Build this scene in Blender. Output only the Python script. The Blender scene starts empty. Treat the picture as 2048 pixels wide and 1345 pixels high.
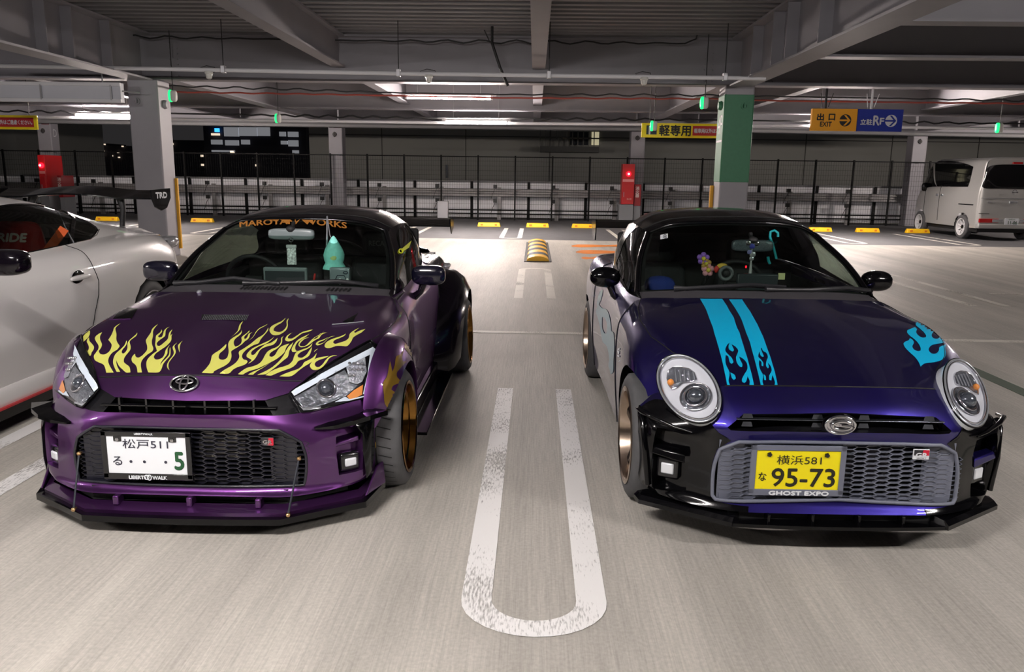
import bpy, bmesh, math, random
import numpy as np
from mathutils import Vector, Matrix
from mathutils.geometry import delaunay_2d_cdt
random.seed(7); rng = np.random.default_rng(7)
S = bpy.context.scene
COL = S.collection
PI = math.pi

# ------------------------------------------------------------------ camera
F, CX, CY, CAM_H = 1600.0, 1024.0, 672.5, 1.44
YAW, PITCH, ROLL = 0.0255286, 0.1980516, 0.0135
def _cam_axes():
    cy, sy, cp, sp = math.cos(YAW), math.sin(YAW), math.cos(PITCH), math.sin(PITCH)
    f = np.array([-sy*cp, cy*cp, -sp]); r = np.array([cy, sy, 0.0]); d = np.cross(f, r)
    cr, sr = math.cos(ROLL), math.sin(ROLL)
    return np.array([cr*r - sr*d, sr*r + cr*d, f])
R3 = _cam_axes(); CAM = np.array([0, 0, CAM_H])
cam_d = bpy.data.cameras.new('camera'); cam = bpy.data.objects.new('camera', cam_d); COL.objects.link(cam)
cam_d.sensor_fit = 'HORIZONTAL'; cam_d.sensor_width = 36.0; cam_d.lens = 36.0*F/2048.0
cam_d.clip_start = 0.05; cam_d.clip_end = 500
cam.matrix_world = Matrix(((R3[0][0], -R3[1][0], -R3[2][0], 0), (R3[0][1], -R3[1][1], -R3[2][1], 0), (R3[0][2], -R3[1][2], -R3[2][2], CAM_H), (0, 0, 0, 1)))
S.camera = cam
S.view_settings.view_transform = 'Standard'; S.view_settings.look = 'None'
S.view_settings.gamma = 1.0; S.view_settings.use_curve_mapping = False
S.view_settings.exposure = 0.0

# ------------------------------------------------------------------ night sky and lamp strength
W = bpy.data.worlds.new('night'); S.world = W; W.use_nodes = True
_bg = W.node_tree.nodes['Background']; _bg.inputs[0].default_value = (0.34, 0.32, 0.33, 1); _bg.inputs[1].default_value = 0.06
TUBE = 700.0; BACK = 2.3      # emission of the ceiling tubes, front aisle and back aisle
S.cycles.max_bounces = 10; S.cycles.transparent_max_bounces = 16; S.cycles.sample_clamp_indirect = 6.0

def proj(p):
    p = np.asarray(p, float); v = (p - CAM) @ R3.T
    return np.stack([CX + F*v[..., 0]/v[..., 2], CY + F*v[..., 1]/v[..., 2]], -1)
def ray(px, py): return R3.T @ np.array([(px-CX)/F, (py-CY)/F, 1.0])
def gz(px, py, z=0.0):
    d = ray(px, py); return CAM + d*(z-CAM_H)/d[2]
def gy(px, py, Y):
    d = ray(px, py); return CAM + d*Y/d[1]
def gx(px, py, X):
    d = ray(px, py); return CAM + d*X/d[0]

# ------------------------------------------------------------------ materials
def lin(c):
    return tuple((x/255/12.92 if x/255 <= 0.04045 else ((x/255+0.055)/1.055)**2.4) for x in c)
MATS = {}
def mat(name, c, rough=0.5, metal=0.0, coat=0.0, emit=None, es=0.0, spec=0.5, coat_rough=0.03, noise=0.0, nscale=20.0, bump=0.0):
    if name in MATS: return MATS[name]
    m = bpy.data.materials.new(name); m.use_nodes = True; MATS[name] = m
    nt = m.node_tree; b = nt.nodes['Principled BSDF']; L = lin(c)
    b.inputs['Base Color'].default_value = (*L, 1); b.inputs['Roughness'].default_value = rough
    b.inputs['Metallic'].default_value = metal; b.inputs['Coat Weight'].default_value = coat
    b.inputs['Coat Roughness'].default_value = coat_rough; b.inputs['Specular IOR Level'].default_value = spec
    if emit:
        b.inputs['Emission Color'].default_value = (*lin(emit), 1); b.inputs['Emission Strength'].default_value = es
    if noise or bump:
        tc = nt.nodes.new('ShaderNodeTexCoord'); n = nt.nodes.new('ShaderNodeTexNoise')
        n.inputs['Scale'].default_value = nscale; n.inputs['Detail'].default_value = 6
        nt.links.new(tc.outputs['Object'], n.inputs['Vector'])
        if noise:
            r = nt.nodes.new('ShaderNodeMapRange'); r.inputs[1].default_value = 0.3; r.inputs[2].default_value = 0.7
            r.inputs[3].default_value = 1-noise; r.inputs[4].default_value = 1+noise
            mx = nt.nodes.new('ShaderNodeVectorMath'); mx.operation = 'SCALE'; mx.inputs[0].default_value = L
            nt.links.new(n.outputs['Fac'], r.inputs[0]); nt.links.new(r.outputs[0], mx.inputs['Scale'])
            nt.links.new(mx.outputs[0], b.inputs['Base Color'])
        if bump:
            bp = nt.nodes.new('ShaderNodeBump'); bp.inputs['Strength'].default_value = bump; bp.inputs['Distance'].default_value = 0.01
            nt.links.new(n.outputs['Fac'], bp.inputs['Height']); nt.links.new(bp.outputs[0], b.inputs['Normal'])
    return m
def glass(name, tint, ior=1.45, rough=0.0):
    if name in MATS: return MATS[name]
    m = bpy.data.materials.new(name); m.use_nodes = True; MATS[name] = m
    nt = m.node_tree; nt.nodes.remove(nt.nodes['Principled BSDF']); out = nt.nodes['Material Output']
    t = nt.nodes.new('ShaderNodeBsdfTransparent'); t.inputs[0].default_value = (*lin(tint), 1)
    g = nt.nodes.new('ShaderNodeBsdfGlossy'); g.inputs['Roughness'].default_value = rough
    lw = nt.nodes.new('ShaderNodeLayerWeight'); lw.inputs[0].default_value = 0.5
    pw = nt.nodes.new('ShaderNodeMath'); pw.operation = 'POWER'; pw.inputs[1].default_value = 5.0; nt.links.new(lw.outputs['Facing'], pw.inputs[0])
    fr = nt.nodes.new('ShaderNodeMath'); fr.operation = 'MULTIPLY_ADD'; f0 = ((ior-1)/(ior+1))**2; fr.inputs[1].default_value = 1-f0; fr.inputs[2].default_value = f0; nt.links.new(pw.outputs[0], fr.inputs[0])
    mx = nt.nodes.new('ShaderNodeMixShader')
    nt.links.new(fr.outputs[0], mx.inputs[0]); nt.links.new(t.outputs[0], mx.inputs[1]); nt.links.new(g.outputs[0], mx.inputs[2])
    nt.links.new(mx.outputs[0], out.inputs[0])
    return m

# ------------------------------------------------------------------ mesh building
def link(o, parent=None):
    COL.objects.link(o)
    if parent is not None: o.parent = parent
    return o
def tag(o, label=None, cat=None, group=None, kind=None):
    if label: o['label'] = label
    if cat: o['category'] = cat
    if group: o['group'] = group
    if kind: o['kind'] = kind
    return o
def empty(name, loc, label, cat, group=None, rz=0.0):
    o = bpy.data.objects.new(name, None); o.location = loc; o.rotation_euler = (0, 0, rz); o.empty_display_size = 0.2
    link(o); return tag(o, label, cat, group)
class MB:
    def __init__(s): s.v = []; s.f = []
    def add(s, vs, fs):
        n = len(s.v); s.v += [tuple(map(float, p)) for p in vs]; s.f += [tuple(i+n for i in f) for f in fs]; return s
    def box(s, x0, x1, y0, y1, z0, z1):
        return s.add([(x0, y0, z0), (x1, y0, z0), (x1, y1, z0), (x0, y1, z0), (x0, y0, z1), (x1, y0, z1), (x1, y1, z1), (x0, y1, z1)],
                     [(0, 3, 2, 1), (4, 5, 6, 7), (0, 1, 5, 4), (1, 2, 6, 5), (2, 3, 7, 6), (3, 0, 4, 7)])
    def tube(s, pts, r, n=8, caps=True, radii=None):
        pts = [Vector(p) for p in pts]; N = len(pts); rings = []; up = None
        for i, p in enumerate(pts):
            d = (pts[min(i+1, N-1)] - pts[max(i-1, 0)]).normalized()
            if up is None: up = d.orthogonal().normalized()
            up = (up - d*up.dot(d)); up = up.normalized() if up.length > 1e-6 else d.orthogonal().normalized()
            w = d.cross(up); rr = radii[i] if radii else r
            rings.append([p + (up*math.cos(2*PI*k/n) + w*math.sin(2*PI*k/n))*rr for k in range(n)])
        vs = [q for R in rings for q in R]
        fs = [(i*n+k, i*n+(k+1) % n, (i+1)*n+(k+1) % n, (i+1)*n+k) for i in range(N-1) for k in range(n)]
        if caps: fs += [tuple(range(n))[::-1], tuple((N-1)*n+k for k in range(n))]
        return s.add(vs, fs)
    def lathe(s, prof, c=(0, 0, 0), axis='X', n=32, flip=1):
        # prof: (a, r) a along the axis
        vs = []; fs = []
        for a, r in prof:
            for k in range(n):
                t = 2*PI*k/n; ct, st = r*math.cos(t), r*math.sin(t)
                if axis == 'X': vs.append((c[0]+a*flip, c[1]+ct, c[2]+st))
                elif axis == 'Y': vs.append((c[0]+ct, c[1]+a*flip, c[2]+st))
                else: vs.append((c[0]+ct, c[1]+st, c[2]+a*flip))
        for i in range(len(prof)-1):
            for k in range(n): fs.append((i*n+k, i*n+(k+1) % n, (i+1)*n+(k+1) % n, (i+1)*n+k))
        return s.add(vs, fs)
    def disc(s, c, r, axis='X', n=32):
        vs = []
        for k in range(n):
            t = 2*PI*k/n; a, b = r*math.cos(t), r*math.sin(t)
            vs.append({'X': (c[0], c[1]+a, c[2]+b), 'Y': (c[0]+a, c[1], c[2]+b), 'Z': (c[0]+a, c[1]+b, c[2])}[axis])
        return s.add(vs, [tuple(range(n))])
    def ellipsoid(s, c, r, nu=24, nv=14, sq=1.0):
        vs = []; fs = []
        def pw(x): return math.copysign(abs(x)**sq, x)
        for i in range(nv+1):
            t = -PI/2 + PI*i/nv
            for k in range(nu):
                a = 2*PI*k/nu
                vs.append((c[0]+r[0]*pw(math.cos(t))*pw(math.cos(a)), c[1]+r[1]*pw(math.cos(t))*pw(math.sin(a)), c[2]+r[2]*pw(math.sin(t))))
        for i in range(nv):
            for k in range(nu): fs.append((i*nu+k, i*nu+(k+1) % nu, (i+1)*nu+(k+1) % nu, (i+1)*nu+k))
        return s.add(vs, fs)
    def prism(s, poly, axis, a0, a1):
        n = len(poly)
        def P(p, a): return {'X': (a, p[0], p[1]), 'Y': (p[0], a, p[1]), 'Z': (p[0], p[1], a)}[axis]
        vs = [P(p, a0) for p in poly] + [P(p, a1) for p in poly]
        fs = [tuple(range(n))[::-1], tuple(range(n, 2*n))] + [(k, (k+1) % n, n+(k+1) % n, n+k) for k in range(n)]
        return s.add(vs, fs)
    def sweep(s, path, prof, up=(0, 0, 1), close=False):
        # profile points (a, b): a along side vector, b along up
        pts = [Vector(p) for p in path]; N = len(pts); vs = []; m = len(prof); U = Vector(up)
        for i, p in enumerate(pts):
            d = (pts[min(i+1, N-1)] - pts[max(i-1, 0)]).normalized(); sd = d.cross(U).normalized(); u2 = sd.cross(d)
            vs += [p + sd*a + u2*b for a, b in prof]
        fs = [(i*m+k, i*m+(k+1) % m, (i+1)*m+(k+1) % m, (i+1)*m+k) for i in range(N-1) for k in range(m)]
        fs += [tuple(range(m))[::-1], tuple((N-1)*m+k for k in range(m))]
        return s.add(vs, fs)
    def mirror(s, axis=0):
        vs = [tuple(-c if i == axis else c for i, c in enumerate(p)) for p in s.v]
        return s.add(vs, [f[::-1] for f in list(s.f)])
    def build(s, name, m, parent=None, smooth=None, bevel=0.0, weld=0.0, kind=None, label=None, seg=2, recalc=True):
        me = bpy.data.meshes.new(name); me.from_pydata(s.v, [], s.f)
        if weld or recalc:
            b = bmesh.new(); b.from_mesh(me)
            if weld: bmesh.ops.remove_doubles(b, verts=b.verts, dist=weld)
            if recalc: bmesh.ops.recalc_face_normals(b, faces=b.faces)
            b.to_mesh(me); b.free()
        me.materials.append(m)
        if smooth is not None:
            me.polygons.foreach_set('use_smooth', [True]*len(me.polygons))
            if smooth < 180: me.set_sharp_from_angle(angle=math.radians(smooth))
        me.update()
        o = bpy.data.objects.new(name, me); link(o, parent)
        if bevel:
            md = o.modifiers.new('bevel', 'BEVEL'); md.width = bevel; md.segments = seg; md.limit_method = 'ANGLE'; md.angle_limit = math.radians(40)
            if smooth is None: me.polygons.foreach_set('use_smooth', [True]*len(me.polygons)); me.set_sharp_from_angle(angle=math.radians(50))
        if kind: o['kind'] = kind
        if label: o['label'] = label
        return o
def copy_tree(o, parent=None):
    c = o.copy(); COL.objects.link(c)
    if parent is not None: c.parent = parent
    for ch in [x for x in bpy.data.objects if x.parent == o]: copy_tree(ch, c)
    return c
_txt = {}
def text_geo(s):
    if s in _txt: return _txt[s]
    c = bpy.data.curves.new('t', 'FONT'); c.body = s; c.align_x = 'CENTER'; c.align_y = 'CENTER'; c.resolution_u = 3
    o = bpy.data.objects.new('t', c); COL.objects.link(o)
    me = bpy.data.meshes.new_from_object(o.evaluated_get(bpy.context.evaluated_depsgraph_get()))
    vs = np.array([v.co[:] for v in me.vertices]); fs = [tuple(p.vertices) for p in me.polygons]
    bpy.data.objects.remove(o); bpy.data.curves.remove(c); bpy.data.meshes.remove(me)
    lo, hi = vs.min(0), vs.max(0); vs = vs - (lo+hi)/2
    _txt[s] = (vs, fs, hi-lo); return _txt[s]
def text(mb, s, c, w, h, right=(1, 0, 0), up=(0, 0, 1), bold=0.0):
    # fits the string s into a w x h box centred on c
    vs, fs, e = text_geo(s); r = np.array(right, float); u = np.array(up, float)
    P = np.array(c, float) + np.outer(vs[:, 0]*(w/e[0]), r) + np.outer(vs[:, 1]*(h/e[1]), u)
    n = np.cross(r, u)
    if bold:
        for a, b in ((bold, 0), (-bold, 0), (0, bold), (0, -bold)):
            mb.add(P + r*a + u*b, fs)
    mb.add(P + n*0.0004, fs)
    return mb
# ------------------------------------------------------------------ smooth sheets through control points
def _cr(P, t):
    # Catmull-Rom through P (n, ...), t (k,)
    n = len(P); i = np.clip(np.floor(t).astype(int), 0, n-2); f = (t - i)
    ex = np.concatenate([[2*P[0]-P[1]], P, [2*P[-1]-P[-2]]])
    p0, p1, p2, p3 = ex[i], ex[i+1], ex[i+2], ex[i+3]
    sh = (-1,) + (1,)*(P.ndim-1); f = f.reshape(sh)
    return 0.5*((2*p1) + (p2-p0)*f + (2*p0-5*p1+4*p2-p3)*f*f + (3*p1-p0-3*p2+p3)*f**3)
def l2w(p, fr):
    c, s = math.cos(fr[3]), math.sin(fr[3]); p = np.asarray(p, float)
    return np.stack([fr[0]+c*p[..., 0]-s*p[..., 1], fr[1]+s*p[..., 0]+c*p[..., 1], fr[2]+p[..., 2]], -1)
def d2l(d, fr):
    c, s = math.cos(fr[3]), math.sin(fr[3]); return np.array([c*d[0]+s*d[1], -s*d[0]+c*d[1], d[2]])
def w2l(p, fr): return d2l(np.asarray(p, float)-np.array(fr[:3]), fr)
class Patch:
    def __init__(s, rows, org=(0, 0, 0)):
        s.P = np.array(rows, float); s.n, s.m = s.P.shape[:2]; s.org = tuple(org) if len(org) == 4 else (*org, 0.0); s._g = {}
        s.c = np.array([0, 0.9, 0.35])
    def ev(s, u, v):
        u = np.atleast_1d(np.asarray(u, float)); v = np.atleast_1d(np.asarray(v, float))
        A = _cr(s.P, u)                       # k, m, 3
        n = s.m; i = np.clip(np.floor(v).astype(int), 0, n-2); f = (v-i)[:, None]; k = np.arange(len(u))
        ex = np.concatenate([2*A[:, :1]-A[:, 1:2], A, 2*A[:, -1:]-A[:, -2:-1]], 1)
        p0, p1, p2, p3 = ex[k, i], ex[k, i+1], ex[k, i+2], ex[k, i+3]
        return 0.5*((2*p1) + (p2-p0)*f + (2*p0-5*p1+4*p2-p3)*f*f + (3*p1-p0-3*p2+p3)*f**3)
    def nrm(s, u, v):
        u = np.atleast_1d(np.asarray(u, float)); v = np.atleast_1d(np.asarray(v, float)); e = 0.02
        du = s.ev(np.minimum(u+e, s.n-1), v) - s.ev(np.maximum(u-e, 0), v)
        dv = s.ev(u, np.minimum(v+e, s.m-1)) - s.ev(u, np.maximum(v-e, 0))
        n = np.cross(du, dv); n /= np.maximum(np.linalg.norm(n, axis=1, keepdims=True), 1e-9)
        p = s.ev(u, v); sg = np.sign(((p - s.c)*n).sum(1)); sg[sg == 0] = 1
        return n*sg[:, None]
    def world(s, p, side): return l2w(p*np.array([side, 1, 1]), s.org)
    def uv(s, px, py, side):
        # the sheet point seen at a pixel of the photograph, on the half side = +1 / -1
        if side not in s._g:
            U, V = np.meshgrid(np.linspace(0, s.n-1, 120), np.linspace(0, s.m-1, 120), indexing='ij')
            s._g[side] = (U.ravel(), V.ravel(), proj(s.world(s.ev(U.ravel(), V.ravel()), side)))
        U, V, Q = s._g[side]; i = np.argmin(((Q - (px, py))**2).sum(1)); u, v = U[i], V[i]
        for _ in range(6):
            e = 1e-3; uu = np.array([u, u+e, u]); vv = np.array([v, v, v+e])
            q = proj(s.world(s.ev(np.clip(uu, 0, s.n-1), np.clip(vv, 0, s.m-1)), side))
            J = np.stack([(q[1]-q[0])/e, (q[2]-q[0])/e], 1)
            try: d = np.linalg.solve(J + 1e-9*np.eye(2), np.array([px, py]) - q[0])
            except np.linalg.LinAlgError: break
            d = np.clip(d, -0.15, 0.15); u = float(np.clip(u+d[0], 0, s.n-1)); v = float(np.clip(v+d[1], 0, s.m-1))
        return u, v
    def uvs(s, pts, side): return [s.uv(p[0], p[1], side) if not (len(p) > 2) else (p[0], p[1]) for p in pts]
    def grid(s, nu, nv, u0=0, u1=None, v0=0, v1=None):
        u1 = s.n-1 if u1 is None else u1; v1 = s.m-1 if v1 is None else v1
        U, V = np.meshgrid(np.linspace(u0, u1, nu), np.linspace(v0, v1, nv), indexing='ij')
        p = s.ev(U.ravel(), V.ravel())
        f = [(i*nv+j, i*nv+j+1, (i+1)*nv+j+1, (i+1)*nv+j) for i in range(nu-1) for j in range(nv-1)]
        return p, f
def inside(P, polys):
    # even-odd test of points P (k,2) against all outlines together
    c = np.zeros(len(P), bool); x, y = P[:, 0], P[:, 1]
    for q in polys:
        q = np.asarray(q, float); a = q; b = np.roll(q, -1, 0)
        for (x0, y0), (x1, y1) in zip(a, b):
            if y0 == y1: continue
            m = ((y0 > y) != (y1 > y)) & (x < (x1-x0)*(y-y0)/(y1-y0) + x0); c ^= m
    return c
def densify(poly, step, closed=True):
    q = np.asarray(poly, float); out = []
    for a, b in zip(q, np.roll(q, -1, 0) if closed else q[1:]):
        k = max(1, int(math.ceil(np.linalg.norm(b-a)/step)))
        out += [a + (b-a)*t/k for t in range(k)]
    if not closed: out.append(q[-1])
    return np.array(out)
def smooth_poly(poly, k=4, corner=62):
    q = np.asarray(poly, float); n = len(q); cor = []
    for i in range(n):
        a = q[i]-q[i-1]; b = q[(i+1) % n]-q[i]
        cs = (a@b)/max(np.linalg.norm(a)*np.linalg.norm(b), 1e-9); cor.append(math.degrees(math.acos(np.clip(cs, -1, 1))) > corner)
    out = []
    for i in range(n):
        p1, p2 = q[i], q[(i+1) % n]; p0 = q[i-1] if not cor[i] else 2*p1-p2; p3 = q[(i+2) % n] if not cor[(i+1) % n] else 2*p2-p1
        for t in range(k):
            f = t/k; out.append(0.5*((2*p1)+(p2-p0)*f+(2*p0-5*p1+4*p2-p3)*f*f+(3*p1-p0-3*p2+p3)*f**3))
    return np.array(out)
def cdt(polys, step):
    # triangles that fill the even-odd area of closed 2-D outlines
    vs, es = [], []
    for q in polys:
        n = len(vs); vs += [tuple(p) for p in q]; es += [(n+i, n+(i+1) % len(q)) for i in range(len(q))]
    A = np.array(vs); lo, hi = A.min(0), A.max(0)
    if step:
        gx_ = np.arange(lo[0]+step*.5, hi[0], step); gy_ = np.arange(lo[1]+step*.5, hi[1], step)
        G = np.array([(x, y) for x in gx_ for y in gy_]) if len(gx_) and len(gy_) else np.zeros((0, 2))
        if len(G):
            G = G[inside(G, polys)]
            if len(G):
                keep = np.ones(len(G), bool)
                for p in A[::1]: keep &= ((G-p)**2).sum(1) > (step*.45)**2
                G = G[keep]; vs += [tuple(p) for p in G]
    r = delaunay_2d_cdt([Vector(p) for p in vs], es, [], 0, 1e-7)
    V = np.array([p[:] for p in r[0]]); T = [tuple(f) for f in r[2]]
    cen = np.array([V[list(t)].mean(0) for t in T]); ok = inside(cen, polys)
    T = [t for t, o in zip(T, ok) if o]
    use = sorted({i for t in T for i in t}); mp = {i: k for k, i in enumerate(use)}
    return V[use], [tuple(mp[i] for i in t) for t in T]
def region(mb, patch, polys, side, step=0.12, off=0.0, both=False, dens=0.12):
    # polys in (u, v); the piece of the sheet they enclose, lifted by off
    polys = [densify(q, dens) for q in polys]
    V, T = cdt(polys, step)
    if len(V) == 0: return mb
    V[:, 0] = np.clip(V[:, 0], 0, patch.n-1); V[:, 1] = np.clip(V[:, 1], 0, patch.m-1)
    p = patch.ev(V[:, 0], V[:, 1])
    if off: p = p + patch.nrm(V[:, 0], V[:, 1])*off
    for sd in ((1, -1) if both else (side,)):
        mb.add(p*np.array([sd, 1, 1]), T if sd > 0 else [t[::-1] for t in T])
    return mb
def wall(mb, patch, poly, side, off0, off1, dens=0.12, both=False, shift=None):
    # the rim between two offsets along an outline
    q = densify(poly, dens); u = np.clip(q[:, 0], 0, patch.n-1); v = np.clip(q[:, 1], 0, patch.m-1)
    p = patch.ev(u, v); n = patch.nrm(u, v); k = len(q)
    a = p + n*off0; b = p + n*off1
    f = [(i, (i+1) % k, k+(i+1) % k, k+i) for i in range(k)]
    for sd in ((1, -1) if both else (side,)):
        mb.add(np.concatenate([a, b])*np.array([sd, 1, 1]), f)
    return mb
class Skin:
    # several sheets of one car together: finds the surface under a pixel
    def __init__(s, patches, org):
        from mathutils.bvhtree import BVHTree
        vs, fs = [], []; s.org = tuple(org) if len(org) == 4 else (*org, 0.0)
        for P in patches:
            p, f = P.grid(90, 70)
            for sd in (1, -1):
                n = len(vs); vs += [tuple(x) for x in p*np.array([sd, 1, 1])]; fs += [tuple(i+n for i in q) for q in f]
        s.t = BVHTree.FromPolygons(vs, fs)
    def hit(s, px, py):
        d = Vector(d2l(ray(px, py), s.org)).normalized(); o = Vector(w2l(CAM, s.org))
        h = s.t.ray_cast(o, d)
        if h[0] is None:
            return None
        n = h[1]
        if n.dot(d) > 0: n = -n
        return np.array(h[0]), np.array(n)
    def decal(s, mb, polys, off=0.0015, step=5.0, thick=0.0):
        # outlines in photograph pixels, laid on the surface as a thin film
        polys = [np.asarray(q, float) for q in polys]
        V, T = cdt(polys, step); P = []; bad = set()
        for i, p in enumerate(V):
            h = s.hit(*p)
            if h is None: bad.add(i); P.append((0, 0, 0)); continue
            P.append(h[0] + h[1]*off)
        T = [t for t in T if not bad & set(t)]
        # drop slivers that bridge two separate surfaces
        P = np.array(P); T = [t for t in T if max(np.linalg.norm(P[t[a]]-P[t[b]]) for a, b in ((0, 1), (1, 2), (2, 0))) < 0.12]
        use = sorted({i for t in T for i in t}); mp = {i: k for k, i in enumerate(use)}
        if use: mb.add(P[use], [tuple(mp[i] for i in t) for t in T])
        return mb
def Z(poly, x0, y0, f): return [(x0 + x/f, y0 + y/f) for x, y in poly]
# ------------------------------------------------------------------ floor
def concrete():
    m = bpy.data.materials.new('brushed_concrete'); m.use_nodes = True; nt = m.node_tree; N = nt.nodes; L = nt.links
    b = N['Principled BSDF']; b.inputs['Roughness'].default_value = 0.62; b.inputs['Specular IOR Level'].default_value = 0.35
    tc = N.new('ShaderNodeTexCoord')
    def mp(sc, loc=(0, 0, 0)):
        a = N.new('ShaderNodeMapping'); a.inputs['Scale'].default_value = sc; a.inputs['Location'].default_value = loc
        L.new(tc.outputs['Object'], a.inputs['Vector']); return a
    def noise(a, s, d=4, r=0.6):
        n = N.new('ShaderNodeTexNoise'); n.inputs['Scale'].default_value = s; n.inputs['Detail'].default_value = d; n.inputs['Roughness'].default_value = r
        L.new(a.outputs[0], n.inputs['Vector']); return n
    def rng_(n, a, b_, c, d):
        r = N.new('ShaderNodeMapRange'); r.inputs[1].default_value = a; r.inputs[2].default_value = b_; r.inputs[3].default_value = c; r.inputs[4].default_value = d
        L.new(n.outputs[0], r.inputs[0]); return r
    def mul(a, b_):
        x = N.new('ShaderNodeMath'); x.operation = 'MULTIPLY'; L.new(a.outputs[0], x.inputs[0]); L.new(b_.outputs[0], x.inputs[1]); return x
    fine = noise(mp((95, 2.2, 1)), 1.0, 5, 0.75)          # broom strokes along the bays
    broad = noise(mp((1, 0.35, 1)), 0.9, 6, 0.6)          # large blotches
    streak = noise(mp((3.2, 0.12, 1)), 1.0, 3, 0.5)       # tyre-worn lanes
    grit = noise(mp((1, 1, 1)), 70, 2, 0.5)
    k = mul(mul(rng_(fine, .3, .7, .80, 1.14), rng_(broad, .3, .7, .86, 1.12)), mul(rng_(streak, .3, .7, .80, 1.12), rng_(grit, .3, .7, .90, 1.08)))
    v = N.new('ShaderNodeVectorMath'); v.operation = 'SCALE'; v.inputs[0].default_value = lin((178, 174, 166)); L.new(k.outputs[0], v.inputs['Scale'])
    L.new(v.outputs[0], b.inputs['Base Color'])
    bp = N.new('ShaderNodeBump'); bp.inputs['Strength'].default_value = 0.35; bp.inputs['Distance'].default_value = 0.006
    L.new(fine.outputs[0], bp.inputs['Height']); L.new(bp.outputs[0], b.inputs['Normal'])
    return m
def worn_paint(name, c, wear=0.5):
    # paint with broom-scratched gaps that let the slab show
    m = bpy.data.materials.new(name); m.use_nodes = True; nt = m.node_tree; N = nt.nodes; L = nt.links
    b = N['Principled BSDF']; b.inputs['Base Color'].default_value = (*lin(c), 1); b.inputs['Roughness'].default_value = 0.6
    tc = N.new('ShaderNodeTexCoord')
    def nz(sc, s, d):
        a = N.new('ShaderNodeMapping'); a.inputs['Scale'].default_value = sc; L.new(tc.outputs['Object'], a.inputs['Vector'])
        n = N.new('ShaderNodeTexNoise'); n.inputs['Scale'].default_value = s; n.inputs['Detail'].default_value = d; L.new(a.outputs[0], n.inputs['Vector']); return n
    a = nz((150, 26, 1), 1, 6); c2 = nz((1, 1, 1), 2.2, 4)
    ad = N.new('ShaderNodeMath'); ad.operation = 'ADD'; L.new(a.outputs[0], ad.inputs[0]); L.new(c2.outputs[0], ad.inputs[1])
    r = N.new('ShaderNodeMapRange'); r.inputs[1].default_value = 0.72+wear*0.2; r.inputs[2].default_value = 0.95+wear*0.2; r.inputs[3].default_value = 0.30; L.new(ad.outputs[0], r.inputs[0])
    t = N.new('ShaderNodeBsdfTransparent'); mx = N.new('ShaderNodeMixShader')
    L.new(r.outputs[0], mx.inputs[0]); L.new(t.outputs[0], mx.inputs[1]); L.new(b.outputs[0], mx.inputs[2]); L.new(mx.outputs[0], N['Material Output'].inputs[0])
    return m
M_conc = concrete()
floor = MB().add([(-34, -9, 0), (34, -9, 0), (34, 18.45, 0), (-34, 18.45, 0)], [(0, 1, 2, 3)]).build('floor', M_conc, kind='structure')
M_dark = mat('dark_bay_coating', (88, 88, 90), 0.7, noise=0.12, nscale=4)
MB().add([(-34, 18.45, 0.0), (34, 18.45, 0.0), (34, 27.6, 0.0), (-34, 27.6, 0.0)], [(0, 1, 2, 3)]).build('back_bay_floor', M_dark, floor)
M_white = worn_paint('worn_white_paint', (228, 227, 226), 0.0); M_white2 = worn_paint('faded_white_paint', (215, 212, 202), 0.05)
M_orange = worn_paint('orange_paint', (226, 130, 40), -0.1); M_green = mat('green_floor_paint', (56, 74, 58), 0.7, noise=0.1)
def u_mark(xc, y0, y1, w=0.251, t=0.105, near=True, parent=floor, m=None, name='bay_line', z=0.003):
    # two stripes joined by a rounded end
    n = 14; o = []; i = []; r = w; ri = w-t
    s = -1 if near else 1; ye, yo = (y0, y1) if near else (y1, y0); yc = ye - s*r*0.9; ky = 0.9
    for k in range(n+1):
        a = PI*k/n; o.append((xc - r*math.cos(a), yc + s*r*ky*math.sin(a))); i.append((xc - ri*math.cos(a), yc + s*(r*ky-t*0.9)*math.sin(a)))
    o = [(xc-r, yo)] + o + [(xc+r, yo)]; i = [(xc-ri, yo)] + i + [(xc+ri, yo)]
    k = len(o); mb = MB(); mb.add([(x, y, z) for x, y in o] + [(x, y, z) for x, y in i], [(q, q+1, k+q+1, k+q) for q in range(k-1)])
    return mb.build(name, m or M_white, parent)
u_mark(0.023, 2.305, 5.33)
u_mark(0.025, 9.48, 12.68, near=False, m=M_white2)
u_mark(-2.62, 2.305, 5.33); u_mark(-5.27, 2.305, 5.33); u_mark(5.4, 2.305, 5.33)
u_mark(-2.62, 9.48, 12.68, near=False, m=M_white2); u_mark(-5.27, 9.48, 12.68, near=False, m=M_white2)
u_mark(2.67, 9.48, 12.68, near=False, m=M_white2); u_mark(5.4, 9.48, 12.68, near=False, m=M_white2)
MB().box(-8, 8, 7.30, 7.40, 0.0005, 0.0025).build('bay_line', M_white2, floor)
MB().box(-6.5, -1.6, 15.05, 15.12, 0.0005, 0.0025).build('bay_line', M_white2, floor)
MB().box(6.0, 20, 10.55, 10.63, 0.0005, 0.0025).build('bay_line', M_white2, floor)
MB().box(3.38, 3.50, 1.5, 8.2, 0.0005, 0.003).build('bay_line', M_green, floor, label='dark green line painted on the slab')
for x in (-10.5, -7.9, -5.3, -3.1, -0.55, 2.25, 4.9, 7.5, 10.1): u_mark(x, 18.7, 22.4, w=0.27, t=0.11, m=M_white2, z=0.004)
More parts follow.
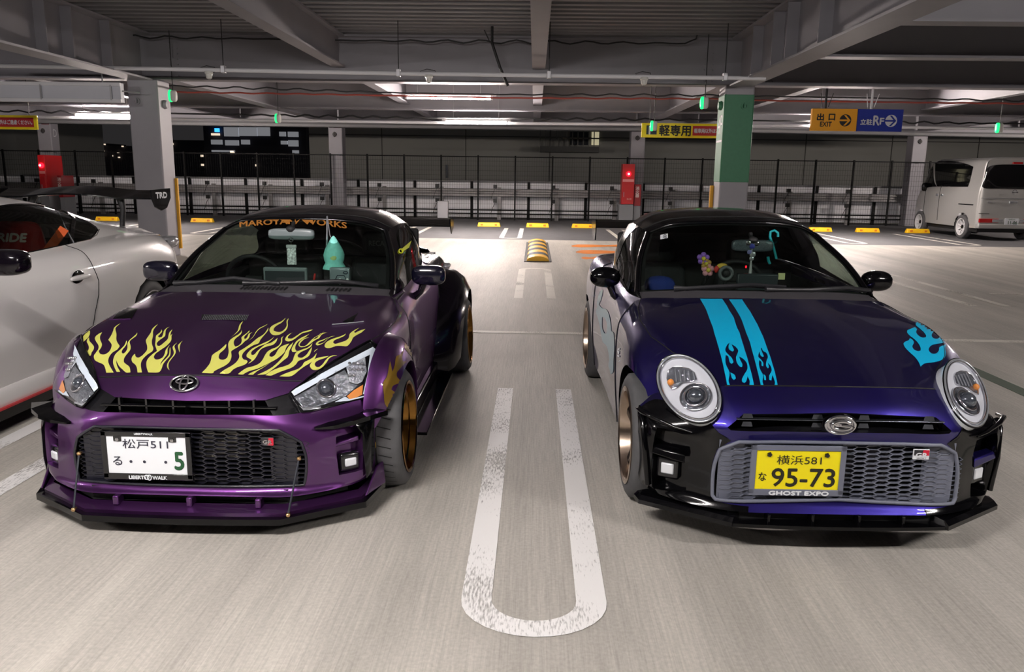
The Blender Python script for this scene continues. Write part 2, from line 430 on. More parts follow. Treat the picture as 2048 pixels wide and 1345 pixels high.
# faded orange road lettering, three long strokes
for (xa, ya, xb, yb, h) in ((1143, 493, 1300, 492, .42), (1152, 505, 1300, 505, .46), (1163, 517, 1250, 517, .36)):
    A, B_ = gz(xa, ya), gz(xb, yb); n = 24; up = []; dn = []
    for k in range(n+1):
        t = k/n; q = h*(0.45+0.55*abs(math.cos(t*4.6+xa))) * min(1, .3+t*9); x = A[0]+(B_[0]-A[0])*t; y = A[1]+(B_[1]-A[1])*t
        up.append((x, y+q, 0.003)); dn.append((x, y-q*0.7, 0.003))
    MB().add(up+dn, [(k, k+1, n+2+k, n+1+k) for k in range(n)]).build('road_lettering', M_orange, floor)
# ------------------------------------------------------------------ ceiling and steel
M_deck = mat('steel_deck', (122, 121, 124), 0.55, metal=0.25, noise=0.08, nscale=1.5)
M_steel = mat('grey_steel_paint', (136, 134, 140), 0.55, noise=0.05, nscale=2)
M_col = mat('column_paint', (150, 148, 154), 0.5, noise=0.04, nscale=3)
M_galv = mat('galvanised', (176, 176, 180), 0.4, metal=0.6)
M_black = mat('black_plastic', (18, 18, 20), 0.45); M_cable = mat('cable', (24, 24, 26), 0.6)
M_whitep = mat('white_paint', (214, 214, 218), 0.45)
ZD = 3.62
mb = MB(); y = -9.0; prof = []
while y < 27.4:
    prof += [(y, ZD), (y+.11, ZD), (y+.14, ZD+.06), (y+.24, ZD+.06)]; y += .27
vs = [(-34, a, b_) for a, b_ in prof] + [(34, a, b_) for a, b_ in prof]; k = len(prof)
ceil = MB().add(vs, [(i, i+1, k+i+1, k+i) for i in range(k-1)]).build('ceiling', M_deck, kind='structure')
MB().box(-34, 34, -9, 27.4, ZD+.12, ZD+.3).build('slab', M_deck, ceil)
def ibeam(a, b_, z0, z1, w, name='beam', tf=0.028, tw=0.02):
    # steel I section between two points
    A = Vector((a[0], a[1], 0)); d = (Vector((b_[0], b_[1], 0))-A); Ln = d.length; d.normalize(); sd = Vector((d.y, -d.x, 0)); mb = MB()
    for x0, x1, h0, h1 in ((-w/2, w/2, z0, z0+tf), (-tw/2, tw/2, z0+tf, z1-tf), (-w/2, w/2, z1-tf, z1)):
        P = [A+sd*x+d*l+Vector((0, 0, h)) for h in (h0, h1) for l in (0, Ln) for x in (x0, x1)]
        mb.add(P, [(0, 1, 3, 2), (4, 6, 7, 5), (0, 4, 5, 1), (2, 3, 7, 6), (0, 2, 6, 4), (1, 5, 7, 3)])
    return mb.build(name, M_steel, ceil)
COLX = (-15.9, -6.42, 3.25, 12.1)
for yy, z0 in ((13.55, 2.90), (20.3, 2.99)): ibeam((-34, yy), (34, yy), z0, ZD, 0.3, 'girder')
ibeam((-34, 26.6), (34, 26.6), 2.95, ZD, 0.3, 'girder')
for x in COLX: ibeam((x, -9), (x, 13.4), 2.88, ZD, 0.36, 'girder'); ibeam((x, 13.7), (x, 26.5), 2.98, ZD, 0.30, 'girder')
for c0, c1 in zip((-25.5,)+COLX, COLX+(21.6,)):
    for t in (1/3, 2/3):
        if c0 == 3.25: continue
        x = c0+(c1-c0)*t; ibeam((x, -9), (x, 13.4), 3.12, ZD, 0.21, 'beam'); ibeam((x, 13.7), (x, 26.5), 3.12, ZD, 0.21, 'beam')
for yy in (8.2, 10.5): ibeam((3.4, yy), (11.9, yy), 2.92, ZD, 0.24, 'beam'); ibeam((12.3, yy), (30, yy), 2.92, ZD, 0.24, 'beam')
for x in (5.2, 9.4): ibeam((x, 13.7), (x, 26.5), 3.12, ZD, 0.21, 'beam')
# stiffener plates and splice bolts on the beams by the columns
for x in (3.25, -6.42):
    for yy in (9.4, 10.6, 11.2, 12.2): MB().box(x-.16, x+.16, yy-.012, yy+.012, 2.92, ZD-.03).build('stiffener', M_steel, ceil)
for x in (-6.42, 3.25):
    mb = MB()
    for s in (-1, 1):
        for c_ in (0.42, 0.55):
            for q in range(7):
                mb.tube([(x+s*c_, 13.54, 2.98+q*.085), (x+s*c_, 13.515, 2.98+q*.085)], .014, 6)
    mb.build('bolt_rows', M_steel, ceil, kind='stuff')
# columns
def column(x, y, w=0.46, d=0.46, z1=2.9, y0=None):
    return MB().box(x-w/2, x+w/2, y-d/2, y+d/2, 0, z1).build('column', M_col, bevel=0.025, seg=3, kind='structure')
colA = column(-6.42, 13.62, .50, .46); colB = column(3.25, 13.62, .47, .46)
far_cols = [column(x, 26.45, .45, .45, 3.0) for x in COLX]
M_cgreen = mat('green_column_paint', (62, 124, 92), 0.5, noise=0.04)
MB().box(3.25-.239, 3.25+.239, 13.62-.234, 13.62+.234, 1.37, 2.77).build('green_band', M_cgreen, colB, bevel=0.022, label='green painted band round the column')
mb = MB(); text(mb, '4F', (3.25-.241, 13.60, 2.30), .26, .30, right=(0, -1, 0)); mb.build('lettering', M_whitep, colB)
mb = MB(); mb.box(3.25-.241, 3.25-.24, 13.42, 13.80, 2.02, 2.05); mb.build('painted_line', M_whitep, colB)
mb = MB(); text(mb, 'D', (-15.9+.2255, 26.45, 2.60), .18, .24, right=(0, 1, 0)); mb.build('lettering', M_whitep, far_cols[0])
M_yguard = mat('yellow_guard', (228, 168, 40), 0.5, noise=0.06)
for c_, x, y in ((colA, -6.42+.245, 13.80), (colB, 3.25-.285, 13.80)):
    MB().box(x-.01 if c_ is colB else x+.0, x+.05, y-.01, y+.04, 0.12, 1.32).build('corner_guard', M_yguard, c_, bevel=0.008, label='yellow corner guard strip')
for c_, x, yy, zz in ((colA, -6.52, 13.388, 2.55), (colA, -6.165, 13.6, 2.52), (colB, 3.33, 13.383, 2.58), (colB, 3.01, 13.6, 2.60)):
    mb = MB()
    if abs(yy-13.6) > .1: mb.lathe([(0, .055), (-.02, .055), (-.02, .035), (0, .035)], (x, yy, zz), 'Y', 16); mb.box(x-.015, x+.015, yy-.05, yy, zz-.03, zz+.05)
    else: mb.lathe([(0, .075), (.05 if x < 0 else -.05, .06), (.06 if x < 0 else -.06, 0)], (x, yy, zz), 'X', 16)
    mb.build('bracket', M_col if c_ is colA else M_cgreen, c_, smooth=40)
for i, c_ in enumerate(far_cols):
    x = COLX[i]; mb = MB(); mb.lathe([(0, .07), (-.03, .06), (-.035, 0)], (x-.02, 26.22, 2.66), 'Y', 14); mb.box(x-.03, x-.01, 26.17, 26.22, 2.58, 2.74); mb.build('bracket', mat('dark_steel', (70, 68, 68), .6), c_, smooth=40)
    mb = MB().box(x-.05, x+.2, 26.21, 26.224, 2.86, 2.92); mb.build('tag_plate', mat('maroon_tag', (110, 30, 40), .5), c_)
# ------------------------------------------------------------------ lamps
M_tube = mat('tube_light', (255, 240, 235), 0.5, emit=(255, 247, 243), es=TUBE)
M_tube2 = mat('tube_light_back', (255, 236, 230), 0.5, emit=(255, 240, 232), es=TUBE*BACK)
M_tube3 = mat('tube_light_aisle', (255, 236, 230), 0.5, emit=(255, 238, 230), es=TUBE*.6)
def tube_lamp(x, y, z, label, L=1.46):
    t = empty('tube_lamp', (x, y, z), label, 'lamp', 'tube lamps under the deck')
    mb = MB(); mb.box(-L/2-.1, L/2+.1, -.04, .04, .035, .075); mb.build('batten', M_whitep, t, bevel=.006)
    MB().tube([(-L/2, 0, 0), (L/2, 0, 0)], .024, 14).build('tube', M_tube2 if y > 18 else M_tube3 if y > 10 else M_tube, t, smooth=50)
    mb = MB()
    for s in (-1, 1): mb.box(s*(L/2+.02)-.02, s*(L/2+.02)+.02, -.025, .025, -.03, .04)
    mb.build('end_cap', M_whitep, t)
    mb = MB()
    for s in (-.55, .55): mb.tube([(s, 0, .07), (s, 0, ZD-z)], .006, 6)
    mb.build('hanger_rod', M_galv, t)
    return t
tube_lamp(-1.53, 14.5, 2.76, 'lit tube lamp above the aisle behind the purple car, larger of the two central ones')
tube_lamp(-1.45, 20.0, 2.69, 'lit tube lamp over the back bays, smaller of the two central ones')
tube_lamp(-10.55, 20.0, 2.75, 'lit tube lamp whose end touches the plain grey column')
tube_lamp(7.35, 20.0, 2.73, 'lit tube lamp half hidden behind the orange exit sign')
tube_lamp(16.3, 20.0, 2.73, 'unseen tube lamp added over the back bays past the silver van')  # out of view, added to continue the row and brighten the parapet
tube_lamp(-1.53, 0.75, 2.76, 'tube lamp over the front aisle facing the purple car')
tube_lamp(4.2, 0.75, 2.76, 'tube lamp over the front aisle facing the indigo car')
tube_lamp(-7.5, 0.75, 2.76, 'tube lamp over the front aisle beside the white coupe')
# green bay indicator lamps
M_gled = mat('green_led', (40, 255, 140), 0.4, emit=(20, 255, 120), es=1.6); M_shell = mat('lamp_shell', (200, 200, 196), 0.5)
def bay_lamp(px, py, Y, label, s=1.0):
    p = gy(px, py, Y); t = empty('bay_lamp', p, label, 'lamp', 'green bay indicator lamps')
    MB().ellipsoid((-.02*s, 0, 0), (.035*s, .05*s, .095*s), 16, 10, .7).build('green_lens', M_gled, t, smooth=60)
    MB().ellipsoid((.028*s, 0, 0), (.05*s, .055*s, .09*s), 16, 10, .6).build('shell', M_shell, t, smooth=60)
    MB().tube([(.02, 0, .08*s), (.02, 0, ZD-p[2])], .007, 6).build('stem', M_cable, t)
bay_lamp(344, 192, 13.2, 'green bay lamp beside the top of the plain grey column')
bay_lamp(555, 237, 19.0, 'green bay lamp over the roof of the purple car, in front of the city lights', 1.1)
bay_lamp(1407, 206, 13.1, 'green bay lamp hung just beside the green column')
bay_lamp(1306, 252, 15.5, 'green bay lamp hanging before the P on the yellow sign')
bay_lamp(1997, 256, 17.5, 'green bay lamp hanging above the silver van', 1.1)
# white conduit with its hangers and sensors
cd = empty('conduit', (-2, 12.2, 2.88), 'long white conduit pipe hung on thin rods across the aisle', 'pipe')
def off(o, *ps): return [tuple(np.array(p)-np.array(o)) for p in ps]
o3 = (-2, 12.2, 2.88); a = gy(-40, 131, 12.2); b_ = gy(1531, 157, 12.2); mid = gy(795, 147, 12.2)
MB().tube(off(o3, a, mid, b_), .03, 10).build('pipe', M_whitep, cd, smooth=60)
for px, py in ((183, 135), (447, 140), (797, 147), (1098, 151), (1450, 155)):
    p = gy(px, py, 12.2); q = (p[0], p[1], ZD); MB().tube(off(o3, p, q), .007, 6).build('hanger_rod', M_cable, cd)
    MB().box(p[0]-o3[0]-.03, p[0]-o3[0]+.03, -.045, .045, p[2]-o3[2]-.045, p[2]-o3[2]+.06).build('clamp', M_galv, cd, bevel=.006)
p = gy(183, 135, 12.2); MB().tube(off(o3, p, (p[0]-.48, 12.2, ZD)), .007, 6).build('hanger_rod', M_cable, cd)
M_sens = mat('clear_plastic', (215, 215, 210), 0.15, coat=1)
for i, (px, py, lb) in enumerate(((418, 150, 'beside the plain grey column'), (858, 157, 'above the larger central tube lamp'), (1288, 162, 'between the tube lamps and the green column'))):
    p = gy(px, py, 12.2); s = empty('sensor', p, 'small clear sensor under the white conduit, '+lb, 'sensor', 'sensors on the white conduit')
    MB().lathe([(.05, .0), (.05, .06), (.02, .065), (.01, .05), (-.05, .04), (-.065, 0)], (0, 0, 0), 'Z', 16).build('housing', M_sens, s, smooth=40)
    MB().lathe([(.0, .028), (-.045, .022), (-.05, 0)], (0, 0, -.02), 'Z', 12).build('eye', mat('grey_eye', (150, 150, 150), .2), s, smooth=50)
    MB().tube([(-.05, 0, .05), (-.13, 0, .1), (-.03, 0, .13), (.09, 0, .11), (.1, 0, .05), (.05, 0, .02)], .006, 6).build('wire', M_cable, s)
# cables
def cable(name, pts, r, m, label, wav=0.0, n=60, nz_=20, cat='cable'):
    P = densify([tuple(p) for p in pts], 0.12, closed=False) if wav else np.array(pts)
    if wav:
        for i in range(len(P)): P[i][2] += wav*math.sin(i*1.35) * (0.5+0.5*math.sin(i*.11))
    return tag(MB().tube([tuple(p) for p in P], r, 6).build(name, m), label, cat)
cable('cable', [gy(-20, 68, 13.2), gy(300, 74, 13.2), gy(700, 81, 13.2), gy(1370, 87, 13.2), gy(1392, 78, 13.2), gy(1399, 50, 13.2), gy(1400, -20, 13.2)], .012, M_cable, 'wavy black cable strung along the big girder', .03)
cable('cable', [gy(335, 172, 14.3), gy(560, 178, 14.3), gy(800, 186, 14.3), gy(1000, 189, 14.3), gy(1440, 191, 14.3), gy(1560, 193, 14.3), gy(2080, 202, 14.3)], .012, M_cable, 'upper black cable running past the larger central tube lamp', .02)
cable('cable', [gy(335, 184, 14.3), gy(600, 188, 14.3), gy(812, 192, 14.3), gy(1000, 196, 14.3), gy(1440, 198, 14.3), gy(1560, 202, 14.3), gy(2080, 208, 14.3)], .014, mat('red_cable', (150, 60, 48), .6), 'red cable running into the ends of the larger central tube lamp', .008)
cable('cable', [gy(-20, 222, 20.2), gy(340, 227, 20.2), gy(900, 237, 20.2), gy(1300, 239, 20.2), gy(2080, 248, 20.2)], .02, M_cable, 'black cable bundle sagging along the back row of tube lamps', .03)
cable('conduit', [gy(-20, 233, 20.1), gy(900, 246, 20.1), gy(1450, 250, 20.1), gy(2080, 258, 20.1)], .035, M_whitep, 'white conduit that carries the back row of tube lamps', cat='pipe')
cable('drain_pipe', [gy(-20, 241, 25.9), gy(400, 247, 25.9), gy(1000, 255, 25.9), gy(1500, 261, 25.9), gy(2080, 272, 25.9)], .075, mat('grey_pipe', (120, 120, 122), .5), 'thick grey drain pipe under the outer edge of the deck', cat='pipe')
cable('loose_cord', [(gy(945, 15, 12.9)[0], 12.9, ZD), gy(948, 15, 12.9), gy(980, 85, 12.9)], .008, M_cable, 'thin loose cord hanging down in front of the girder', cat='cord')
cable('chain', [(gy(984, 86, 12.6)[0], 12.6, ZD), gy(984, 86, 12.6), gy(1000, 135, 12.6), gy(1016, 172, 12.6)], .022, M_cable, 'short dark chain hanging slanted from the girder cable', cat='chain')
rc = empty('ceiling_rod', gy(1665, 90, 11.5), 'short white pipe with red wire under the wide beam', 'pipe')
q0 = gy(1665, 90, 11.5); MB().tube(off(q0, gy(1667, 89, 11.5), gy(1726, 91, 11.5)), .016, 8).build('wire', mat('red_wire', (150, 70, 60), .5), rc)
for px in (1655, 1676, 1712, 1722): MB().box(*[v for a_, b2 in zip(off(q0, gy(px, 90, 11.5))[0], (.03, .03, .03)) for v in (a_-b2, a_+b2)]).build('clip', M_whitep, rc)
# ------------------------------------------------------------------ hanging signs
M_yel = mat('sign_yellow', (236, 214, 20), 0.5); M_red = mat('sign_red', (176, 36, 44), 0.5); M_navy = mat('sign_navy', (34, 46, 60), 0.5)
M_ink = mat('sign_ink', (30, 30, 34), 0.6); M_exit = mat('sign_orange', (246, 170, 30), 0.5); M_blue = mat('sign_blue', (24, 46, 150), 0.5)
def kei_sign(x0, z1, Y, label, W_=2.02, H=.27):
    t = empty('hanging_sign', (x0, Y, z1), label, 'sign')
    MB().box(0, W_, 0, .05, -H, 0).build('panel', M_yel, t, bevel=.005)
    MB().box(.98, W_-.06, -.004, 0, -H+.045, -.045).build('red_field', M_red, t)
    MB().box(.09, .29, -.004, 0, -H+.055, -.045).build('parking_field', M_navy, t)
    mb = MB(); text(mb, 'P', (.19, -.006, -H/2), .10, .15, bold=.006); mb.build('lettering', M_whitep, t)
    mb = MB(); text(mb, '軽専用', (.64, -.006, -H/2), .60, .20, bold=.006); mb.build('lettering', M_ink, t)
    mb = MB(); text(mb, '軽車両以外はご遠慮ください。', (1.47, -.006, -H/2), .92, .085, bold=.003); mb.build('lettering', M_whitep, t)
    mb = MB()
    for s in (.15, W_-.15): mb.tube([(s, .02, 0), (s, .02, ZD-z1)], .006, 6)
    mb.build('hanger', M_cable, t)
    return t
p = gy(1284, 246, 16); kei_sign(p[0], p[2], 16, 'yellow and red parking notice beside the green column')
p = gy(72, 231, 16); kei_sign(p[0]-2.02, p[2], 16, 'yellow and red parking notice cut off by the edge near the white box panel')
p = gy(1625, 217, 14); q = gy(1804, 260, 14); Wd = (q[0]-p[0])/2; Hh = .36
for nm, m, dx, lb in (('exit_sign', M_exit, 0, 'orange exit sign with a round arrow hanging over the aisle'), ('floor_sign', M_blue, Wd, 'blue hanging sign reading RF with a white round arrow')):
    t = empty(nm, (p[0]+dx, 14, p[2]), lb, 'sign')
    MB().box(0.003, Wd-.003, 0, .08, -Hh, 0).build('panel', m, t, bevel=.006)
    ink = M_ink if dx == 0 else M_whitep; bk = m; cx_ = Wd*.74
    mb = MB(); mb.disc((cx_, -.003, -Hh*.52), .098, 'Y', 40); mb.build('arrow_disc', ink, t)
    mb = MB(); zc = -Hh*.52
    mb.add([(cx_-.1, -.006, zc+.014), (cx_+.05, -.006, zc+.014), (cx_+.05, -.006, zc-.014), (cx_-.1, -.006, zc-.014)], [(0, 1, 2, 3)])
    for s in (1, -1): mb.add([(cx_-.03, -.006, zc+s*.085), (cx_+.005, -.006, zc+s*.085), (cx_+.085, -.006, zc), (cx_+.05, -.006, zc)], [(0, 1, 2, 3)])
    mb.build('arrow', bk, t)
    mb = MB()
    if dx == 0: text(mb, '出', (Wd*.19, -.004, -Hh*.38), .11, .11, bold=.005); text(mb, '口', (Wd*.44, -.004, -Hh*.38), .10, .10, bold=.005); text(mb, 'EXIT', (Wd*.32, -.004, -Hh*.70), .19, .075, bold=.003)
    else: text(mb, '立駐', (Wd*.20, -.004, -Hh*.58), .19, .09, bold=.003); text(mb, 'R', (Wd*.42, -.004, -Hh*.51), .10, .15, bold=.006); text(mb, 'F', (Wd*.54, -.004, -Hh*.54), .065, .10, bold=.005)
    mb.build('lettering', ink, t)
    mb = MB(); mb.tube([(Wd*.3, .04, 0), (Wd*.3, .04, ZD-p[2])], .02, 8); mb.tube([(Wd*.22, .04, .03), (Wd*.18, .04, .25)], .006, 6); mb.tube([(Wd*.36, .04, .03), (Wd*.45, .04, .25)], .006, 6); mb.build('hanger', M_whitep if dx else M_cable, t)
    if dx: MB().box(Wd*.3-.12, Wd*.3+.12, -.05, .13, .5, .58).build('mount', M_black, t, bevel=.02)
# white box panel seen from behind, beside the plain column
p = gy(239, 166, 12.8); q = gy(239, 205, 12.8); t = empty('box_panel', (p[0], 12.8, q[2]), 'long white framed panel hanging beside the plain grey column', 'sign'); H = p[2]-q[2]
MB().box(-3.2, 0, .01, .12, 0, H).build('panel', mat('panel_white', (196, 198, 206), .5), t)
for z0 in (-.005, H-.05): MB().box(-3.2, .01, -.02, .02, z0, z0+.055).build('rail', M_whitep, t, bevel=.005)
for s in (-2.5, -1.25, -.14): MB().box(s-.012, s+.012, -.022, .0, .03, H-.03).build('bracket', M_galv, t)
mb = MB()
for s in (-2.5, -.3): mb.tube([(s, .06, H), (s, .06, ZD-q[2])], .012, 6)
mb.tube([(0, .06, H*.6), (.16, .3, H*.6)], .012, 6); mb.build('hanger', M_galv, t)
# ------------------------------------------------------------------ edge of the deck: fence, rail, parapet panels
YF = 26.1
M_fblk = mat('black_fence', (8, 8, 9), 0.6, spec=.2)
fe = empty('mesh_fence', (0, YF, 0), 'tall black welded mesh fence along the edge of the deck', 'fence')
x = -22.0; posts = []
while x < 15.5: posts.append(x); x += 1.187
post_me = None
for i, x in enumerate(posts):
    if post_me is None:
        po = MB().box(-.025, .025, -.025, .025, .02, 2.06).build('post', M_fblk, fe); post_me = po.data; po.location = (x, 0, 0)
    else:
        po = bpy.data.objects.new('post', post_me); link(po, fe); po.location = (x, 0, 0)
mb = MB(); x = -22.0
while x < 15.5: mb.box(x-.002, x+.002, -.002, .002, .06, 2.03); x += .075
z = .08
while z < 2.04: mb.box(-22, 15.5, -.007, -.001, z-.0025, z+.0025); z += .15
mb.box(-22, 15.5, -.01, .01, 2.0, 2.03)
mb.build('wire_mesh', M_fblk, fe, kind='stuff', recalc=False)
pa = empty('parapet', (0, 27.1, 0), 'white panelled parapet behind the black mesh fence', 'parapet')
M_pan = mat('parapet_panel', (242, 242, 246), 0.55, noise=0.05, nscale=6)
pm = None; x = -23.0; i = 0
while x < 16:
    if pm is None: o = MB().box(.04, 1.86, 0, .05, .06, 1.20).build('panel', M_pan, pa, bevel=.01); pm = o.data
    else: o = bpy.data.objects.new('panel', pm); link(o, pa); md = o.modifiers.new('bevel', 'BEVEL'); md.width = .01
    o.location = (x, 0, 0); x += 1.9
pm = None; x = -23.0
while x < 16:
    if pm is None: o = MB().box(-.045, .045, -.06, .03, 0, 1.24).build('post', M_fblk, pa); pm = o.data
    else: o = bpy.data.objects.new('post', pm); link(o, pa)
    o.location = (x, 0, 0); x += 1.9
MB().box(-23, 16, -.05, .08, 1.20, 1.26).build('top_rail', mat('parapet_cap', (110, 110, 112), .5), pa)
gr = empty('guard_rail', (0, 26.6, 0), 'grey steel crash rail running between fence and parapet', 'guard rail')
M_rail = mat('rail_steel', (142, 140, 140), .5, metal=.3, noise=.12, nscale=5)
mb = MB().sweep([(-22, 0, .88), (15.5, 0, .88)], [(-.03, -.13), (.03, -.11), (.03, -.05), (-.01, -.02), (-.01, .02), (.03, .05), (.03, .11), (-.03, .13)]); mb.build('rail', M_rail, gr)
pm = None; x = -22.0
while x < 15.5:
    if pm is None: o = MB().box(-.06, .06, .03, .12, 0, 1.05).build('post', M_rail, gr); pm = o.data
    else: o = bpy.data.objects.new('post', pm); link(o, gr)
    o.location = (x, 0, 0); x += 1.9*.997
for zz in (.32, .20): MB().tube([(-22, -.05, zz), (15.5, -.05, zz)], .022, 6).build('pipe', M_fblk, gr)
pm = None; x = -22.05; i = 0
while x < 15.5:
    for zz in (1.08, .62):
        if pm is None: o = MB().box(-.2, -.08, -.1, -.02, -.06, .06).tube([(-.14, -.05, -.06), (-.22, -.05, -.22), (-.28, -.05, -.4)], .008, 5).build('junction_box', M_black, gr); pm = o.data
        else: o = bpy.data.objects.new('junction_box', pm); link(o, gr)
        o.location = (x, 0, zz)
    x += 1.9
pl = gy(1535/3.938+500, 425, 25.9)
for px, w in ((886, .34),):
    p = gy(px, 440, 25.7); tag(MB().box(p[0]-w/2, p[0]+w/2, 25.6, 25.8, 0, .62).build('switch_cabinet', M_galv, bevel=.01), 'small grey steel cabinet at the fence foot behind the purple car wing', 'cabinet')
# wheel stops
M_stop = mat('stop_yellow', (240, 190, 20), .5, noise=.05); M_refl = mat('stop_reflector', (220, 130, 40), .3)
stops = sorted([(405, 445), (978, 454), (1075, 454), (1166, 455), (1283, 456), (1640, 459), (1735, 460), (1835, 462), (215, 442)])
proto = None; order = ['tenth', 'ninth', 'eighth', 'seventh', 'sixth', 'fifth', 'fourth', 'third', 'second', 'first']
for i, (px, py) in enumerate(stops):
    p = gz(px, py); p[1] = 23.0; p[0] = gy(px, py, 23.0)[0]
    lb = 'yellow wheel stop in the back bays, %s counted from the silver van' % order[len(order)-len(stops)+i]
    if proto is None:
        t = empty('wheel_stop', (p[0], 23, 0), lb, 'wheel stop', 'yellow wheel stops in the back bays'); proto = t
        MB().add([(-.33, -.08, 0), (.33, -.08, 0), (.33, .08, 0), (-.33, .08, 0), (-.30, -.05, .12), (.30, -.05, .12), (.30, .05, .12), (-.30, .05, .12)], [(0, 3, 2, 1), (4, 5, 6, 7), (0, 1, 5, 4), (1, 2, 6, 5), (2, 3, 7, 6), (3, 0, 4, 7)]).build('block', M_stop, t, bevel=.012)
        for s in (-.2, .2): MB().box(s-.035, s+.035, -.082, -.06, .035, .085).build('reflector', M_refl, t, bevel=.004)
    else:
        t = copy_tree(proto); t.location = (p[0], 23, 0); t['label'] = lb
# rubber lane hump
t = empty('lane_hump', (.075, 15.6, 0), 'domed black and yellow striped lane hump on the back aisle', 'road hump')
M_rub = mat('rubber', (40, 40, 42), .7); M_hy = mat('hump_yellow', (232, 176, 40), .55, noise=.05)
for k in range(9):
    y0 = -1.95+k*.433; n = 12; pr = [(.19*math.cos(PI*q/n), .012+.085*math.sin(PI*q/n)) for q in range(n+1)]
    s0 = .0 if 0 < k < 8 else .0
    MB().prism(pr, 'Y', y0, y0+.425).build('segment', M_hy if k % 2 == 0 else M_rub, t, smooth=40)
MB().box(-.235, .235, -2.0, 2.0, 0, .014).build('base', M_rub, t, bevel=.004)
# fire cabinets
M_fire = mat('fire_red', (196, 30, 36), .4, coat=.4); M_rlamp = mat('red_lamp', (255, 30, 40), .3, emit=(255, 20, 40), es=4); M_rcore = mat('red_lamp_core', (255, 220, 210), .3, emit=(255, 200, 190), es=8)
M_fd = mat('fire_red_dark', (150, 18, 30), .4, coat=.4)
def cabinets(px0, px1, pyt, pyb, bx0, bx1, byt, byb, Y, l1, l2, depth):
    a = gy(px0, pyt, Y); b2 = gy(px1, pyb, Y)
    t = empty('fire_hose_cabinet', (a[0], Y, 0), l1, 'fire cabinet'); w = b2[0]-a[0]
    MB().box(0, w, 0, depth, b2[2], a[2]).build('body', M_fire, t, bevel=.01)
    zl = a[2]-.3; MB().ellipsoid((w*.5, -.02, zl), (.075, .06, .075), 16, 10).build('signal_lamp', M_rlamp, t, smooth=60)
    MB().ellipsoid((w*.5, -.07, zl), (.03, .03, .03), 10, 8).build('lamp_core', M_rcore, t, smooth=60)
    MB().box(0.02, w-.02, -.004, 0, a[2]-.54, a[2]-.46).build('label_strip', mat('pink_label', (226, 150, 150), .5), t)
    MB().box(.03, w-.03, -.012, 0, b2[2]+.06, a[2]-.60).build('door', M_fire, t, bevel=.008)
    MB().box(.06, .075, -.03, -.01, a[2]-1.0, a[2]-.85).build('handle', M_galv, t)
    mb = MB(); text(mb, '消火栓', (w*.62, -.0135, b2[2]+.16), w*.4, .06); mb.build('lettering', mat('pale_print', (225, 190, 180), .5), t)
    MB().box(-.05, w, .05, depth, 0, b2[2]-.01).build('plinth', mat('plinth_grey', (128, 130, 134), .6), t)
    c_ = gy(bx0, byt, Y+.1); d_ = gy(bx1, byb, Y+.1); c_[0] = max(c_[0], b2[0])
    e = empty('extinguisher_box', (c_[0], Y+.1, d_[2]), l2, 'fire box'); w2 = d_[0]-c_[0]; h2 = c_[2]-d_[2]
    MB().box(0.025, w2, 0, depth*.7, 0, h2).build('body', M_fd, e, bevel=.01); MB().box(0.03, w2, .05, depth*.7, -d_[2], -.004).build('plinth', MATS['plinth_grey'], e)
    mb = MB()
    for k, ch in enumerate('消火器'): text(mb, ch, (w2*.5, -.003, h2*(.82-.17*k)), .11, .11, bold=.004)
    mb.build('lettering', mat('white_print', (225, 205, 200), .5), e)
    return t
cabinets(1245.5, 1267, 328, 409, 1266, 1281, 369, 412, 25.2, 'red fire hose cabinet with a glowing red lamp near the green column', 'small red extinguisher box beside the glowing hose cabinet', .45)
cabinets(74, 96, 310, 392, 112, 127, 351, 395, 23.6, 'red fire hose cabinet behind the wing of the white coupe', 'small red extinguisher box behind the wing of the white coupe', .9)
# ------------------------------------------------------------------ beyond the deck
M_out = mat('outer_wall', (150, 150, 144), .8, noise=.06, nscale=.4)
xl = gy(619, 300, 38.0)[0]
bd = empty('neighbour_building', (0, 38, -6), 'big plain grey building wall facing the deck', 'building')
MB().box(xl, 40, 0, .4, 0, 19).build('wall', M_out, bd)
for k in range(9):
    x = xl+3.4+k*3.9; MB().box(x-.02, x+.02, -.012, 0, 0, 19).build('joint', mat('joint', (70, 70, 68), .8), bd)
for zz in (6.6, 9.2, 11.8): MB().box(xl, 40, -.01, 0, zz-.02, zz+.02).build('joint', mat('joint', (70, 70, 68), .8), bd)
p = gy(1080, 293, 37.5); q = gy(1198, 262, 37.5)
MB().box(p[0], q[0], -1.0, 0, p[2]+6-.25, p[2]+6).build('balcony', mat('balcony', (90, 90, 88), .8), bd)
mb = MB()
for k in range(12):
    x = p[0]+(q[0]-p[0])*k/11; mb.box(x-.02, x+.02, -1.0, -.96, p[2]+6, q[2]+6)
for zz in (q[2]+6, (p[2]+q[2])/2+6): mb.box(p[0], q[0], -1.0, -.96, zz-.03, zz+.03)
mb.build('railing', mat('railing_grey', (120, 120, 116), .6), bd)
a_ = gy(1183, 290, 37.9); b2 = gy(1199, 264, 37.9); MB().box(a_[0], b2[0], -.05, -.01, a_[2]+6, b2[2]+6).build('window', mat('lit_window_dim', (180, 170, 140), .5, emit=(235, 225, 185), es=.45), bd)
a_ = gy(1140, 290, 37.9); b2 = gy(1178, 264, 37.9); MB().box(a_[0], b2[0], -.05, -.01, a_[2]+6, b2[2]+6).build('window', mat('dark_window', (40, 46, 56), .2), bd)
a_ = gy(891, 356, 37.9); b2 = gy(896, 330, 37.9); MB().box(a_[0], b2[0], -.05, -.01, a_[2]+6, b2[2]+6).build('window', mat('dark_window', (40, 46, 56), .2), bd)
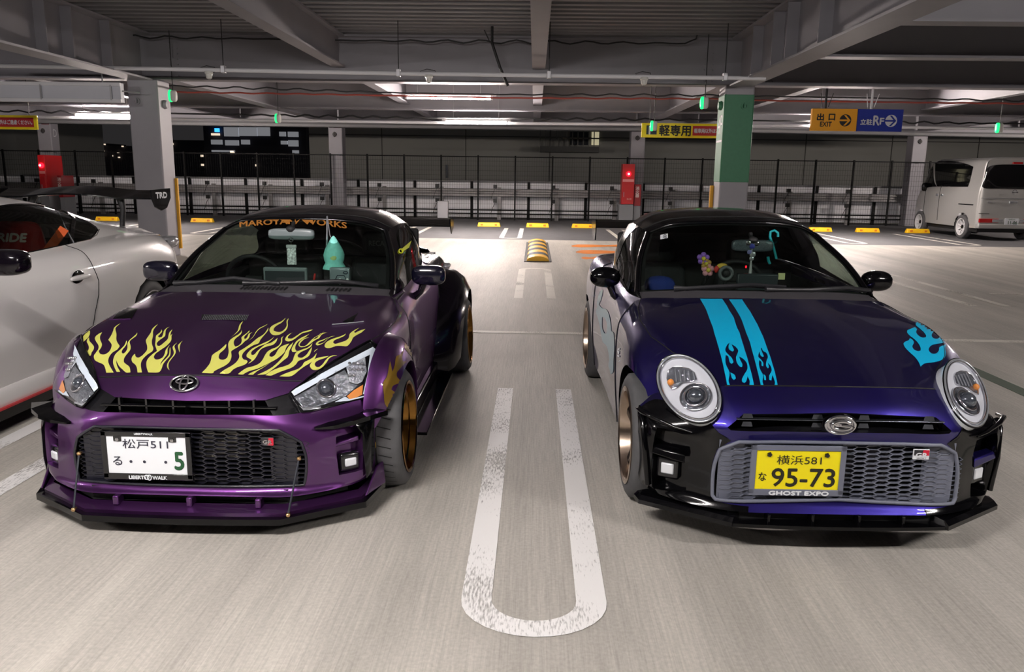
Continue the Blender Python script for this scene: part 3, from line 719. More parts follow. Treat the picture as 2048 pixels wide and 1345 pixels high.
M_nb = mat('night_facade', (34, 33, 44), .7); M_lit = mat('lit_window', (200, 205, 215), .5, emit=(200, 202, 208), es=.26); M_lamp2 = mat('city_lamp', (255, 235, 210), .5, emit=(255, 232, 205), es=.9); M_bl = mat('blue_sign', (60, 150, 240), .5, emit=(50, 150, 245), es=2.5)
def far_block(px0, px1, pyt, Y, label, wins, D=8, m=None, pyb=380):
    a = gy(px0, pyt, Y); b_ = gy(px1, pyb, Y); t = empty('distant_building', (a[0], Y, b_[2]), label, 'building', 'buildings in the night city')
    MB().box(0, b_[0]-a[0], 0, D, -8, a[2]-b_[2]).build('wall', m or M_nb, t)
    for x0, x1, y0, y1, mm in wins:
        p = gy(x0, y1, Y-.05); q = gy(x1, y0, Y-.05)
        MB().box(p[0]-a[0], q[0]-a[0], -.25, -.05, p[2]-b_[2], q[2]-b_[2]).build('window', mm, t)
    return t
far_block(405, 616, 238, 70, 'dark building with stepped rows of lit windows beyond the fence', [(450, 478, 255, 273, M_lit), (480, 515, 255, 272, M_lit), (517, 540, 255, 272, M_lit), (560, 572, 264, 273, M_lit), (577, 597, 264, 274, M_lit), (563, 576, 282, 289, M_lit), (578, 597, 281, 293, M_lit), (586, 598, 301, 307, M_lit), (424, 445, 280, 289, M_lit), (452, 478, 281, 291, M_lit), (484, 500, 280, 289, M_lit), (425, 470, 301, 304, M_lit), (462, 469, 302, 306, M_lamp2), (403, 407, 310, 314, M_lamp2), (404, 408, 328, 332, M_lamp2), (424, 440, 267, 271, M_lamp2), (431, 439, 257, 264, M_bl), (512, 515, 329, 333, M_lamp2)])
far_block(-30, 75, 285, 75, 'dark building with a bright blue and white billboard', [(43, 60, 293, 317, mat('billboard', (150, 190, 240), .5, emit=(150, 190, 245), es=1.2)), (47, 57, 302, 314, M_lit), (47, 52, 328, 333, M_lit), (56, 62, 327, 333, M_lit), (66, 78, 323, 332, M_lit), (72, 75, 284, 288, M_lamp2)], m=M_nb)
city = [(141, 281), (145, 287), (163, 286), (169, 293), (171, 303), (187, 298), (201, 298), (208, 303), (207, 310), (246, 293), (237, 305), (239, 315), (344, 288), (210, 289), (190, 309), (225, 312)]
far_block(130, 192, 284, 95, 'low dark block with a few warm lights in the night city', [(x-.6, x+.6, y-.6, y+.6, M_lamp2) for x, y in city if x < 192])
far_block(196, 262, 291, 96, 'lower dark block with warm lights beside the plain grey column', [(x-1.3, x+1.3, y-1.2, y+1.2, M_lamp2) for x, y in city if 196 < x < 262])
far_block(330, 420, 280, 90, 'unlit dark block behind the column and the lit building', [(344, 347, 286, 290, M_lamp2)])

far_block(-80, 43, 205, 39, 'grey windowless wall of a building beyond the first fire cabinet', [], m=M_out)
# ------------------------------------------------------------------ the two small roadsters
M_purple = mat('purple_metallic', (98, 54, 114), .38, metal=.92, coat=1.0)
M_indigo = mat('indigo_metallic', (42, 34, 112), .38, metal=.92, coat=1.0)
M_gblk = mat('gloss_black', (6, 6, 8), .14, coat=.3, spec=.22); M_pblk = mat('piano_black_purple', (12, 8, 15), .16, coat=.4, spec=.25)
M_matt = mat('matt_black', (14, 14, 15), .7); M_grey = mat('cowl_grey', (64, 62, 66), .55)
M_chrome = mat('chrome', (232, 232, 236), .08, metal=1.0); M_silver = mat('silver_plastic', (190, 194, 200), .25, metal=.7)
M_refl_w = mat('reflector_white', (238, 242, 248), .22, metal=.25, coat=.6); M_hblk = mat('lamp_black', (16, 16, 19), .25, coat=.6)
M_amber = mat('amber_lens', (236, 150, 70), .2, coat=.6); M_drl = mat('light_guide', (214, 226, 236), .2, coat=.6)
M_bowl = mat('lamp_bowl', (168, 174, 182), .12, metal=.85, bump=.6, nscale=60); M_goldl2 = None
M_lens = glass('clear_lens', (250, 250, 252), 1.42); M_ball = mat('projector_ball', (92, 98, 108), .03, metal=.6, coat=1)
M_wind = glass('windscreen_glass', (200, 212, 206), 1.5); M_side = glass('tinted_side_glass', (150, 158, 146), 1.5)
M_flame = mat('flame_yellow_film', (196, 195, 96), .45, coat=.2); M_cyan = mat('cyan_film', (0, 172, 218), .45, coat=.2)
M_goldf = mat('dull_gold_film', (124, 96, 26), .35, metal=.4, coat=.5); M_goldl = mat('pale_gold_film', (212, 168, 66), .4, coat=.4)
M_rubber = mat('tyre_rubber', (78, 78, 80), .75, noise=.08, nscale=30, bump=.1); M_rubdk = mat('tyre_groove', (12, 12, 12), .9)
M_gold = mat('bronze_gold_rim', (150, 108, 52), .12, metal=1.0); M_bronze = mat('pale_bronze_rim', (196, 176, 158), .2, metal=1.0)
M_int = mat('cabin_black', (17, 17, 19), .65); M_seat = mat('seat_cloth', (34, 35, 38), .8, noise=.1, nscale=60)
M_mgrey = mat('mirror_grey', (120, 130, 132), .3); M_hexg = mat('grille_grey', (104, 108, 122), .45, coat=.2); M_hexb = mat('grille_black', (26, 26, 36), .4, coat=.4)
M_plw = mat('plate_white', (232, 236, 240), .4); M_ply = mat('plate_yellow', (242, 226, 10), .4); M_pgreen = mat('plate_green', (34, 84, 50), .5)
M_redb = mat('badge_red', (196, 24, 52), .4); M_bolt = mat('brass_bolt', (206, 168, 120), .25, metal=.9)

def shift(rows, dz): return [[(x, y, z+dz) for x, y, z in r] for r in rows]
HF_R = [
 [(0, -.445, .640), (.22, -.438, .638), (.42, -.39, .622), (.56, -.315, .588), (.662, -.225, .545), (.722, -.205, .485), (.735, -.25, .36), (.735, -.27, .18)],
 [(0, -.23, .707), (.23, -.225, .704), (.43, -.20, .694), (.585, -.165, .682), (.685, -.11, .635), (.737, -.105, .56), (.747, -.13, .38), (.742, -.14, .18)],
 [(0, 0, .766), (.24, 0, .763), (.44, 0, .755), (.597, .01, .748), (.695, .02, .705), (.746, .01, .62), (.757, 0, .40), (.745, 0, .18)],
 [(0, .2, .808), (.25, .2, .805), (.45, .2, .798), (.607, .2, .788), (.697, .2, .745), (.748, .2, .645), (.757, .2, .40), (.742, .2, .17)],
 [(0, .38, .838), (.25, .39, .835), (.45, .41, .827), (.605, .43, .812), (.688, .42, .762), (.740, .4, .665), (.748, .4, .42), (.730, .4, .17)],
 [(0, .47, .852), (.25, .49, .849), (.45, .53, .840), (.617, .60, .823), (.675, .58, .78), (.735, .56, .682), (.742, .55, .43), (.722, .55, .17)]]
FA_R = [
 [(0, -.585, .165), (.22, -.583, .165), (.40, -.57, .165), (.56, -.50, .165), (.665, -.40, .165), (.718, -.29, .165)],
 [(0, -.56, .21), (.22, -.558, .21), (.42, -.545, .21), (.565, -.47, .21), (.683, -.385, .20), (.728, -.27, .20)],
 [(0, -.55, .33), (.22, -.548, .33), (.43, -.535, .33), (.57, -.46, .33), (.70, -.385, .33), (.734, -.26, .33)],
 [(0, -.545, .445), (.22, -.543, .445), (.41, -.53, .44), (.565, -.46, .44), (.705, -.38, .44), (.738, -.26, .43)],
 [(0, -.557, .50), (.22, -.552, .50), (.42, -.525, .495), (.565, -.435, .50), (.69, -.34, .495), (.74, -.25, .46)],
 [(0, -.525, .570), (.22, -.518, .570), (.42, -.472, .562), (.56, -.385, .545), (.675, -.275, .52), (.738, -.24, .475)],
 [(0, -.445, .640), (.22, -.438, .638), (.42, -.39, .622), (.56, -.315, .588), (.662, -.225, .545), (.733, -.225, .488)]]
HF_L = [
 [(0, -.44, .615), (.22, -.43, .608), (.43, -.375, .583), (.56, -.295, .603), (.658, -.245, .553), (.70, -.25, .46), (.715, -.27, .36), (.715, -.28, .18)],
 [(0, -.22, .685), (.22, -.215, .682), (.44, -.20, .668), (.585, -.155, .680), (.675, -.11, .667), (.717, -.10, .56), (.722, -.12, .36), (.715, -.15, .18)],
 [(0, 0, .742), (.24, 0, .740), (.45, 0, .734), (.605, .01, .730), (.697, .02, .697), (.732, .02, .60), (.737, 0, .38), (.72, 0, .18)],
 [(0, .2, .783), (.25, .2, .780), (.46, .2, .774), (.61, .2, .763), (.70, .2, .720), (.738, .2, .62), (.745, .2, .38), (.73, .2, .17)],
 [(0, .38, .812), (.25, .39, .809), (.46, .41, .801), (.615, .43, .786), (.695, .42, .737), (.740, .4, .64), (.745, .4, .40), (.73, .4, .16)],
 [(0, .47, .827), (.25, .49, .824), (.46, .53, .815), (.635, .60, .798), (.685, .58, .755), (.735, .56, .655), (.742, .55, .40), (.722, .55, .15)]]
FA_L = [
 [(0, -.585, .150), (.22, -.583, .150), (.41, -.575, .150), (.555, -.50, .15), (.655, -.41, .15), (.705, -.30, .15)],
 [(0, -.56, .18), (.22, -.558, .18), (.44, -.535, .18), (.57, -.475, .18), (.675, -.40, .18), (.712, -.29, .18)],
 [(0, -.55, .30), (.22, -.548, .30), (.45, -.53, .30), (.575, -.465, .30), (.687, -.385, .30), (.713, -.28, .30)],
 [(0, -.55, .42), (.22, -.548, .42), (.41, -.53, .415), (.57, -.45, .41), (.687, -.365, .40), (.712, -.27, .39)],
 [(0, -.55, .48), (.22, -.545, .478), (.41, -.505, .465), (.56, -.395, .465), (.672, -.30, .455), (.709, -.265, .43)],
 [(0, -.51, .545), (.22, -.50, .545), (.41, -.44, .535), (.56, -.34, .538), (.666, -.27, .505), (.703, -.255, .45)],
 [(0, -.44, .615), (.22, -.43, .608), (.43, -.375, .583), (.56, -.295, .603), (.658, -.245, .553), (.70, -.25, .47)]]
SIDE0 = [
 None,
 [(.655, .85, .822), (.692, .85, .78), (.722, .85, .67), (.742, .85, .43), (.720, .85, .17)],
 [(.660, 1.3, .852), (.692, 1.3, .80), (.718, 1.3, .68), (.740, 1.3, .43), (.715, 1.3, .17)],
 [(.640, 1.75, .872), (.698, 1.75, .83), (.732, 1.75, .71), (.744, 1.75, .43), (.720, 1.75, .17)],
 [(.592, 2.1, .887), (.700, 2.1, .86), (.748, 2.1, .74), (.754, 2.1, .45), (.735, 2.1, .18)],
 [(.545, 2.4, .887), (.682, 2.4, .86), (.742, 2.4, .74), (.748, 2.4, .45), (.735, 2.4, .20)],
 [(.50, 2.64, .872), (.602, 2.66, .835), (.660, 2.68, .72), (.672, 2.68, .45), (.66, 2.66, .25)]]
WS0 = [
 [(0, .575, .872), (.25, .595, .869), (.45, .645, .860), (.618, .73, .838)],
 [(0, .87, 1.040), (.235, .885, 1.036), (.425, .93, 1.020), (.575, .99, .985)],
 [(0, 1.17, 1.190), (.20, 1.18, 1.186), (.37, 1.21, 1.168), (.492, 1.26, 1.118)]]
RF0 = [
 [(0, 1.17, 1.190), (.20, 1.18, 1.186), (.37, 1.21, 1.168), (.492, 1.26, 1.118)],
 [(0, 1.30, 1.222), (.21, 1.31, 1.216), (.385, 1.33, 1.194), (.512, 1.37, 1.136)],
 [(0, 1.55, 1.252), (.22, 1.55, 1.244), (.40, 1.56, 1.216), (.527, 1.58, 1.150)],
 [(0, 1.80, 1.254), (.22, 1.80, 1.245), (.40, 1.80, 1.216), (.528, 1.80, 1.142)],
 [(0, 2.03, 1.222), (.22, 2.03, 1.212), (.39, 2.03, 1.182), (.518, 2.02, 1.105)],
 [(0, 2.26, 1.135), (.22, 2.26, 1.125), (.37, 2.25, 1.095), (.500, 2.21, 1.040)],
 [(0, 2.46, 1.02), (.22, 2.46, 1.01), (.36, 2.45, .99), (.500, 2.40, .955)],
 [(0, 2.60, .925), (.22, 2.60, .92), (.36, 2.58, .91), (.505, 2.52, .892)],
 [(0, 2.72, .872), (.22, 2.72, .872), (.36, 2.70, .872), (.50, 2.64, .872)]]
GL0 = [  # from the belt line up to the roof rail, along the car
 [(.617, .60, .823), (.616, .65, .832), (.618, .73, .838)],
 [(.652, .85, .826), (.625, .87, .89), (.592, .93, .952)],
 [(.660, 1.10, .840), (.612, 1.10, .96), (.545, 1.10, 1.042)],
 [(.660, 1.30, .852), (.602, 1.30, 1.01), (.506, 1.31, 1.128)],
 [(.654, 1.55, .865), (.603, 1.56, 1.02), (.527, 1.58, 1.150)],
 [(.640, 1.75, .873), (.598, 1.78, 1.02), (.528, 1.80, 1.142)],
 [(.605, 2.03, .886), (.570, 2.03, 1.00), (.518, 2.02, 1.105)],
 [(.570, 2.25, .888), (.540, 2.23, .97), (.500, 2.21, 1.040)],
 [(.530, 2.48, .884), (.515, 2.44, .92), (.500, 2.40, .955)],
 [(.50, 2.64, .872), (.502, 2.58, .882), (.505, 2.52, .892)]]
TAIL0 = [
 [(0, 2.72, .872), (.22, 2.72, .872), (.36, 2.70, .872), (.50, 2.64, .872), (.602, 2.66, .835)],
 [(0, 2.80, .80), (.22, 2.80, .80), (.40, 2.78, .79), (.55, 2.72, .76), (.660, 2.66, .72)],
 [(0, 2.82, .60), (.22, 2.82, .60), (.42, 2.80, .60), (.57, 2.74, .58), (.672, 2.66, .55)],
 [(0, 2.78, .30), (.22, 2.78, .30), (.42, 2.76, .30), (.57, 2.72, .30), (.665, 2.64, .28)]]

def yz_uv(P, y, z, vmin):
    U, V = np.meshgrid(np.linspace(0, P.n-1, 160), np.linspace(vmin, P.m-1, 120), indexing='ij'); U = U.ravel(); V = V.ravel()
    q = P.ev(U, V); i = np.argmin((q[:, 1]-y)**2 + (q[:, 2]-z)**2); return U[i], V[i]
def arch_uv(P, yc, zc, r, vmin, n=26):
    # wheel arch from its rear foot over the top to its front foot, in sheet coordinates
    vb = P.m-1; pts = []
    a0 = -math.asin(min(.99, (zc-.175)/r)) if zc > .175 else 0
    for k in range(n+1):
        t = a0 + (PI-2*a0)*k/n; pts.append(yz_uv(P, yc+r*math.cos(t), zc+r*math.sin(t), vmin))
    pts[0] = (pts[0][0], vb); pts[-1] = (pts[-1][0], vb)
    return pts
def cu(P, py, side=1):
    u = np.linspace(0, P.n-1, 400); q = proj(P.world(P.ev(u, 0*u), side)); return (float(u[np.argmin(abs(q[:, 1]-py))]), 0.0)
def half_to_full(poly): return poly
def seam_strip(mb, P, uvpts, side, w=.004, offn=.0012, both=True, step=.05):
    q = densify(uvpts, step, closed=False); p = P.ev(q[:, 0], q[:, 1]); n = P.nrm(q[:, 0], q[:, 1])
    for sd in ((1, -1) if both else (side,)):
        pp = (p+n*offn)*np.array([sd, 1, 1]); mb.tube([tuple(x) for x in pp], w/2, 5)
    return mb
def gap(root, P, uvpts, w=.004, sides=(1, -1)):
    for s in sides:
        seam_strip(MB(), P, uvpts, s, w, both=False).build('panel_gap', M_matt, root)
def sweep_band(mb, top, bot, thick=(0, 0, -.02)):
    k = len(top); t = np.array(thick); A = np.array(top); B = np.array(bot)
    vs = np.concatenate([A, B, B+t, A+t]); f = []
    for i in range(k-1):
        for a, b_ in ((0, 1), (1, 2), (2, 3), (3, 0)): f.append((a*k+i, a*k+i+1, b_*k+i+1, b_*k+i))
    f += [(0, k, 2*k, 3*k), (k-1, 2*k-1, 3*k-1, 4*k-1)]
    return mb.add(vs, f)
def hexes(poly, y_of, pc=.047, pr=.0196, fl=.031, depth=.016, t=.16):
    # honeycomb bars inside an outline in (x, z)
    mb = MB(); P = np.array(poly); lo, hi = P.min(0), P.max(0)
    tip = (pc*2-2*fl)/2/1.0; hw = fl/2+tip-.0005*0; hh = pr/2
    xs = np.arange(lo[0], hi[0]+pc, pc); C = []
    for i, x in enumerate(xs):
        for z in np.arange(lo[1]-pr, hi[1]+pr, pr): C.append((x, z+(pr/2 if i % 2 else 0)))
    C = np.array(C); C = C[inside(C, [poly])]
    for x, z in C:
        o = [(x-hw, z), (x-fl/2, z+hh), (x+fl/2, z+hh), (x+hw, z), (x+fl/2, z-hh), (x-fl/2, z-hh)]
        ii = [(x+(a-x)*(1-t*.6), z+(b_-z)*(1-t)) for a, b_ in o]
        vs = [(a, y_of(a), b_) for a, b_ in o] + [(a, y_of(a), b_) for a, b_ in ii] + [(a, y_of(a)+depth, b_) for a, b_ in ii]
        f = [(k, (k+1) % 6, 6+(k+1) % 6, 6+k) for k in range(6)] + [(6+k, 6+(k+1) % 6, 12+(k+1) % 6, 12+k) for k in range(6)]
        mb.add(vs, f)
    return mb
def wheel(parent, x, y, z, r, w, rr, m_rim, side, style, camber=0.0, grooves=False, name='wheel'):
    # x: outer face of the tyre
    t = MB(); hw = w/2; b_ = r-rr
    pr = [(-hw*.86, rr-.012), (-hw*.96, rr+.004), (-hw, rr+b_*.45), (-hw*.93, r-.022), (-hw*.78, r-.004), (-hw*.4, r), (0, r+.001), (hw*.4, r), (hw*.78, r-.004), (hw*.93, r-.022), (hw, rr+b_*.45), (hw*.96, rr+.004), (hw*.86, rr-.012), (-hw*.86, rr-.012)]
    t.lathe(pr, (0, 0, 0), 'X', 64); o = t.build(name, M_rubber, parent, smooth=50)
    o.location = ((x-hw*1.0)*side, y, z); o.rotation_euler = (0, math.radians(camber)*side, 0)
    s = side
    if grooves:
        g = MB()
        for k in range(40):
            a = 2*PI*k/40
            for u0, u1, da in ((-.62, -.08, .055), (.05, .62, .055)):
                P = [(s*hw*(u0+(u1-u0)*q/3), (r+.0016)*math.cos(a+da*q/3), (r+.0016)*math.sin(a+da*q/3)) for q in range(4)]
                Q = [(s*hw*(u0+(u1-u0)*q/3), (r+.0016)*math.cos(a+da*q/3+.014), (r+.0016)*math.sin(a+da*q/3+.014)) for q in range(4)]
                g.add(P+Q, [(q, q+1, 5+q, 4+q) for q in range(3)])
        for u in (-.02,): g.lathe([(s*hw*u-.004, r+.0016), (s*hw*u+.004, r+.0016)], (0, 0, 0), 'X', 64)
        g.build('tread_groove', M_rubdk, o, recalc=False, kind='stuff')
    m = MB()
    if style == 'dish':   # stepped deep dish
        pr = [(hw*.98, rr-.002), (hw*1.0, rr+.004), (hw*1.03, rr-.004), (hw*.98, rr-.012), (hw*.72, rr-.018), (hw*.66, rr-.03), (hw*.42, rr-.036), (hw*.36, rr-.05), (hw*.1, rr-.056), (hw*.02, rr-.07), (-hw*.15, rr-.075)]
        m.lathe([(a*s, q) for a, q in pr], (0, 0, 0), 'X', 56)
    else:
        pr = [(hw*.94, rr+.006), (hw*1.02, rr+.008), (hw*1.05, rr-.002), (hw*.98, rr-.014), (hw*.45, rr-.024), (-hw*.6, rr-.04)]
        m.lathe([(a*s, q) for a, q in pr], (0, 0, 0), 'X', 56)
    m.build('rim', m_rim, o, smooth=35)
    m2 = MB().disc((-s*hw*.5, 0, 0), rr, 'X', 40); m2.build('brake_disc', mat('dark_wheel_back', (14, 14, 15), .6), o)
    ns = {'dish': 6, 'alloy': 9}.get(style, 5)
    for k in range(ns):
        a = 2*PI*k/ns+.3; sp = MB(); d = (math.cos(a), math.sin(a)); n2 = (-d[1], d[0])
        for e0, e1, w0, w1, x0, x1 in ((.03, rr-.02, .020, .013, .35, .62),):
            if style == 'dish': x0, x1, e1 = -.05, -.02, rr-.06
            P = []
            for e, ww, xx in ((e0, w0, x0), (e1, w1, x1)):
                for q in (-1, 1):
                    for dx in (0, -.02): P.append((s*(hw*xx+dx), d[0]*e+n2[0]*ww*q, d[1]*e+n2[1]*ww*q))
            sp.add(P, [(0, 2, 6, 4), (1, 5, 7, 3), (0, 4, 5, 1), (2, 3, 7, 6)])
        sp.build('spoke', m_rim if style in ('dish', 'alloy') else M_gblk, o)
    hb = MB().lathe([(s*(hw*(.4 if style != 'dish' else 0)), .055), (s*(hw*(.52 if style != 'dish' else .06)), .05), (s*(hw*(.56 if style != 'dish' else .1)), .0)], (0, 0, 0), 'X', 20)
    hb.build('hub', M_gblk if style != 'dish' else m_rim, o, smooth=40)
    return o

def loc(B, px, py, y):
    # point seen at a pixel on the car's own plane y
    o = w2l(CAM, B['org']); d = d2l(ray(px, py), B['org']); p = o + d*(y-o[1])/d[1]
    return (float(p[0]), float(y), float(p[2]))
def roadster(V):
    # V: variant settings; returns the root, sheets and surface finder
    L = V == 'purple'; sd = 1 if L else -1; dz = -.022 if L else 0.0
    org = (-1.39, 3.60, 0, 0.0) if L else (1.19, 3.53, 0, 0.018)
    paint = M_purple if L else M_indigo
    root = empty('roadster', org[:3], 'purple two-seat roadster with yellow flame graphics on its bonnet' if L else 'dark indigo two-seat roadster with cyan bonnet stripes and oval headlamps', 'car', rz=org[3])
    B0 = dict(org=org)
    HF = Patch(HF_L if L else HF_R, org); FA = Patch(FA_L if L else FA_R, org)
    side_rows = shift(SIDE0[1:], dz); first = [tuple(p) for p in HF.P[5][3:]]
    SI = Patch([first]+side_rows, org); WS = Patch(shift(WS0, dz), org); RF = Patch(shift(RF0, dz), org)
    gl = shift(GL0, dz); gl[0][0] = first[0]; GL = Patch(gl, org); TA = Patch(shift(TAIL0, dz), org)
    sk = Skin([HF, FA, SI], org)
    B = dict(root=root, HF=HF, FA=FA, SI=SI, WS=WS, RF=RF, GL=GL, org=org, sk=sk, sd=sd, dz=dz, paint=paint, L=L)
    um = 5
    # bonnet and wings
    edge = ([(0, 2.0, 1), (616, 762), (660, 735), (700, 709), (740, 683), (775, 659), (790, 645), (797, 625), (796, 603)] if L else
            [(0, 2.05, 1), (1437, 770), (1400, 735), (1345, 705), (1302, 674), (1281, 642), (1276, 618), (1284, 601)])
    e = HF.uvs(edge, sd); e[-1] = (um, 3.0); e[1] = (max(e[1][0], .0), e[1][1])
    B['hood_edge'] = e
    hood = [(0, 0)] + e + [(um, 0)]
    region(MB(), HF, [hood], sd, .13, both=True).build('bonnet', paint, root, smooth=180, weld=1e-4)
    ar = arch_uv(HF, 0, .275 if not L else .27, .325, 4.2)
    fend = e + [(um, 7)] + ar + [(0, 7)]
    for s in (1, -1): region(MB(), HF, [fend], s, .13).build('front_wing', paint, root, smooth=180, weld=1e-4)
    gap(root, HF, e[2:]); gap(root, HF, [(0.0, 0), (0.0, 2.0)], .006)
    # doors and rear quarters
    ud = 3.25
    for s in (1, -1):
        region(MB(), SI, [[(0, 0), (ud, 0), (ud, 4), (0, 4)]], s, .14).build('door', paint if not L else paint, root, smooth=180, weld=1e-4)
        ar2 = arch_uv(SI, 2.23, .275, .33, 1.0)
        region(MB(), SI, [[(ud, 0), (6, 0), (6, 4)] + ar2 + [(ud, 4)]], s, .14).build('rear_quarter', paint if not L else M_pblk, root, smooth=180, weld=1e-4)
    gap(root, SI, [(0.02, .6), (0.02, 4)], .006); gap(root, SI, [(ud, 0), (ud, 4)], .006)
    # door handles
    for s in (1, -1):
        p = SI.ev(2.85, 1.35)[0]; MB().box(-.012, .016, -.09, .09, -.012, .012).build('door_handle', M_gblk, root, bevel=.01).location = (p[0]*s, p[1], p[2])
    # greenhouse
    region(MB(), WS, [[(0, 0), (2, 0), (2, 3), (0, 3)]], 1, .15, both=True).build('windscreen', M_wind, root, smooth=180, weld=1e-4)
    fr = MB(); inn = [(.06, 0), (1.93, 0), (1.93, 2.78), (.06, 2.80)]
    region(fr, WS, [[(0, 0), (2, 0), (2, 3), (0, 3)], inn], 1, .15, off=-.004, both=True); fr.build('windscreen_frame', M_matt, root, smooth=180, weld=1e-4)
    pf = MB()
    for s in (1, -1):
        q = WS.ev(np.linspace(0, 2, 22), np.full(22, 3.0))*np.array([s, 1, 1]); pf.tube([tuple(x) for x in q], .017, 8)
    q = WS.ev(np.full(20, 2.0), np.linspace(0, 3, 20)); q2 = np.concatenate([q[::-1]*np.array([-1, 1, 1]), q[1:]]); pf.tube([tuple(x+np.array([0, 0, .002])) for x in q2], .013, 8)
    pf.build('pillar_trim', M_gblk, root, smooth=60)
    p, f = RF.grid(60, 26); MB().add(p, f).mirror().build('roof', M_gblk if not L else M_pblk, root, smooth=180, weld=1e-4)
    # the roof is split by a thin groove across and panel seams
    gap(root, RF, [(.9, 0), (.9, 3)], .007); gap(root, RF, [(4.6, 0), (4.6, 3)], .007)
    win = ([(819, 583), (811, 540), (800, 500), (793, 474), (800, 456), (812, 449), (822, 451), (836, 470), (848, 497), (858, 528), (862, 541), (840, 562)] if L else
           [(1261, 587), (1269, 542), (1287, 498), (1296, 470), (1294, 460), (1285, 455), (1272, 456), (1251, 478), (1240, 505), (1232, 527), (1238, 548), (1249, 568)])
    w = smooth_poly(GL.uvs(win, sd), 3, 70)
    for s in (1, -1):
        region(MB(), GL, [[(0, 0), (9, 0), (9, 2), (0, 2)], w], s, .14).build('window_frame', M_gblk if not L else M_pblk, root, smooth=180, weld=1e-4)
        region(MB(), GL, [w], s, .14, off=-.003).build('side_window', M_side, root, smooth=180, weld=1e-4)
    p, f = TA.grid(24, 30); MB().add(p, f).mirror().build('rear_bumper', paint, root, smooth=180, weld=1e-4)
    # cabin and hidden bulk under the panels
    cb = MB(); cb.box(-.66, .66, .62, 2.35, .16, .20); cb.box(-.66, .66, .60, .66, .2, .76); cb.box(-.64, .64, 2.05, 2.5, .2, .86)
    for s in (-1, 1): cb.box(s*.655-.012, s*.655+.012, .6, 2.4, .18, .79)
    cb.build('cabin_tub', M_int, root)
    ub = MB(); ub.box(-.55, .55, -.36, .62, .17, .55); ub.box(-.55, .55, 2.0, 2.7, .22, .6); ub.box(-.69, .69, .34, 1.9, .13+.02*(not L), .20); ub.build('underbody', M_matt, root)
    d = MB(); d.sweep([(-.615, 0, 0), (.615, 0, 0)], [(-.66, .80+dz), (-.85, .835+dz), (-1.08, .82+dz), (-1.16, .74+dz), (-1.16, .5), (-.66, .5)]); d.build('dashboard', M_int, root, bevel=.01)
    for s in (-1, 1):
        c = MB(); x = s*.31; c.box(x-.23, x+.23, 1.45, 1.95, .24, .40); c.build('seat_cushion', M_seat, root, bevel=.05, seg=3)
        c = MB(); c.add([(x-.22, 1.86, .38), (x+.22, 1.86, .38), (x+.20, 2.0, .86), (x-.20, 2.0, .86), (x-.22, 2.02, .38), (x+.22, 2.02, .38), (x+.20, 2.12, .86), (x-.20, 2.12, .86)], [(0, 1, 2, 3), (4, 7, 6, 5), (0, 4, 5, 1), (1, 5, 6, 2), (2, 6, 7, 3), (3, 7, 4, 0)]); c.build('seat_back', M_seat, root, bevel=.04, seg=3)
        c = MB(); c.box(x-.13, x+.13, 1.99, 2.1, .87, 1.04); c.build('headrest', M_seat, root, bevel=.04, seg=3)
    rl = MB().box(-.56, .56, 2.16, 2.2, .84, 1.06); rl.build('rear_panel', M_int, root, bevel=.02)
    sw = MB(); x = -.31 if L else .02; n = 40; P = []
    for k in range(n+1):
        a = 2*PI*k/n; P.append((x+.175*math.cos(a), 1.24-.06*math.sin(a), .80+dz+.165*math.sin(a)))
    sw.tube(P, .014, 8, caps=False); sw.box(x-.16, x+.16, 1.235, 1.255, .78+dz, .81+dz); sw.box(x-.05, x+.05, 1.2, 1.26, .74+dz, .84+dz); sw.build('steering_wheel', M_int, root, smooth=50)
    # rear-view mirror
    a, b_ = (loc(B0, 537, 468, 1.02), loc(B0, 629, 468, 1.02)) if L else (loc(B0, 1463, 491, 1.02), loc(B0, 1546, 491, 1.02))
    xm = (a[0]+b_[0])/2; wm = (b_[0]-a[0]); zm = a[2]
    o = MB().ellipsoid((0, 0, 0), (wm/2, .022, .033), 28, 10, .45).build('rear_view_mirror', M_mgrey if L else mat('carbon_weave', (70, 78, 84), .35, noise=.5, nscale=160), root, smooth=50); o.location = (xm, 1.02, zm)
    MB().tube([(0, .01, .02), (0, .05, .065)], .012, 8).ellipsoid((0, -.01, .03), (.028, .02, .022), 12, 8).build('mirror_stem', M_int, o, smooth=60)
    # cowl, wipers
    c = MB(); n = 30; top = []; bot = []
    for k in range(n+1):
        v = -3+6*k/n; s = -1 if v < 0 else 1; av = abs(v)
        top.append(WS.ev(.035, av*.985)[0]*np.array([s, 1, 1])+np.array([0, -.008, -.004])); bot.append(HF.ev(5, min(av, 2.96))[0]*np.array([s, 1, 1])+np.array([0, .0, -.008]))
    c.add(top+bot, [(k, k+1, n+2+k, n+1+k) for k in range(n)]); cw = c.build('cowl', M_grey, root, smooth=60)
    vt = MB()
    for x0, k in ((-.05, 12), (.40, 6)) if L else ():
        for q in range(k):
            x = x0 + q*.021 - .10
            v = abs(x)/.25 if abs(x) < .25 else 1+(abs(x)-.25)/.2
            t_ = WS.ev(.02, v)[0]; b2 = HF.ev(5, v)[0]; a1 = t_*.35+b2*.65; a2 = t_*.75+b2*.25; z_ = .0035
            vt.add([(x, a1[1], a1[2]+z_), (x+.009, a1[1], a1[2]+z_), (x+.019, a2[1], a2[2]+z_), (x+.010, a2[1], a2[2]+z_)], [(0, 1, 2, 3)])
    if vt.v: vt.build('vent_slot', M_matt, root, kind='stuff')
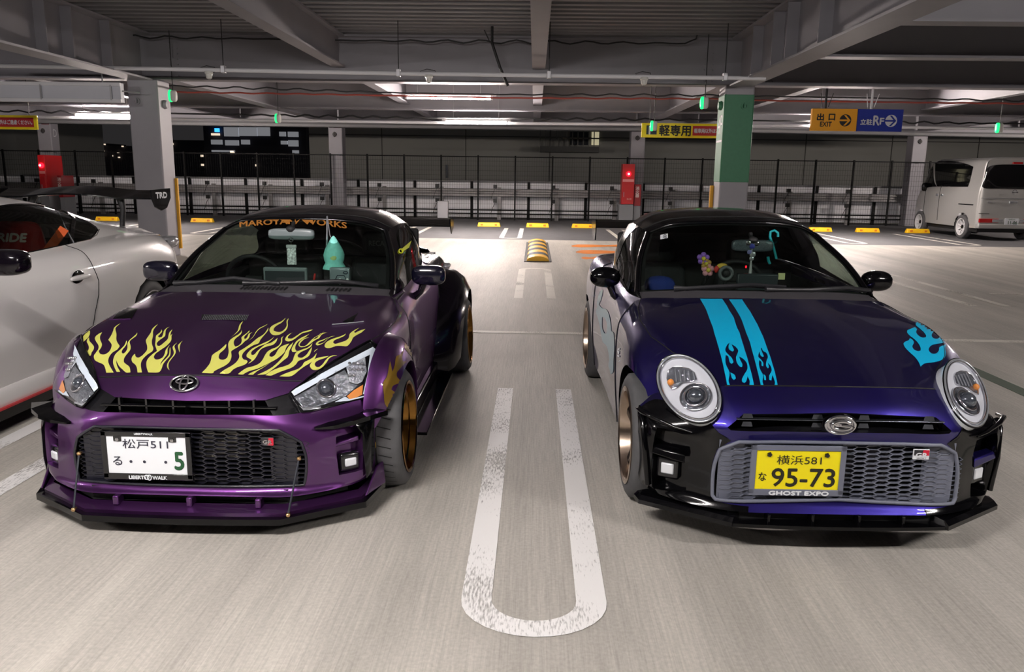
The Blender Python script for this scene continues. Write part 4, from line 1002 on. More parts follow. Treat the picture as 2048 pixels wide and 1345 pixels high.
    def on_ws(px, py, lift=.012):
        best = None
        for s in (1, -1):
            u, v = WS.uv(px, py, s); p = (WS.ev(u, v)[0]+WS.nrm(u, v)[0]*lift)*np.array([s, 1, 1]); q = WS.world(WS.ev(u, v), s)[0]; d = float(((proj(q)-np.array((px, py)))**2).sum())
            if best is None or d < best[0]: best = (d, tuple(p))
        return best[1]
    B['on_ws'] = on_ws
    wl = ([[(345, 582), (400, 571), (470, 561), (545, 571), (560, 574)], [(480, 588), (500, 579), (600, 570), (680, 567), (755, 576)]] if L else
          [[(1350, 594), (1372, 586), (1440, 578), (1500, 575), (1570, 580)], [(1535, 598), (1552, 592), (1620, 585), (1690, 580), (1737, 586)]])
    for wp in wl:
        m = MB(); P = [on_ws(*q, .016) for q in wp]; m.tube(P, .012, 6, radii=[.017]+[.011]*(len(P)-1)); b2 = [(p[0], p[1]+.004, p[2]-.012) for p in P[1:]]; m.tube(b2, .004, 5)
        m.build('wiper', mat('wiper_black', (34, 34, 37), .4), root, smooth=60)
    # door mirrors
    for s in (1, -1):
        if L:
            px = (858, 552) if s > 0 else (325, 545); c = (.785, 1.0, .868)
            m = MB(); m.ellipsoid((0, 0, 0), (.098, .052, .058), 28, 16, .62)
        else:
            c = (.765, 1.0, .884); m = MB(); m.ellipsoid((0, 0, 0), (.086, .060, .058), 28, 16, .86)
        o = m.build('door_mirror', M_gblk if not L else mat('mirror_navy', (14, 13, 30), .2, coat=1), root, smooth=180); o.location = (c[0]*s, c[1], c[2])
        MB().tube([(-s*.03, .0, -.045), (-s*.05, .0, -.10), (-s*.095, .02, -.135)], .02, 8, radii=[.022, .018, .024]).build('mirror_arm', M_pblk, o, smooth=60)
        MB().ellipsoid((0, .045, 0), (.078 if L else .068, .022, .046 if L else .046), 20, 10, .7).build('mirror_glass', M_chrome, o, smooth=60)
    return B

def text_px(mb, sk_fn, s, x0, x1, y0, y1, bend=0.0, bold=0.0, slope=0.0):
    # lettering laid on a surface: the string spans the pixel box, sk_fn(px, py) gives the surface point
    vs, fs, e = text_geo(s)
    for dx, dy in (((0, 0),) if not bold else ((0, 0), (bold, 0), (-bold, 0), (0, bold*.6), (0, -bold*.6))):
        P = []
        for v in vs:
            t = v[0]/e[0]; px = (x0+x1)/2+t*(x1-x0)+dx; py = (y0+y1)/2-v[1]/e[1]*(y1-y0)+bend*(4*t*t)+slope*t+dy; P.append(sk_fn(px, py))
        mb.add(P, fs)
    return mb
def plate(root, c, w, h, m_plate, m_frame, build_text, tilt=0.0):
    o = MB().box(-w/2, w/2, 0, .006, -h/2, h/2).build('licence_plate', m_plate, root, bevel=.003); o.location = c; o.rotation_euler = (tilt, 0, 0)
    f = MB(); W2, H2 = w/2+.017, h/2+.016; yb = .008
    for x0, x1, z0, z1 in ((-W2, -w/2+.004, -H2, H2), (w/2-.004, W2, -H2, H2), (-W2, W2, h/2-.004, H2), (-W2, W2, -H2-.006, -h/2+.004)): f.box(x0, x1, -.004, yb, z0, z1)
    f.build('plate_frame', m_frame, o, bevel=.002)
    build_text(o); return o
def ellipse(c, a, b_, n=40, t0=0, t1=2*PI): return [(c[0]+a*math.cos(t0+(t1-t0)*k/n), c[1], c[2]+b_*math.sin(t0+(t1-t0)*k/n)) for k in range(n+1)]
def gr_badge(root, c, w, dark):
    o = MB().box(-w/2, w/2, 0, .008, -w*.33, w*.33).build('badge', mat('badge_dark', (40, 40, 44), .4) if dark else M_plw, root, bevel=.002); o.location = c
    MB().add([(0, -.001, -w*.06 if not dark else -w*.3), (w*.47, -.001, -w*.06 if not dark else -w*.3), (w*.47, -.001, w*.3), (.1*w, -.001, w*.3)], [(0, 1, 2, 3)]).build('badge_field', M_redb, o)
    if not dark: MB().add([(-w*.47, -.001, -w*.06), (0, -.001, -w*.06), (.1*w, -.001, w*.3), (-w*.47, -.001, w*.3)], [(0, 1, 2, 3)]).build('badge_field', mat('badge_dark', (40, 40, 44), .4), o)
    mb = MB(); text(mb, 'GR', (0, -.002, -.02*w), w*.7, w*.26, bold=.0012); mb.build('lettering', M_chrome if dark else M_plw, o)
    mb = MB(); text(mb, 'SPORT', (0, -.002, -w*.24), w*.6, w*.1); mb.build('lettering', M_silver if dark else mat('badge_dark', (40, 40, 44), .4), o)
    return o
M_dchr = mat('dark_chrome', (110, 114, 124), .2, metal=.9)
def pair(mb, name, m, root, **k):
    # a part and its mirror image on the other flank
    a = mb.build(name, m, root, **k); o = MB(); o.v = [(-x, y, z) for x, y, z in mb.v]; o.f = [f[::-1] for f in mb.f]
    return a, o.build(name, m, root, **k)
def fill_recess(B, hole, depth, m_floor, name):
    FA, sd, root = B['FA'], B['sd'], B['root']
    for s in (1, -1):
        mb = MB(); region(mb, FA, [hole], s, .15, off=-depth); wall(mb, FA, hole, s, 0, -depth); mb.build(name, m_floor, root, smooth=40)

# =================================================================== indigo roadster
B = BI = roadster('indigo'); root, FA, HF, sk, sd = B['root'], B['FA'], B['HF'], B['sk'], B['sd']; org = B['org']
C = lambda py: (*cu(FA, py, sd), 1)
gr_in = FA.uvs([C(886), (1478, 884), (1440, 899), (1425, 990), (1431, 999), C(999)], sd)
ug_in = FA.uvs([C(826), (1486, 829), (1455, 855), (1461, 861), C(866)], sd)
vb = FA.uv(1497, 1028, sd)[1]
edge = FA.uvs([(1497, 1014), (1432, 1003), (1421, 992), (1434, 900), (1462, 882), (1437, 866), (1420, 842), (1400, 846), (1345, 805), (1310, 800), (1284, 814)], sd)
gr_out = FA.uvs([C(883), (1478, 881), (1437, 897), (1421.5, 991), (1429, 1003), C(1003)], sd)
region(MB(), FA, [[(0, 0), (0, vb)]+edge+[(6, 5), (6, 0)], gr_out, ug_in], sd, .14, both=True).build('front_bumper', M_indigo, root, smooth=60, weld=1e-4)
pocket = FA.uvs([(1314, 856), (1330, 858), (1376, 872), (1382, 905), (1372, 985), (1305, 976)], sd)
for s in (1, -1): region(MB(), FA, [[(0, vb), (0, 5), (6, 5)]+edge[::-1], pocket], s, .14, off=.003).build('bumper_corner', M_gblk, root, smooth=60, weld=1e-4)
fill_recess(B, pocket, .055, M_gblk, 'fog_recess')
for hole, dp in ((ug_in, .05),):
    mb = MB(); wall(mb, FA, hole, 1, 0, -.05, both=True); mb.build('grille_wall', M_hblk, root)
mb = MB(); mb.box(-.46, .46, -.40, -.39, .15, .47); mb.box(-.42, .42, -.40, -.39, .47, .575); mb.build('grille_back', M_matt, root)
# honeycomb grille with its rim
ev3 = lambda uvl: FA.ev([q[0] for q in uvl], [q[1] for q in uvl])
def full_loop(uvl, offn=0.0):
    q = densify(uvl, .1, closed=False); p = FA.ev(q[:, 0], q[:, 1]) + FA.nrm(q[:, 0], q[:, 1])*offn
    return np.concatenate([p, (p*np.array([-1, 1, 1]))[::-1][1:]])
rim = full_loop(gr_in, .004); rim = np.concatenate([rim, rim[:1]])
MB().tube([tuple(p) for p in rim], .0075, 8, caps=False).build('grille_rim', M_hexg, root, smooth=60)
outl = full_loop(gr_in)[:, [0, 2]]
yf = lambda x: -.548+.07*x*x+.012
hexes(outl, yf).build('grille', M_hexg, root, recalc=False)
bl = MB()
for s in (-1, 1):
    bl.box(*sorted((s*.335, s*.46)), -.520, -.517, .20, .44)
bl.box(-.44, .44, -.523, -.520, .422, .446); bl.box(-.45, .45, -.523, -.520, .198, .222); bl.build('grille_blank', M_hexg, root, kind='stuff')
mb = MB()
for k in range(9): mb.box(-.22, .2, -.49, -.48, .25+k*.02, .258+k*.02)
mb.box(-.24, .22, -.475, -.465, .24, .43); mb.build('radiator', mat('radiator', (74, 70, 74), .5, metal=.4), root, kind='stuff')
# upper slot bars
mb = MB(); mb.box(-.40, .40, -.530, -.50, .524, .529); mb.build('slot_bar', M_dchr, root, bevel=.002)
for x in (-.36, -.09, .09, .34):
    for z in (.508, .541): MB().add([(x-.022, -.526, z-.010), (x+.022, -.526, z-.010), (x+.016, -.524, z+.008), (x-.016, -.524, z+.008)], [(0, 1, 2, 3)]).build('slot_clip', M_dchr, root)
mb = MB()
for x0, w in ((-.30, .13), (-.16, .02), (-.12, .05)): mb.box(x0, x0+w, -.47, -.46, .548, .562)
mb.build('engine_bits', mat('engine_metal', (150, 150, 154), .4, metal=.5), root, kind='stuff')
# emblem, badge, plate
c = loc(B, 1681, 850, -.565); MB().add(*(lambda P: (P, [tuple(range(len(P)))]))(ellipse((c[0], c[1]+.012, c[2]), .066, .042)[:-1])).build('emblem_back', M_gblk, root)
em = MB(); em.tube(ellipse((c[0], c[1], c[2]-.002), .056, .034), .006, 8, caps=False); em.tube(ellipse((c[0]+.004, c[1]-.004, c[2]-.003), .036, .017, t0=.5, t1=2*PI-.15), .008, 8); em.tube([(c[0]+.0, c[1]-.004, c[2]-.003), (c[0]+.042, c[1]-.004, c[2]-.006)], .007, 8)
em.add(*(lambda P: (P, [tuple(range(len(P)))]))(ellipse((c[0], c[1]+.003, c[2]-.002), .055, .033)[:-1])); em.build('emblem', M_chrome, root, smooth=50)
c = loc(B, 1843, 910, -.555); gr_badge(root, c, .062, False)
def ptxt(o):
    mb = MB(); text(mb, '横浜581', (.003, -.0015, .041), .172, .038); text(mb, 'な', (-.133, -.0015, -.028), .030, .034, bold=.0006); text(mb, '95-73', (.024, -.0015, -.030), .243, .073, bold=.0017); mb.build('lettering', mat('plate_black', (36, 34, 20), .5), o)
    mb = MB(); text(mb, 'GHOST EXPO', (.01, -.006, -.0925), .23, .016, bold=.0016); mb.build('frame_lettering', M_plw, o)
    for x in (-.112, .108): MB().lathe([(0, .011), (-.006, .009), (-.007, 0)], (x, -.001, .062), 'Y', 5).build('plate_screw', M_hblk, o)
plate(root, loc(B, 1595, 941, -.575), .33, .165, M_ply, M_hexg, ptxt)
# oval headlamps
cn = np.array([.55, -.335, .60]); nn = np.array([.373, -.611, .697]); nn /= np.linalg.norm(nn); cn = cn + nn*.022
def on_plane(px, py, lift=0.0):
    o = w2l(CAM, org)*np.array([sd, 1, 1]); d = d2l(ray(px, py), org)*np.array([sd, 1, 1]); t = ((cn+nn*lift-o)@nn)/(d@nn); return o+d*t
Lc = np.linalg.cholesky(np.array([[3931., 1475.], [1475., 4422.]])); N = 56
bd_ = np.array([on_plane(*(np.array([1378.5, 779.]) + Lc@np.array([math.cos(2*PI*k/N), math.sin(2*PI*k/N)]))) for k in range(N)]); c0 = bd_.mean(0)
e1 = bd_[0]-c0; e1 /= np.linalg.norm(e1); e2 = np.cross(nn, e1)
def dome(h, sc, lift): 
    mb = MB(); vs = []; K = 8
    for i in range(K): s = sc*(1-i/K); vs += [c0+(p-c0)*s+nn*(lift+h*(1-(s/sc)**2)) for p in bd_]
    vs.append(c0+nn*(lift+h)); f = [(i*N+k, i*N+(k+1) % N, (i+1)*N+(k+1) % N, (i+1)*N+k) for i in range(K-1) for k in range(N)] + [((K-1)*N+k, (K-1)*N+(k+1) % N, K*N) for k in range(N)]
    return mb.add(vs, f)
def circ(c, r, lift=0.0, n=28, a=1.0): return [tuple(c+nn*lift+e1*r*a*math.cos(2*PI*k/n)+e2*r*math.sin(2*PI*k/n)) for k in range(n)]
for s in (1, -1):
    fl = np.array([s, 1, 1])
    def put(mb, name, m, par, **k):
        mb.v = [tuple(np.array(p)*fl) for p in mb.v]; return mb.build(name, m, par, **k)
    skirt = MB(); skirt.add([tuple(p+nn*.004) for p in bd_]+[tuple(c0+(p-c0)*1.02-nn*.07) for p in bd_], [(k, (k+1) % N, N+(k+1) % N, N+k) for k in range(N)]); skirt.add([tuple(c0+(p-c0)-nn*.0) for p in bd_], [tuple(range(N))])
    hl = put(skirt, 'headlamp', M_refl_w, root)
    rr_ = [tuple(p+nn*.006) for p in bd_]; put(MB().tube(rr_+rr_[:1], .0045, 8, caps=False), 'lamp_rim', M_silver, hl, smooth=60)
    rr2 = [tuple(c0+(p-c0)*.93+nn*.008) for p in bd_]; put(MB().tube(rr2+rr2[:1], .004, 6, caps=False), 'inner_rim', M_chrome, hl, smooth=60)
    pc = on_plane(1392, 796); put(MB().add([tuple(p) for p in circ(pc, .064, .004)], [tuple(range(28))]), 'projector_well', M_bowl, hl)
    put(MB().tube(circ(pc, .062, .008)+circ(pc, .062, .008)[:1], .0035, 8, caps=False), 'projector_bezel', M_chrome, hl, smooth=60)
    put(MB().tube(circ(pc, .043, .012)+circ(pc, .043, .012)[:1], .006, 8, caps=False), 'projector_ring', M_chrome, hl, smooth=60)
    q = pc+nn*.012-e1*0; put(MB().ellipsoid(tuple(q), (.034, .034, .034), 20, 12), 'projector_lens', M_ball, hl, smooth=60)
    pu = on_plane(1362, 752); uw = [tuple(on_plane(*q, .005)) for q in ((1334, 757), (1336, 742), (1346, 735), (1362, 734), (1378, 738), (1389, 746), (1394, 760), (1382, 764), (1366, 766), (1354, 776), (1344, 780), (1337, 770))]; put(MB().add(uw, [tuple(range(12))]), 'upper_well', M_bowl, hl); put(MB().tube(uw+uw[:1], .003, 6, caps=False), 'well_edge', M_chrome, hl, smooth=60)
    mb = MB()
    for k in range(5): mb.tube([tuple(on_plane(1350+k*9, 738+k*1.5, .008)), tuple(on_plane(1353+k*9, 764-k*.5, .010))], .003, 5)
    put(mb, 'reflector_flute', M_silver, hl, kind='stuff')
    pa_ = on_plane(1342, 767); put(MB().ellipsoid(tuple(pa_+nn*.008), (.014, .012, .014), 14, 8), 'indicator', M_amber, hl, smooth=60)
    put(dome(.022, .985, .008), 'lens', M_lens, hl, smooth=180)
    put(MB().tube([tuple(p+nn*.003) for p in [c0+(bd_[k % N]-c0)*1.035 for k in range(N+1)]], .0035, 6, caps=False), 'lamp_seal', M_gblk, root, smooth=60)
# fog lamps and fins in the recesses
for s in (1, -1):
    p = loc(B, 1338, 938, -.40); x = abs(p[0]); z = p[2]
    f = MB().box(-.048, .048, -.012, .02, -.046, .046).build('fog_lamp', M_hblk, root, bevel=.012, seg=3); f.location = (x*s, -.385, z); f.rotation_euler = (0, 0, .5*s)
    MB().box(-.027, .027, -.018, -.008, -.023, .023).build('fog_lens', M_refl_w, f, bevel=.006)
    a = FA.ev(2.05, 3.15)[0]; mb = MB(); mb.add([(.575, -.455, .352), (.70, -.385, .362), (.70, -.35, .375), (.59, -.40, .365), (.575, -.46, .315), (.705, -.39, .335), (.70, -.35, .335), (.59, -.40, .315)], [(0, 1, 2, 3), (4, 7, 6, 5), (0, 4, 5, 1), (1, 5, 6, 2), (2, 6, 7, 3), (3, 7, 4, 0)])
    mb.v = [(px*s, py, pz) for px, py, pz in mb.v]; mb.build('recess_fin', M_indigo if s > 0 else M_gblk, root, bevel=.006)
    q = [(.738*s, -.30, .475), (.732*s, -.34, .45), (.722*s, -.365, .33), (.706*s, -.37, .19)]
    MB().tube(q, .012, 8).build('corner_edge', M_gblk, root, smooth=60)
    q = [(.750*s, -.275, .49), (.738*s, -.345, .497), (.70*s, -.385, .485), (.62*s, -.44, .462), (.56*s, -.48, .455)]
    MB().tube(q, .012, 8, radii=[.006, .011, .010, .007, .003]).build('brow', M_gblk, root, smooth=60)
# front lip
cp = [(-.742, -.32, .128), (-.735, -.37, .128), (-.41, -.605, .136)]
for s in (1, -1):
    mb = MB(); mb.sweep([(x*s, y, z) for x, y, z in cp], [(-.012, -.018), (-.012, .0), (.004, .016), (.05, .022), (.08, .022), (.08, -.018)] if s < 0 else [(.012, -.018), (.012, 0), (-.004, .016), (-.05, .022), (-.08, .022), (-.08, -.018)]); mb.build('lip_corner', M_gblk, root, smooth=35)
mb = MB(); sweep_band(mb, [(x, -.605-.02*(1-(x/.42)**2), .130) for x in np.linspace(-.43, .43, 15)], [(x, -.50, .130) for x in np.linspace(-.43, .43, 15)], (0, 0, -.014)); mb.build('lip', M_gblk, root)
mb = MB(); mb.box(-.42, .42, -.555, -.55, .125, .172); mb.build('lip_back', M_matt, root)
for x in (-.27, -.10, .08, .25): MB().box(x-.006, x+.006, -.60, -.55, .128, .166).build('lip_fin', M_gblk, root, bevel=.003)
# graphics
CYD = dict(off=.0022, step=4.0)
s1 = [[(70, 62), (150, 200), (210, 360), (270, 540), (330, 740), (380, 920), (430, 1150), (455, 1283), (835, 1283), (800, 1120), (740, 900), (690, 740), (630, 540), (550, 330), (450, 160), (385, 62)],
      [(495, 1290), (475, 1220), (490, 1110), (440, 1000), (430, 930), (435, 860), (470, 880), (490, 960), (520, 985), (545, 960), (520, 900), (470, 850), (435, 810), (430, 770), (460, 710), (490, 685), (475, 730), (480, 780), (530, 810), (555, 790), (515, 705), (570, 740), (610, 790), (600, 840), (580, 890), (590, 960), (630, 1020), (665, 1030), (670, 990), (640, 930), (625, 880), (690, 920), (735, 980), (740, 1060), (700, 1130), (665, 1200), (670, 1240), (700, 1255), (725, 1230), (745, 1160), (775, 1230), (770, 1290)],
      [(500, 1105), (560, 1140), (580, 1190), (550, 1215), (520, 1180)]]
s2 = [[(480, 70), (570, 200), (660, 360), (730, 560), (800, 770), (850, 950), (900, 1150), (930, 1283), (1170, 1283), (1130, 1100), (1070, 900), (1020, 760), (960, 590), (880, 420), (780, 240), (665, 70)],
      [(970, 1290), (955, 1230), (965, 1150), (920, 1060), (905, 990), (910, 930), (940, 960), (940, 1010), (965, 1020), (965, 970), (930, 920), (895, 880), (910, 810), (925, 860), (950, 885), (975, 880), (930, 770), (945, 755), (960, 800), (1010, 830), (1030, 890), (1010, 950), (1005, 1010), (1030, 1050), (1045, 1030), (1030, 970), (1065, 1010), (1085, 1080), (1050, 1150), (1050, 1210), (1080, 1220), (1095, 1140), (1130, 1240), (1125, 1290)],
      [(970, 1130), (1000, 1160), (1005, 1215), (980, 1215)]]
for st, cut in ((s1, 1283), (s2, 1283)):
    ps = [Z(st[0], 1390, 590, 7.078)] + [smooth_poly(Z([(x, min(y, cut)) for x, y in q], 1390, 590, 7.078), 3) for q in st[1:]]
    sk.decal(MB(), ps, **CYD).build('bonnet_stripe', M_cyan, root, smooth=180)
E_ = [(525, 1185), (480, 1080), (400, 980), (290, 880), (200, 780), (175, 710), (210, 670), (280, 640), (305, 595), (360, 630), (390, 690), (355, 760), (390, 830), (470, 865), (525, 855), (525, 790), (470, 690), (390, 610), (310, 550), (250, 480), (255, 430), (330, 400), (410, 365), (455, 410), (435, 470), (480, 540), (560, 585), (630, 580), (640, 540), (590, 470), (500, 390), (430, 330), (425, 280), (500, 250), (660, 225), (610, 270), (620, 310), (690, 345), (780, 340), (800, 300), (770, 260), (710, 200), (740, 185), (860, 260), (960, 330), (1015, 390), (940, 420), (830, 440), (770, 490), (755, 550), (800, 600), (880, 605), (930, 560), (890, 490), (940, 470), (1010, 465), (1050, 550), (1060, 640), (1000, 690), (880, 710), (760, 740), (700, 800), (700, 860), (760, 915), (850, 910), (905, 850), (920, 780), (1045, 725), (1030, 800), (1040, 900), (1020, 1000), (930, 1060), (800, 1095), (680, 1105), (590, 1130)]
sk.decal(MB(), [smooth_poly(Z(E_, 1790, 620, 10.35), 3)], **CYD).build('flame_decal', M_cyan, root, smooth=180)
G_ = [(165, 310), (190, 200), (225, 130), (245, 140), (235, 200), (215, 280), (190, 330), (230, 380), (290, 400), (330, 480), (350, 600), (360, 690), (390, 720), (400, 900), (390, 1080), (385, 1230), (350, 1270), (320, 1150), (330, 1060), (300, 900), (240, 830), (220, 720), (190, 560), (150, 430), (170, 370)]
sk.decal(MB(), [smooth_poly(Z(G_, 1170, 560, 6.72), 3), smooth_poly(Z([(235, 500), (275, 520), (300, 600), (295, 720), (265, 720), (235, 640)], 1170, 560, 6.72), 3)], off=.0025, step=3.0).build('flame_decal', mat('reflection_greyed_cyan', (44, 140, 164), .3, coat=.8), root, smooth=180)  # floor reflection on the door is mixed into this greyer cyan
mb = MB()
for q in ([(435, 905), (475, 915), (470, 940), (440, 935)], [(440, 950), (470, 960), (465, 1000), (450, 1005)], [(440, 1010), (470, 1020), (470, 1040), (445, 1035)], [(445, 1060), (480, 1080), (478, 1092), (452, 1105)]): sk.decal(mb, [Z(q, 1170, 560, 6.72)], off=.003, step=0)
mb.build('script_decal', M_plw, root, kind='stuff')
for s in (1, -1):
    for y in (0, 2.23): wheel(root, .757, y, .283, .285, .165, .215, M_bronze, s, 'spoke')
# rear wing
mb = MB(); mb.sweep([(-.66, 2.82, 1.075), (.66, 2.82, 1.075)], [(-.11, .030), (-.05, .004), (.1, -.022), (.1, -.016), (-.04, .018)]); wg = mb.build('rear_wing', M_gblk, root)
for s in (1, -1):
    MB().prism([(2.66, 1.12), (2.98, 1.11), (2.97, .99), (2.70, .96), (2.66, 1.02)], 'X', s*.664, s*.672).build('endplate', M_gblk, wg); MB().box(s*.3-.006, s*.3+.006, 2.70, 2.80, .86, 1.07).build('wing_stay', M_gblk, wg)
# washer nozzles, stickers
on = B['on_ws']
def sticker(B, q, txt, name='window_sticker', m=None):
    mb = MB(); P = [B['on_ws'](*p, .003) for p in q]; mb.add(P, [(0, 1, 2, 3)]); o = mb.build(name, m or M_plw, B['root'])
    if txt:
        c = np.mean(np.array(q), 0); t = MB(); text_px(t, lambda a, b2: B['on_ws'](a, b2, .004), txt, c[0]-1.5, c[0]+5, c[1]-4, c[1]+4); t.build('lettering', M_navy, o)
    return o
sticker(B, [(1321, 471), (1336, 468), (1336, 477), (1321, 480)], '8')

# =================================================================== purple roadster
B = BP = roadster('purple'); root, FA, HF, sk, sd = B['root'], B['FA'], B['HF'], B['sk'], B['sd']; org = B['org']
C = lambda py: (*cu(FA, py, sd), 1)
gr_in = FA.uvs([C(858), (558, 861), (602, 885), (608, 970), C(972)], sd)
slot = FA.uvs([C(802), (531, 801), (580, 786), (602, 826), (548, 832), C(830)], sd)
pocket = FA.uvs([(672, 858), (722, 850), (725, 940), (678, 951), (672, 905)], sd)
region(MB(), FA, [[(0, 0), (0, 5), (6, 5), (6, 0)], gr_in, slot, pocket], sd, .13, both=True).build('front_bumper', M_purple, root, smooth=60, weld=1e-4)
fill_recess(B, pocket, .05, M_purple, 'fog_recess')
mb = MB(); wall(mb, FA, slot, 1, 0, -.05, both=True); mb.build('slot_wall', M_hblk, root)
trim = FA.uvs([(530, 801), (580, 786), (602, 826), (547, 832)], sd)
for s in (1, -1): region(MB(), FA, [trim], s, .1, off=-.004).build('slot_trim', M_hblk, root)
mb = MB(); mb.box(-.46, .46, -.40, -.39, .15, .44); mb.box(-.36, .36, -.40, -.39, .44, .54); mb.build('grille_back', M_matt, root)
mb = MB(); mb.box(-.36, .36, -.515, -.49, .501, .505); mb.build('slot_bar', M_hblk, root)
for x in (-.28, -.17, -.06, .07, .17, .27): MB().box(x-.004, x+.004, -.515, -.49, .475, .535).build('slot_rib', M_hblk, root)
mb = MB()
for x0, w in ((-.26, .05), (-.20, .04), (-.09, .025), (.06, .10), (.17, .10)): mb.box(x0, x0+w, -.45, -.44, .515, .535)
mb.build('engine_bits', mat('engine_metal', (150, 150, 154), .4, metal=.5), root, kind='stuff')
rim = full_loop(gr_in, .002); rim = np.concatenate([rim, rim[:1]]); MB().tube([tuple(p) for p in rim], .006, 8, caps=False).build('grille_rim', M_hexb, root, smooth=60)
outl = full_loop(gr_in)[:, [0, 2]]; yf = lambda x: -.548+.08*x*x+.012
hexes(outl, yf).build('grille', M_hexb, root, recalc=False)
bl = MB()
for s in (-1, 1): bl.box(*sorted((s*.33, s*.44)), -.518, -.515, .185, .415)
bl.box(-.42, .42, -.522, -.519, .398, .42); bl.box(-.44, .44, -.522, -.519, .178, .205); bl.build('grille_blank', M_hexb, root, kind='stuff')
mb = MB()
for k in range(7): mb.box(.03, .22, -.50, -.48, .285+k*.016, .293+k*.016)
mb.build('intercooler', mat('cooler_alloy', (150, 148, 140), .4, metal=.4), root, kind='stuff')
# emblem, badge, plate
h = sk.hit(370, 769); o = MB(); P = ellipse((0, 0, 0), .056, .037); o.tube(P, .005, 8, caps=False); o.tube(ellipse((0, -.002, .008), .034, .013), .0042, 8, caps=False); o.tube(ellipse((0, -.003, 0), .0155, .034), .0042, 8, caps=False)
o = o.build('emblem', M_chrome, root, smooth=60); o.location = tuple(h[0]+h[1]*.008); o.rotation_euler = (-math.asin(h[1][2])*1.0, 0, 0)
MB().add([(x, .005, z) for x, y, z in P[:-1]], [tuple(range(40))]).build('emblem_back', M_gblk, o)
gr_badge(root, loc(B, 535, 884, -.55), .052, True)
def ptxt(o):
    mb = MB(); text(mb, '松戸511', (-.003, -.0015, .047), .185, .040, bold=.0004); text(mb, 'る', (-.122, -.0015, -.026), .037, .037, bold=.0006); mb.build('lettering', mat('plate_grey_ink', (52, 52, 66), .5), o)
    mb = MB()
    for x in (-.067, -.012, .075): mb.disc((x, -.0015, -.028), .0062, 'Y', 16)
    mb.build('plate_dot', mat('plate_grey_ink', (52, 52, 66), .5), o, kind='stuff'); mb = MB(); text(mb, '5', (.130, -.0015, -.022), .036, .073, bold=.0028); mb.build('plate_number', M_pgreen, o)
    mb = MB(); text(mb, 'LIBERTY    WALK', (0, -.006, -.0935), .155, .014, bold=.0012); text(mb, 'LIBERTYWALK', (-.005, -.006, .0905), .075, .008, bold=.0006); mb.build('frame_lettering', M_plw, o)
    mb = MB(); mb.tube(ellipse((-.005, -.007, -.092), .010, .009, 16), .002, 6, caps=False); mb.tube(ellipse((.006, -.007, -.093), .008, .011, 16), .002, 6, caps=False); mb.build('frame_logo', M_plw, o)
    for x in (-.115, .108): MB().lathe([(0, .008), (-.005, .007), (-.006, 0)], (x, -.002, .066), 'Y', 10).build('plate_screw', M_chrome, o); MB().box(x-.016, x+.016, -.003, 0, .058, .085).build('plate_tab', M_hblk, o)
plate(root, loc(B, 294, 911, -.575), .33, .165, M_plw, M_hblk, ptxt)
# swept-back headlamps, built on the skin of the nose
M_bowl2 = mat('reflector_facets', (222, 228, 236), .15, metal=.7, bump=1.0, nscale=110)
BZ = [(579, 788), (620, 757), (670, 724), (705, 703), (739, 684), (759, 699), (753, 745), (746, 790), (735, 795), (700, 804), (673, 812), (620, 825), (602, 826), (589, 808)]
inner = [(583, 787), (625, 760), (672, 729), (741, 695), (751, 703), (745, 750), (736, 790), (700, 800), (672, 808), (620, 821), (605, 821), (592, 804)]
def dec(poly, off, m, name, par=root, both=True, step=4.0, **k):
    mb = sk.decal(MB(), [poly], off=off, step=step)
    return pair(mb, name, m, par, smooth=180, **k)
hl = dec(BZ, .006, M_hblk, 'headlamp')
def on_skin(px, py, off=0.0):
    for k in range(12):
        h = sk.hit(px+(560-px)*.012*k, py+(790-py)*.012*k)
        if h is not None: return h[0]+h[1]*off, h[1]
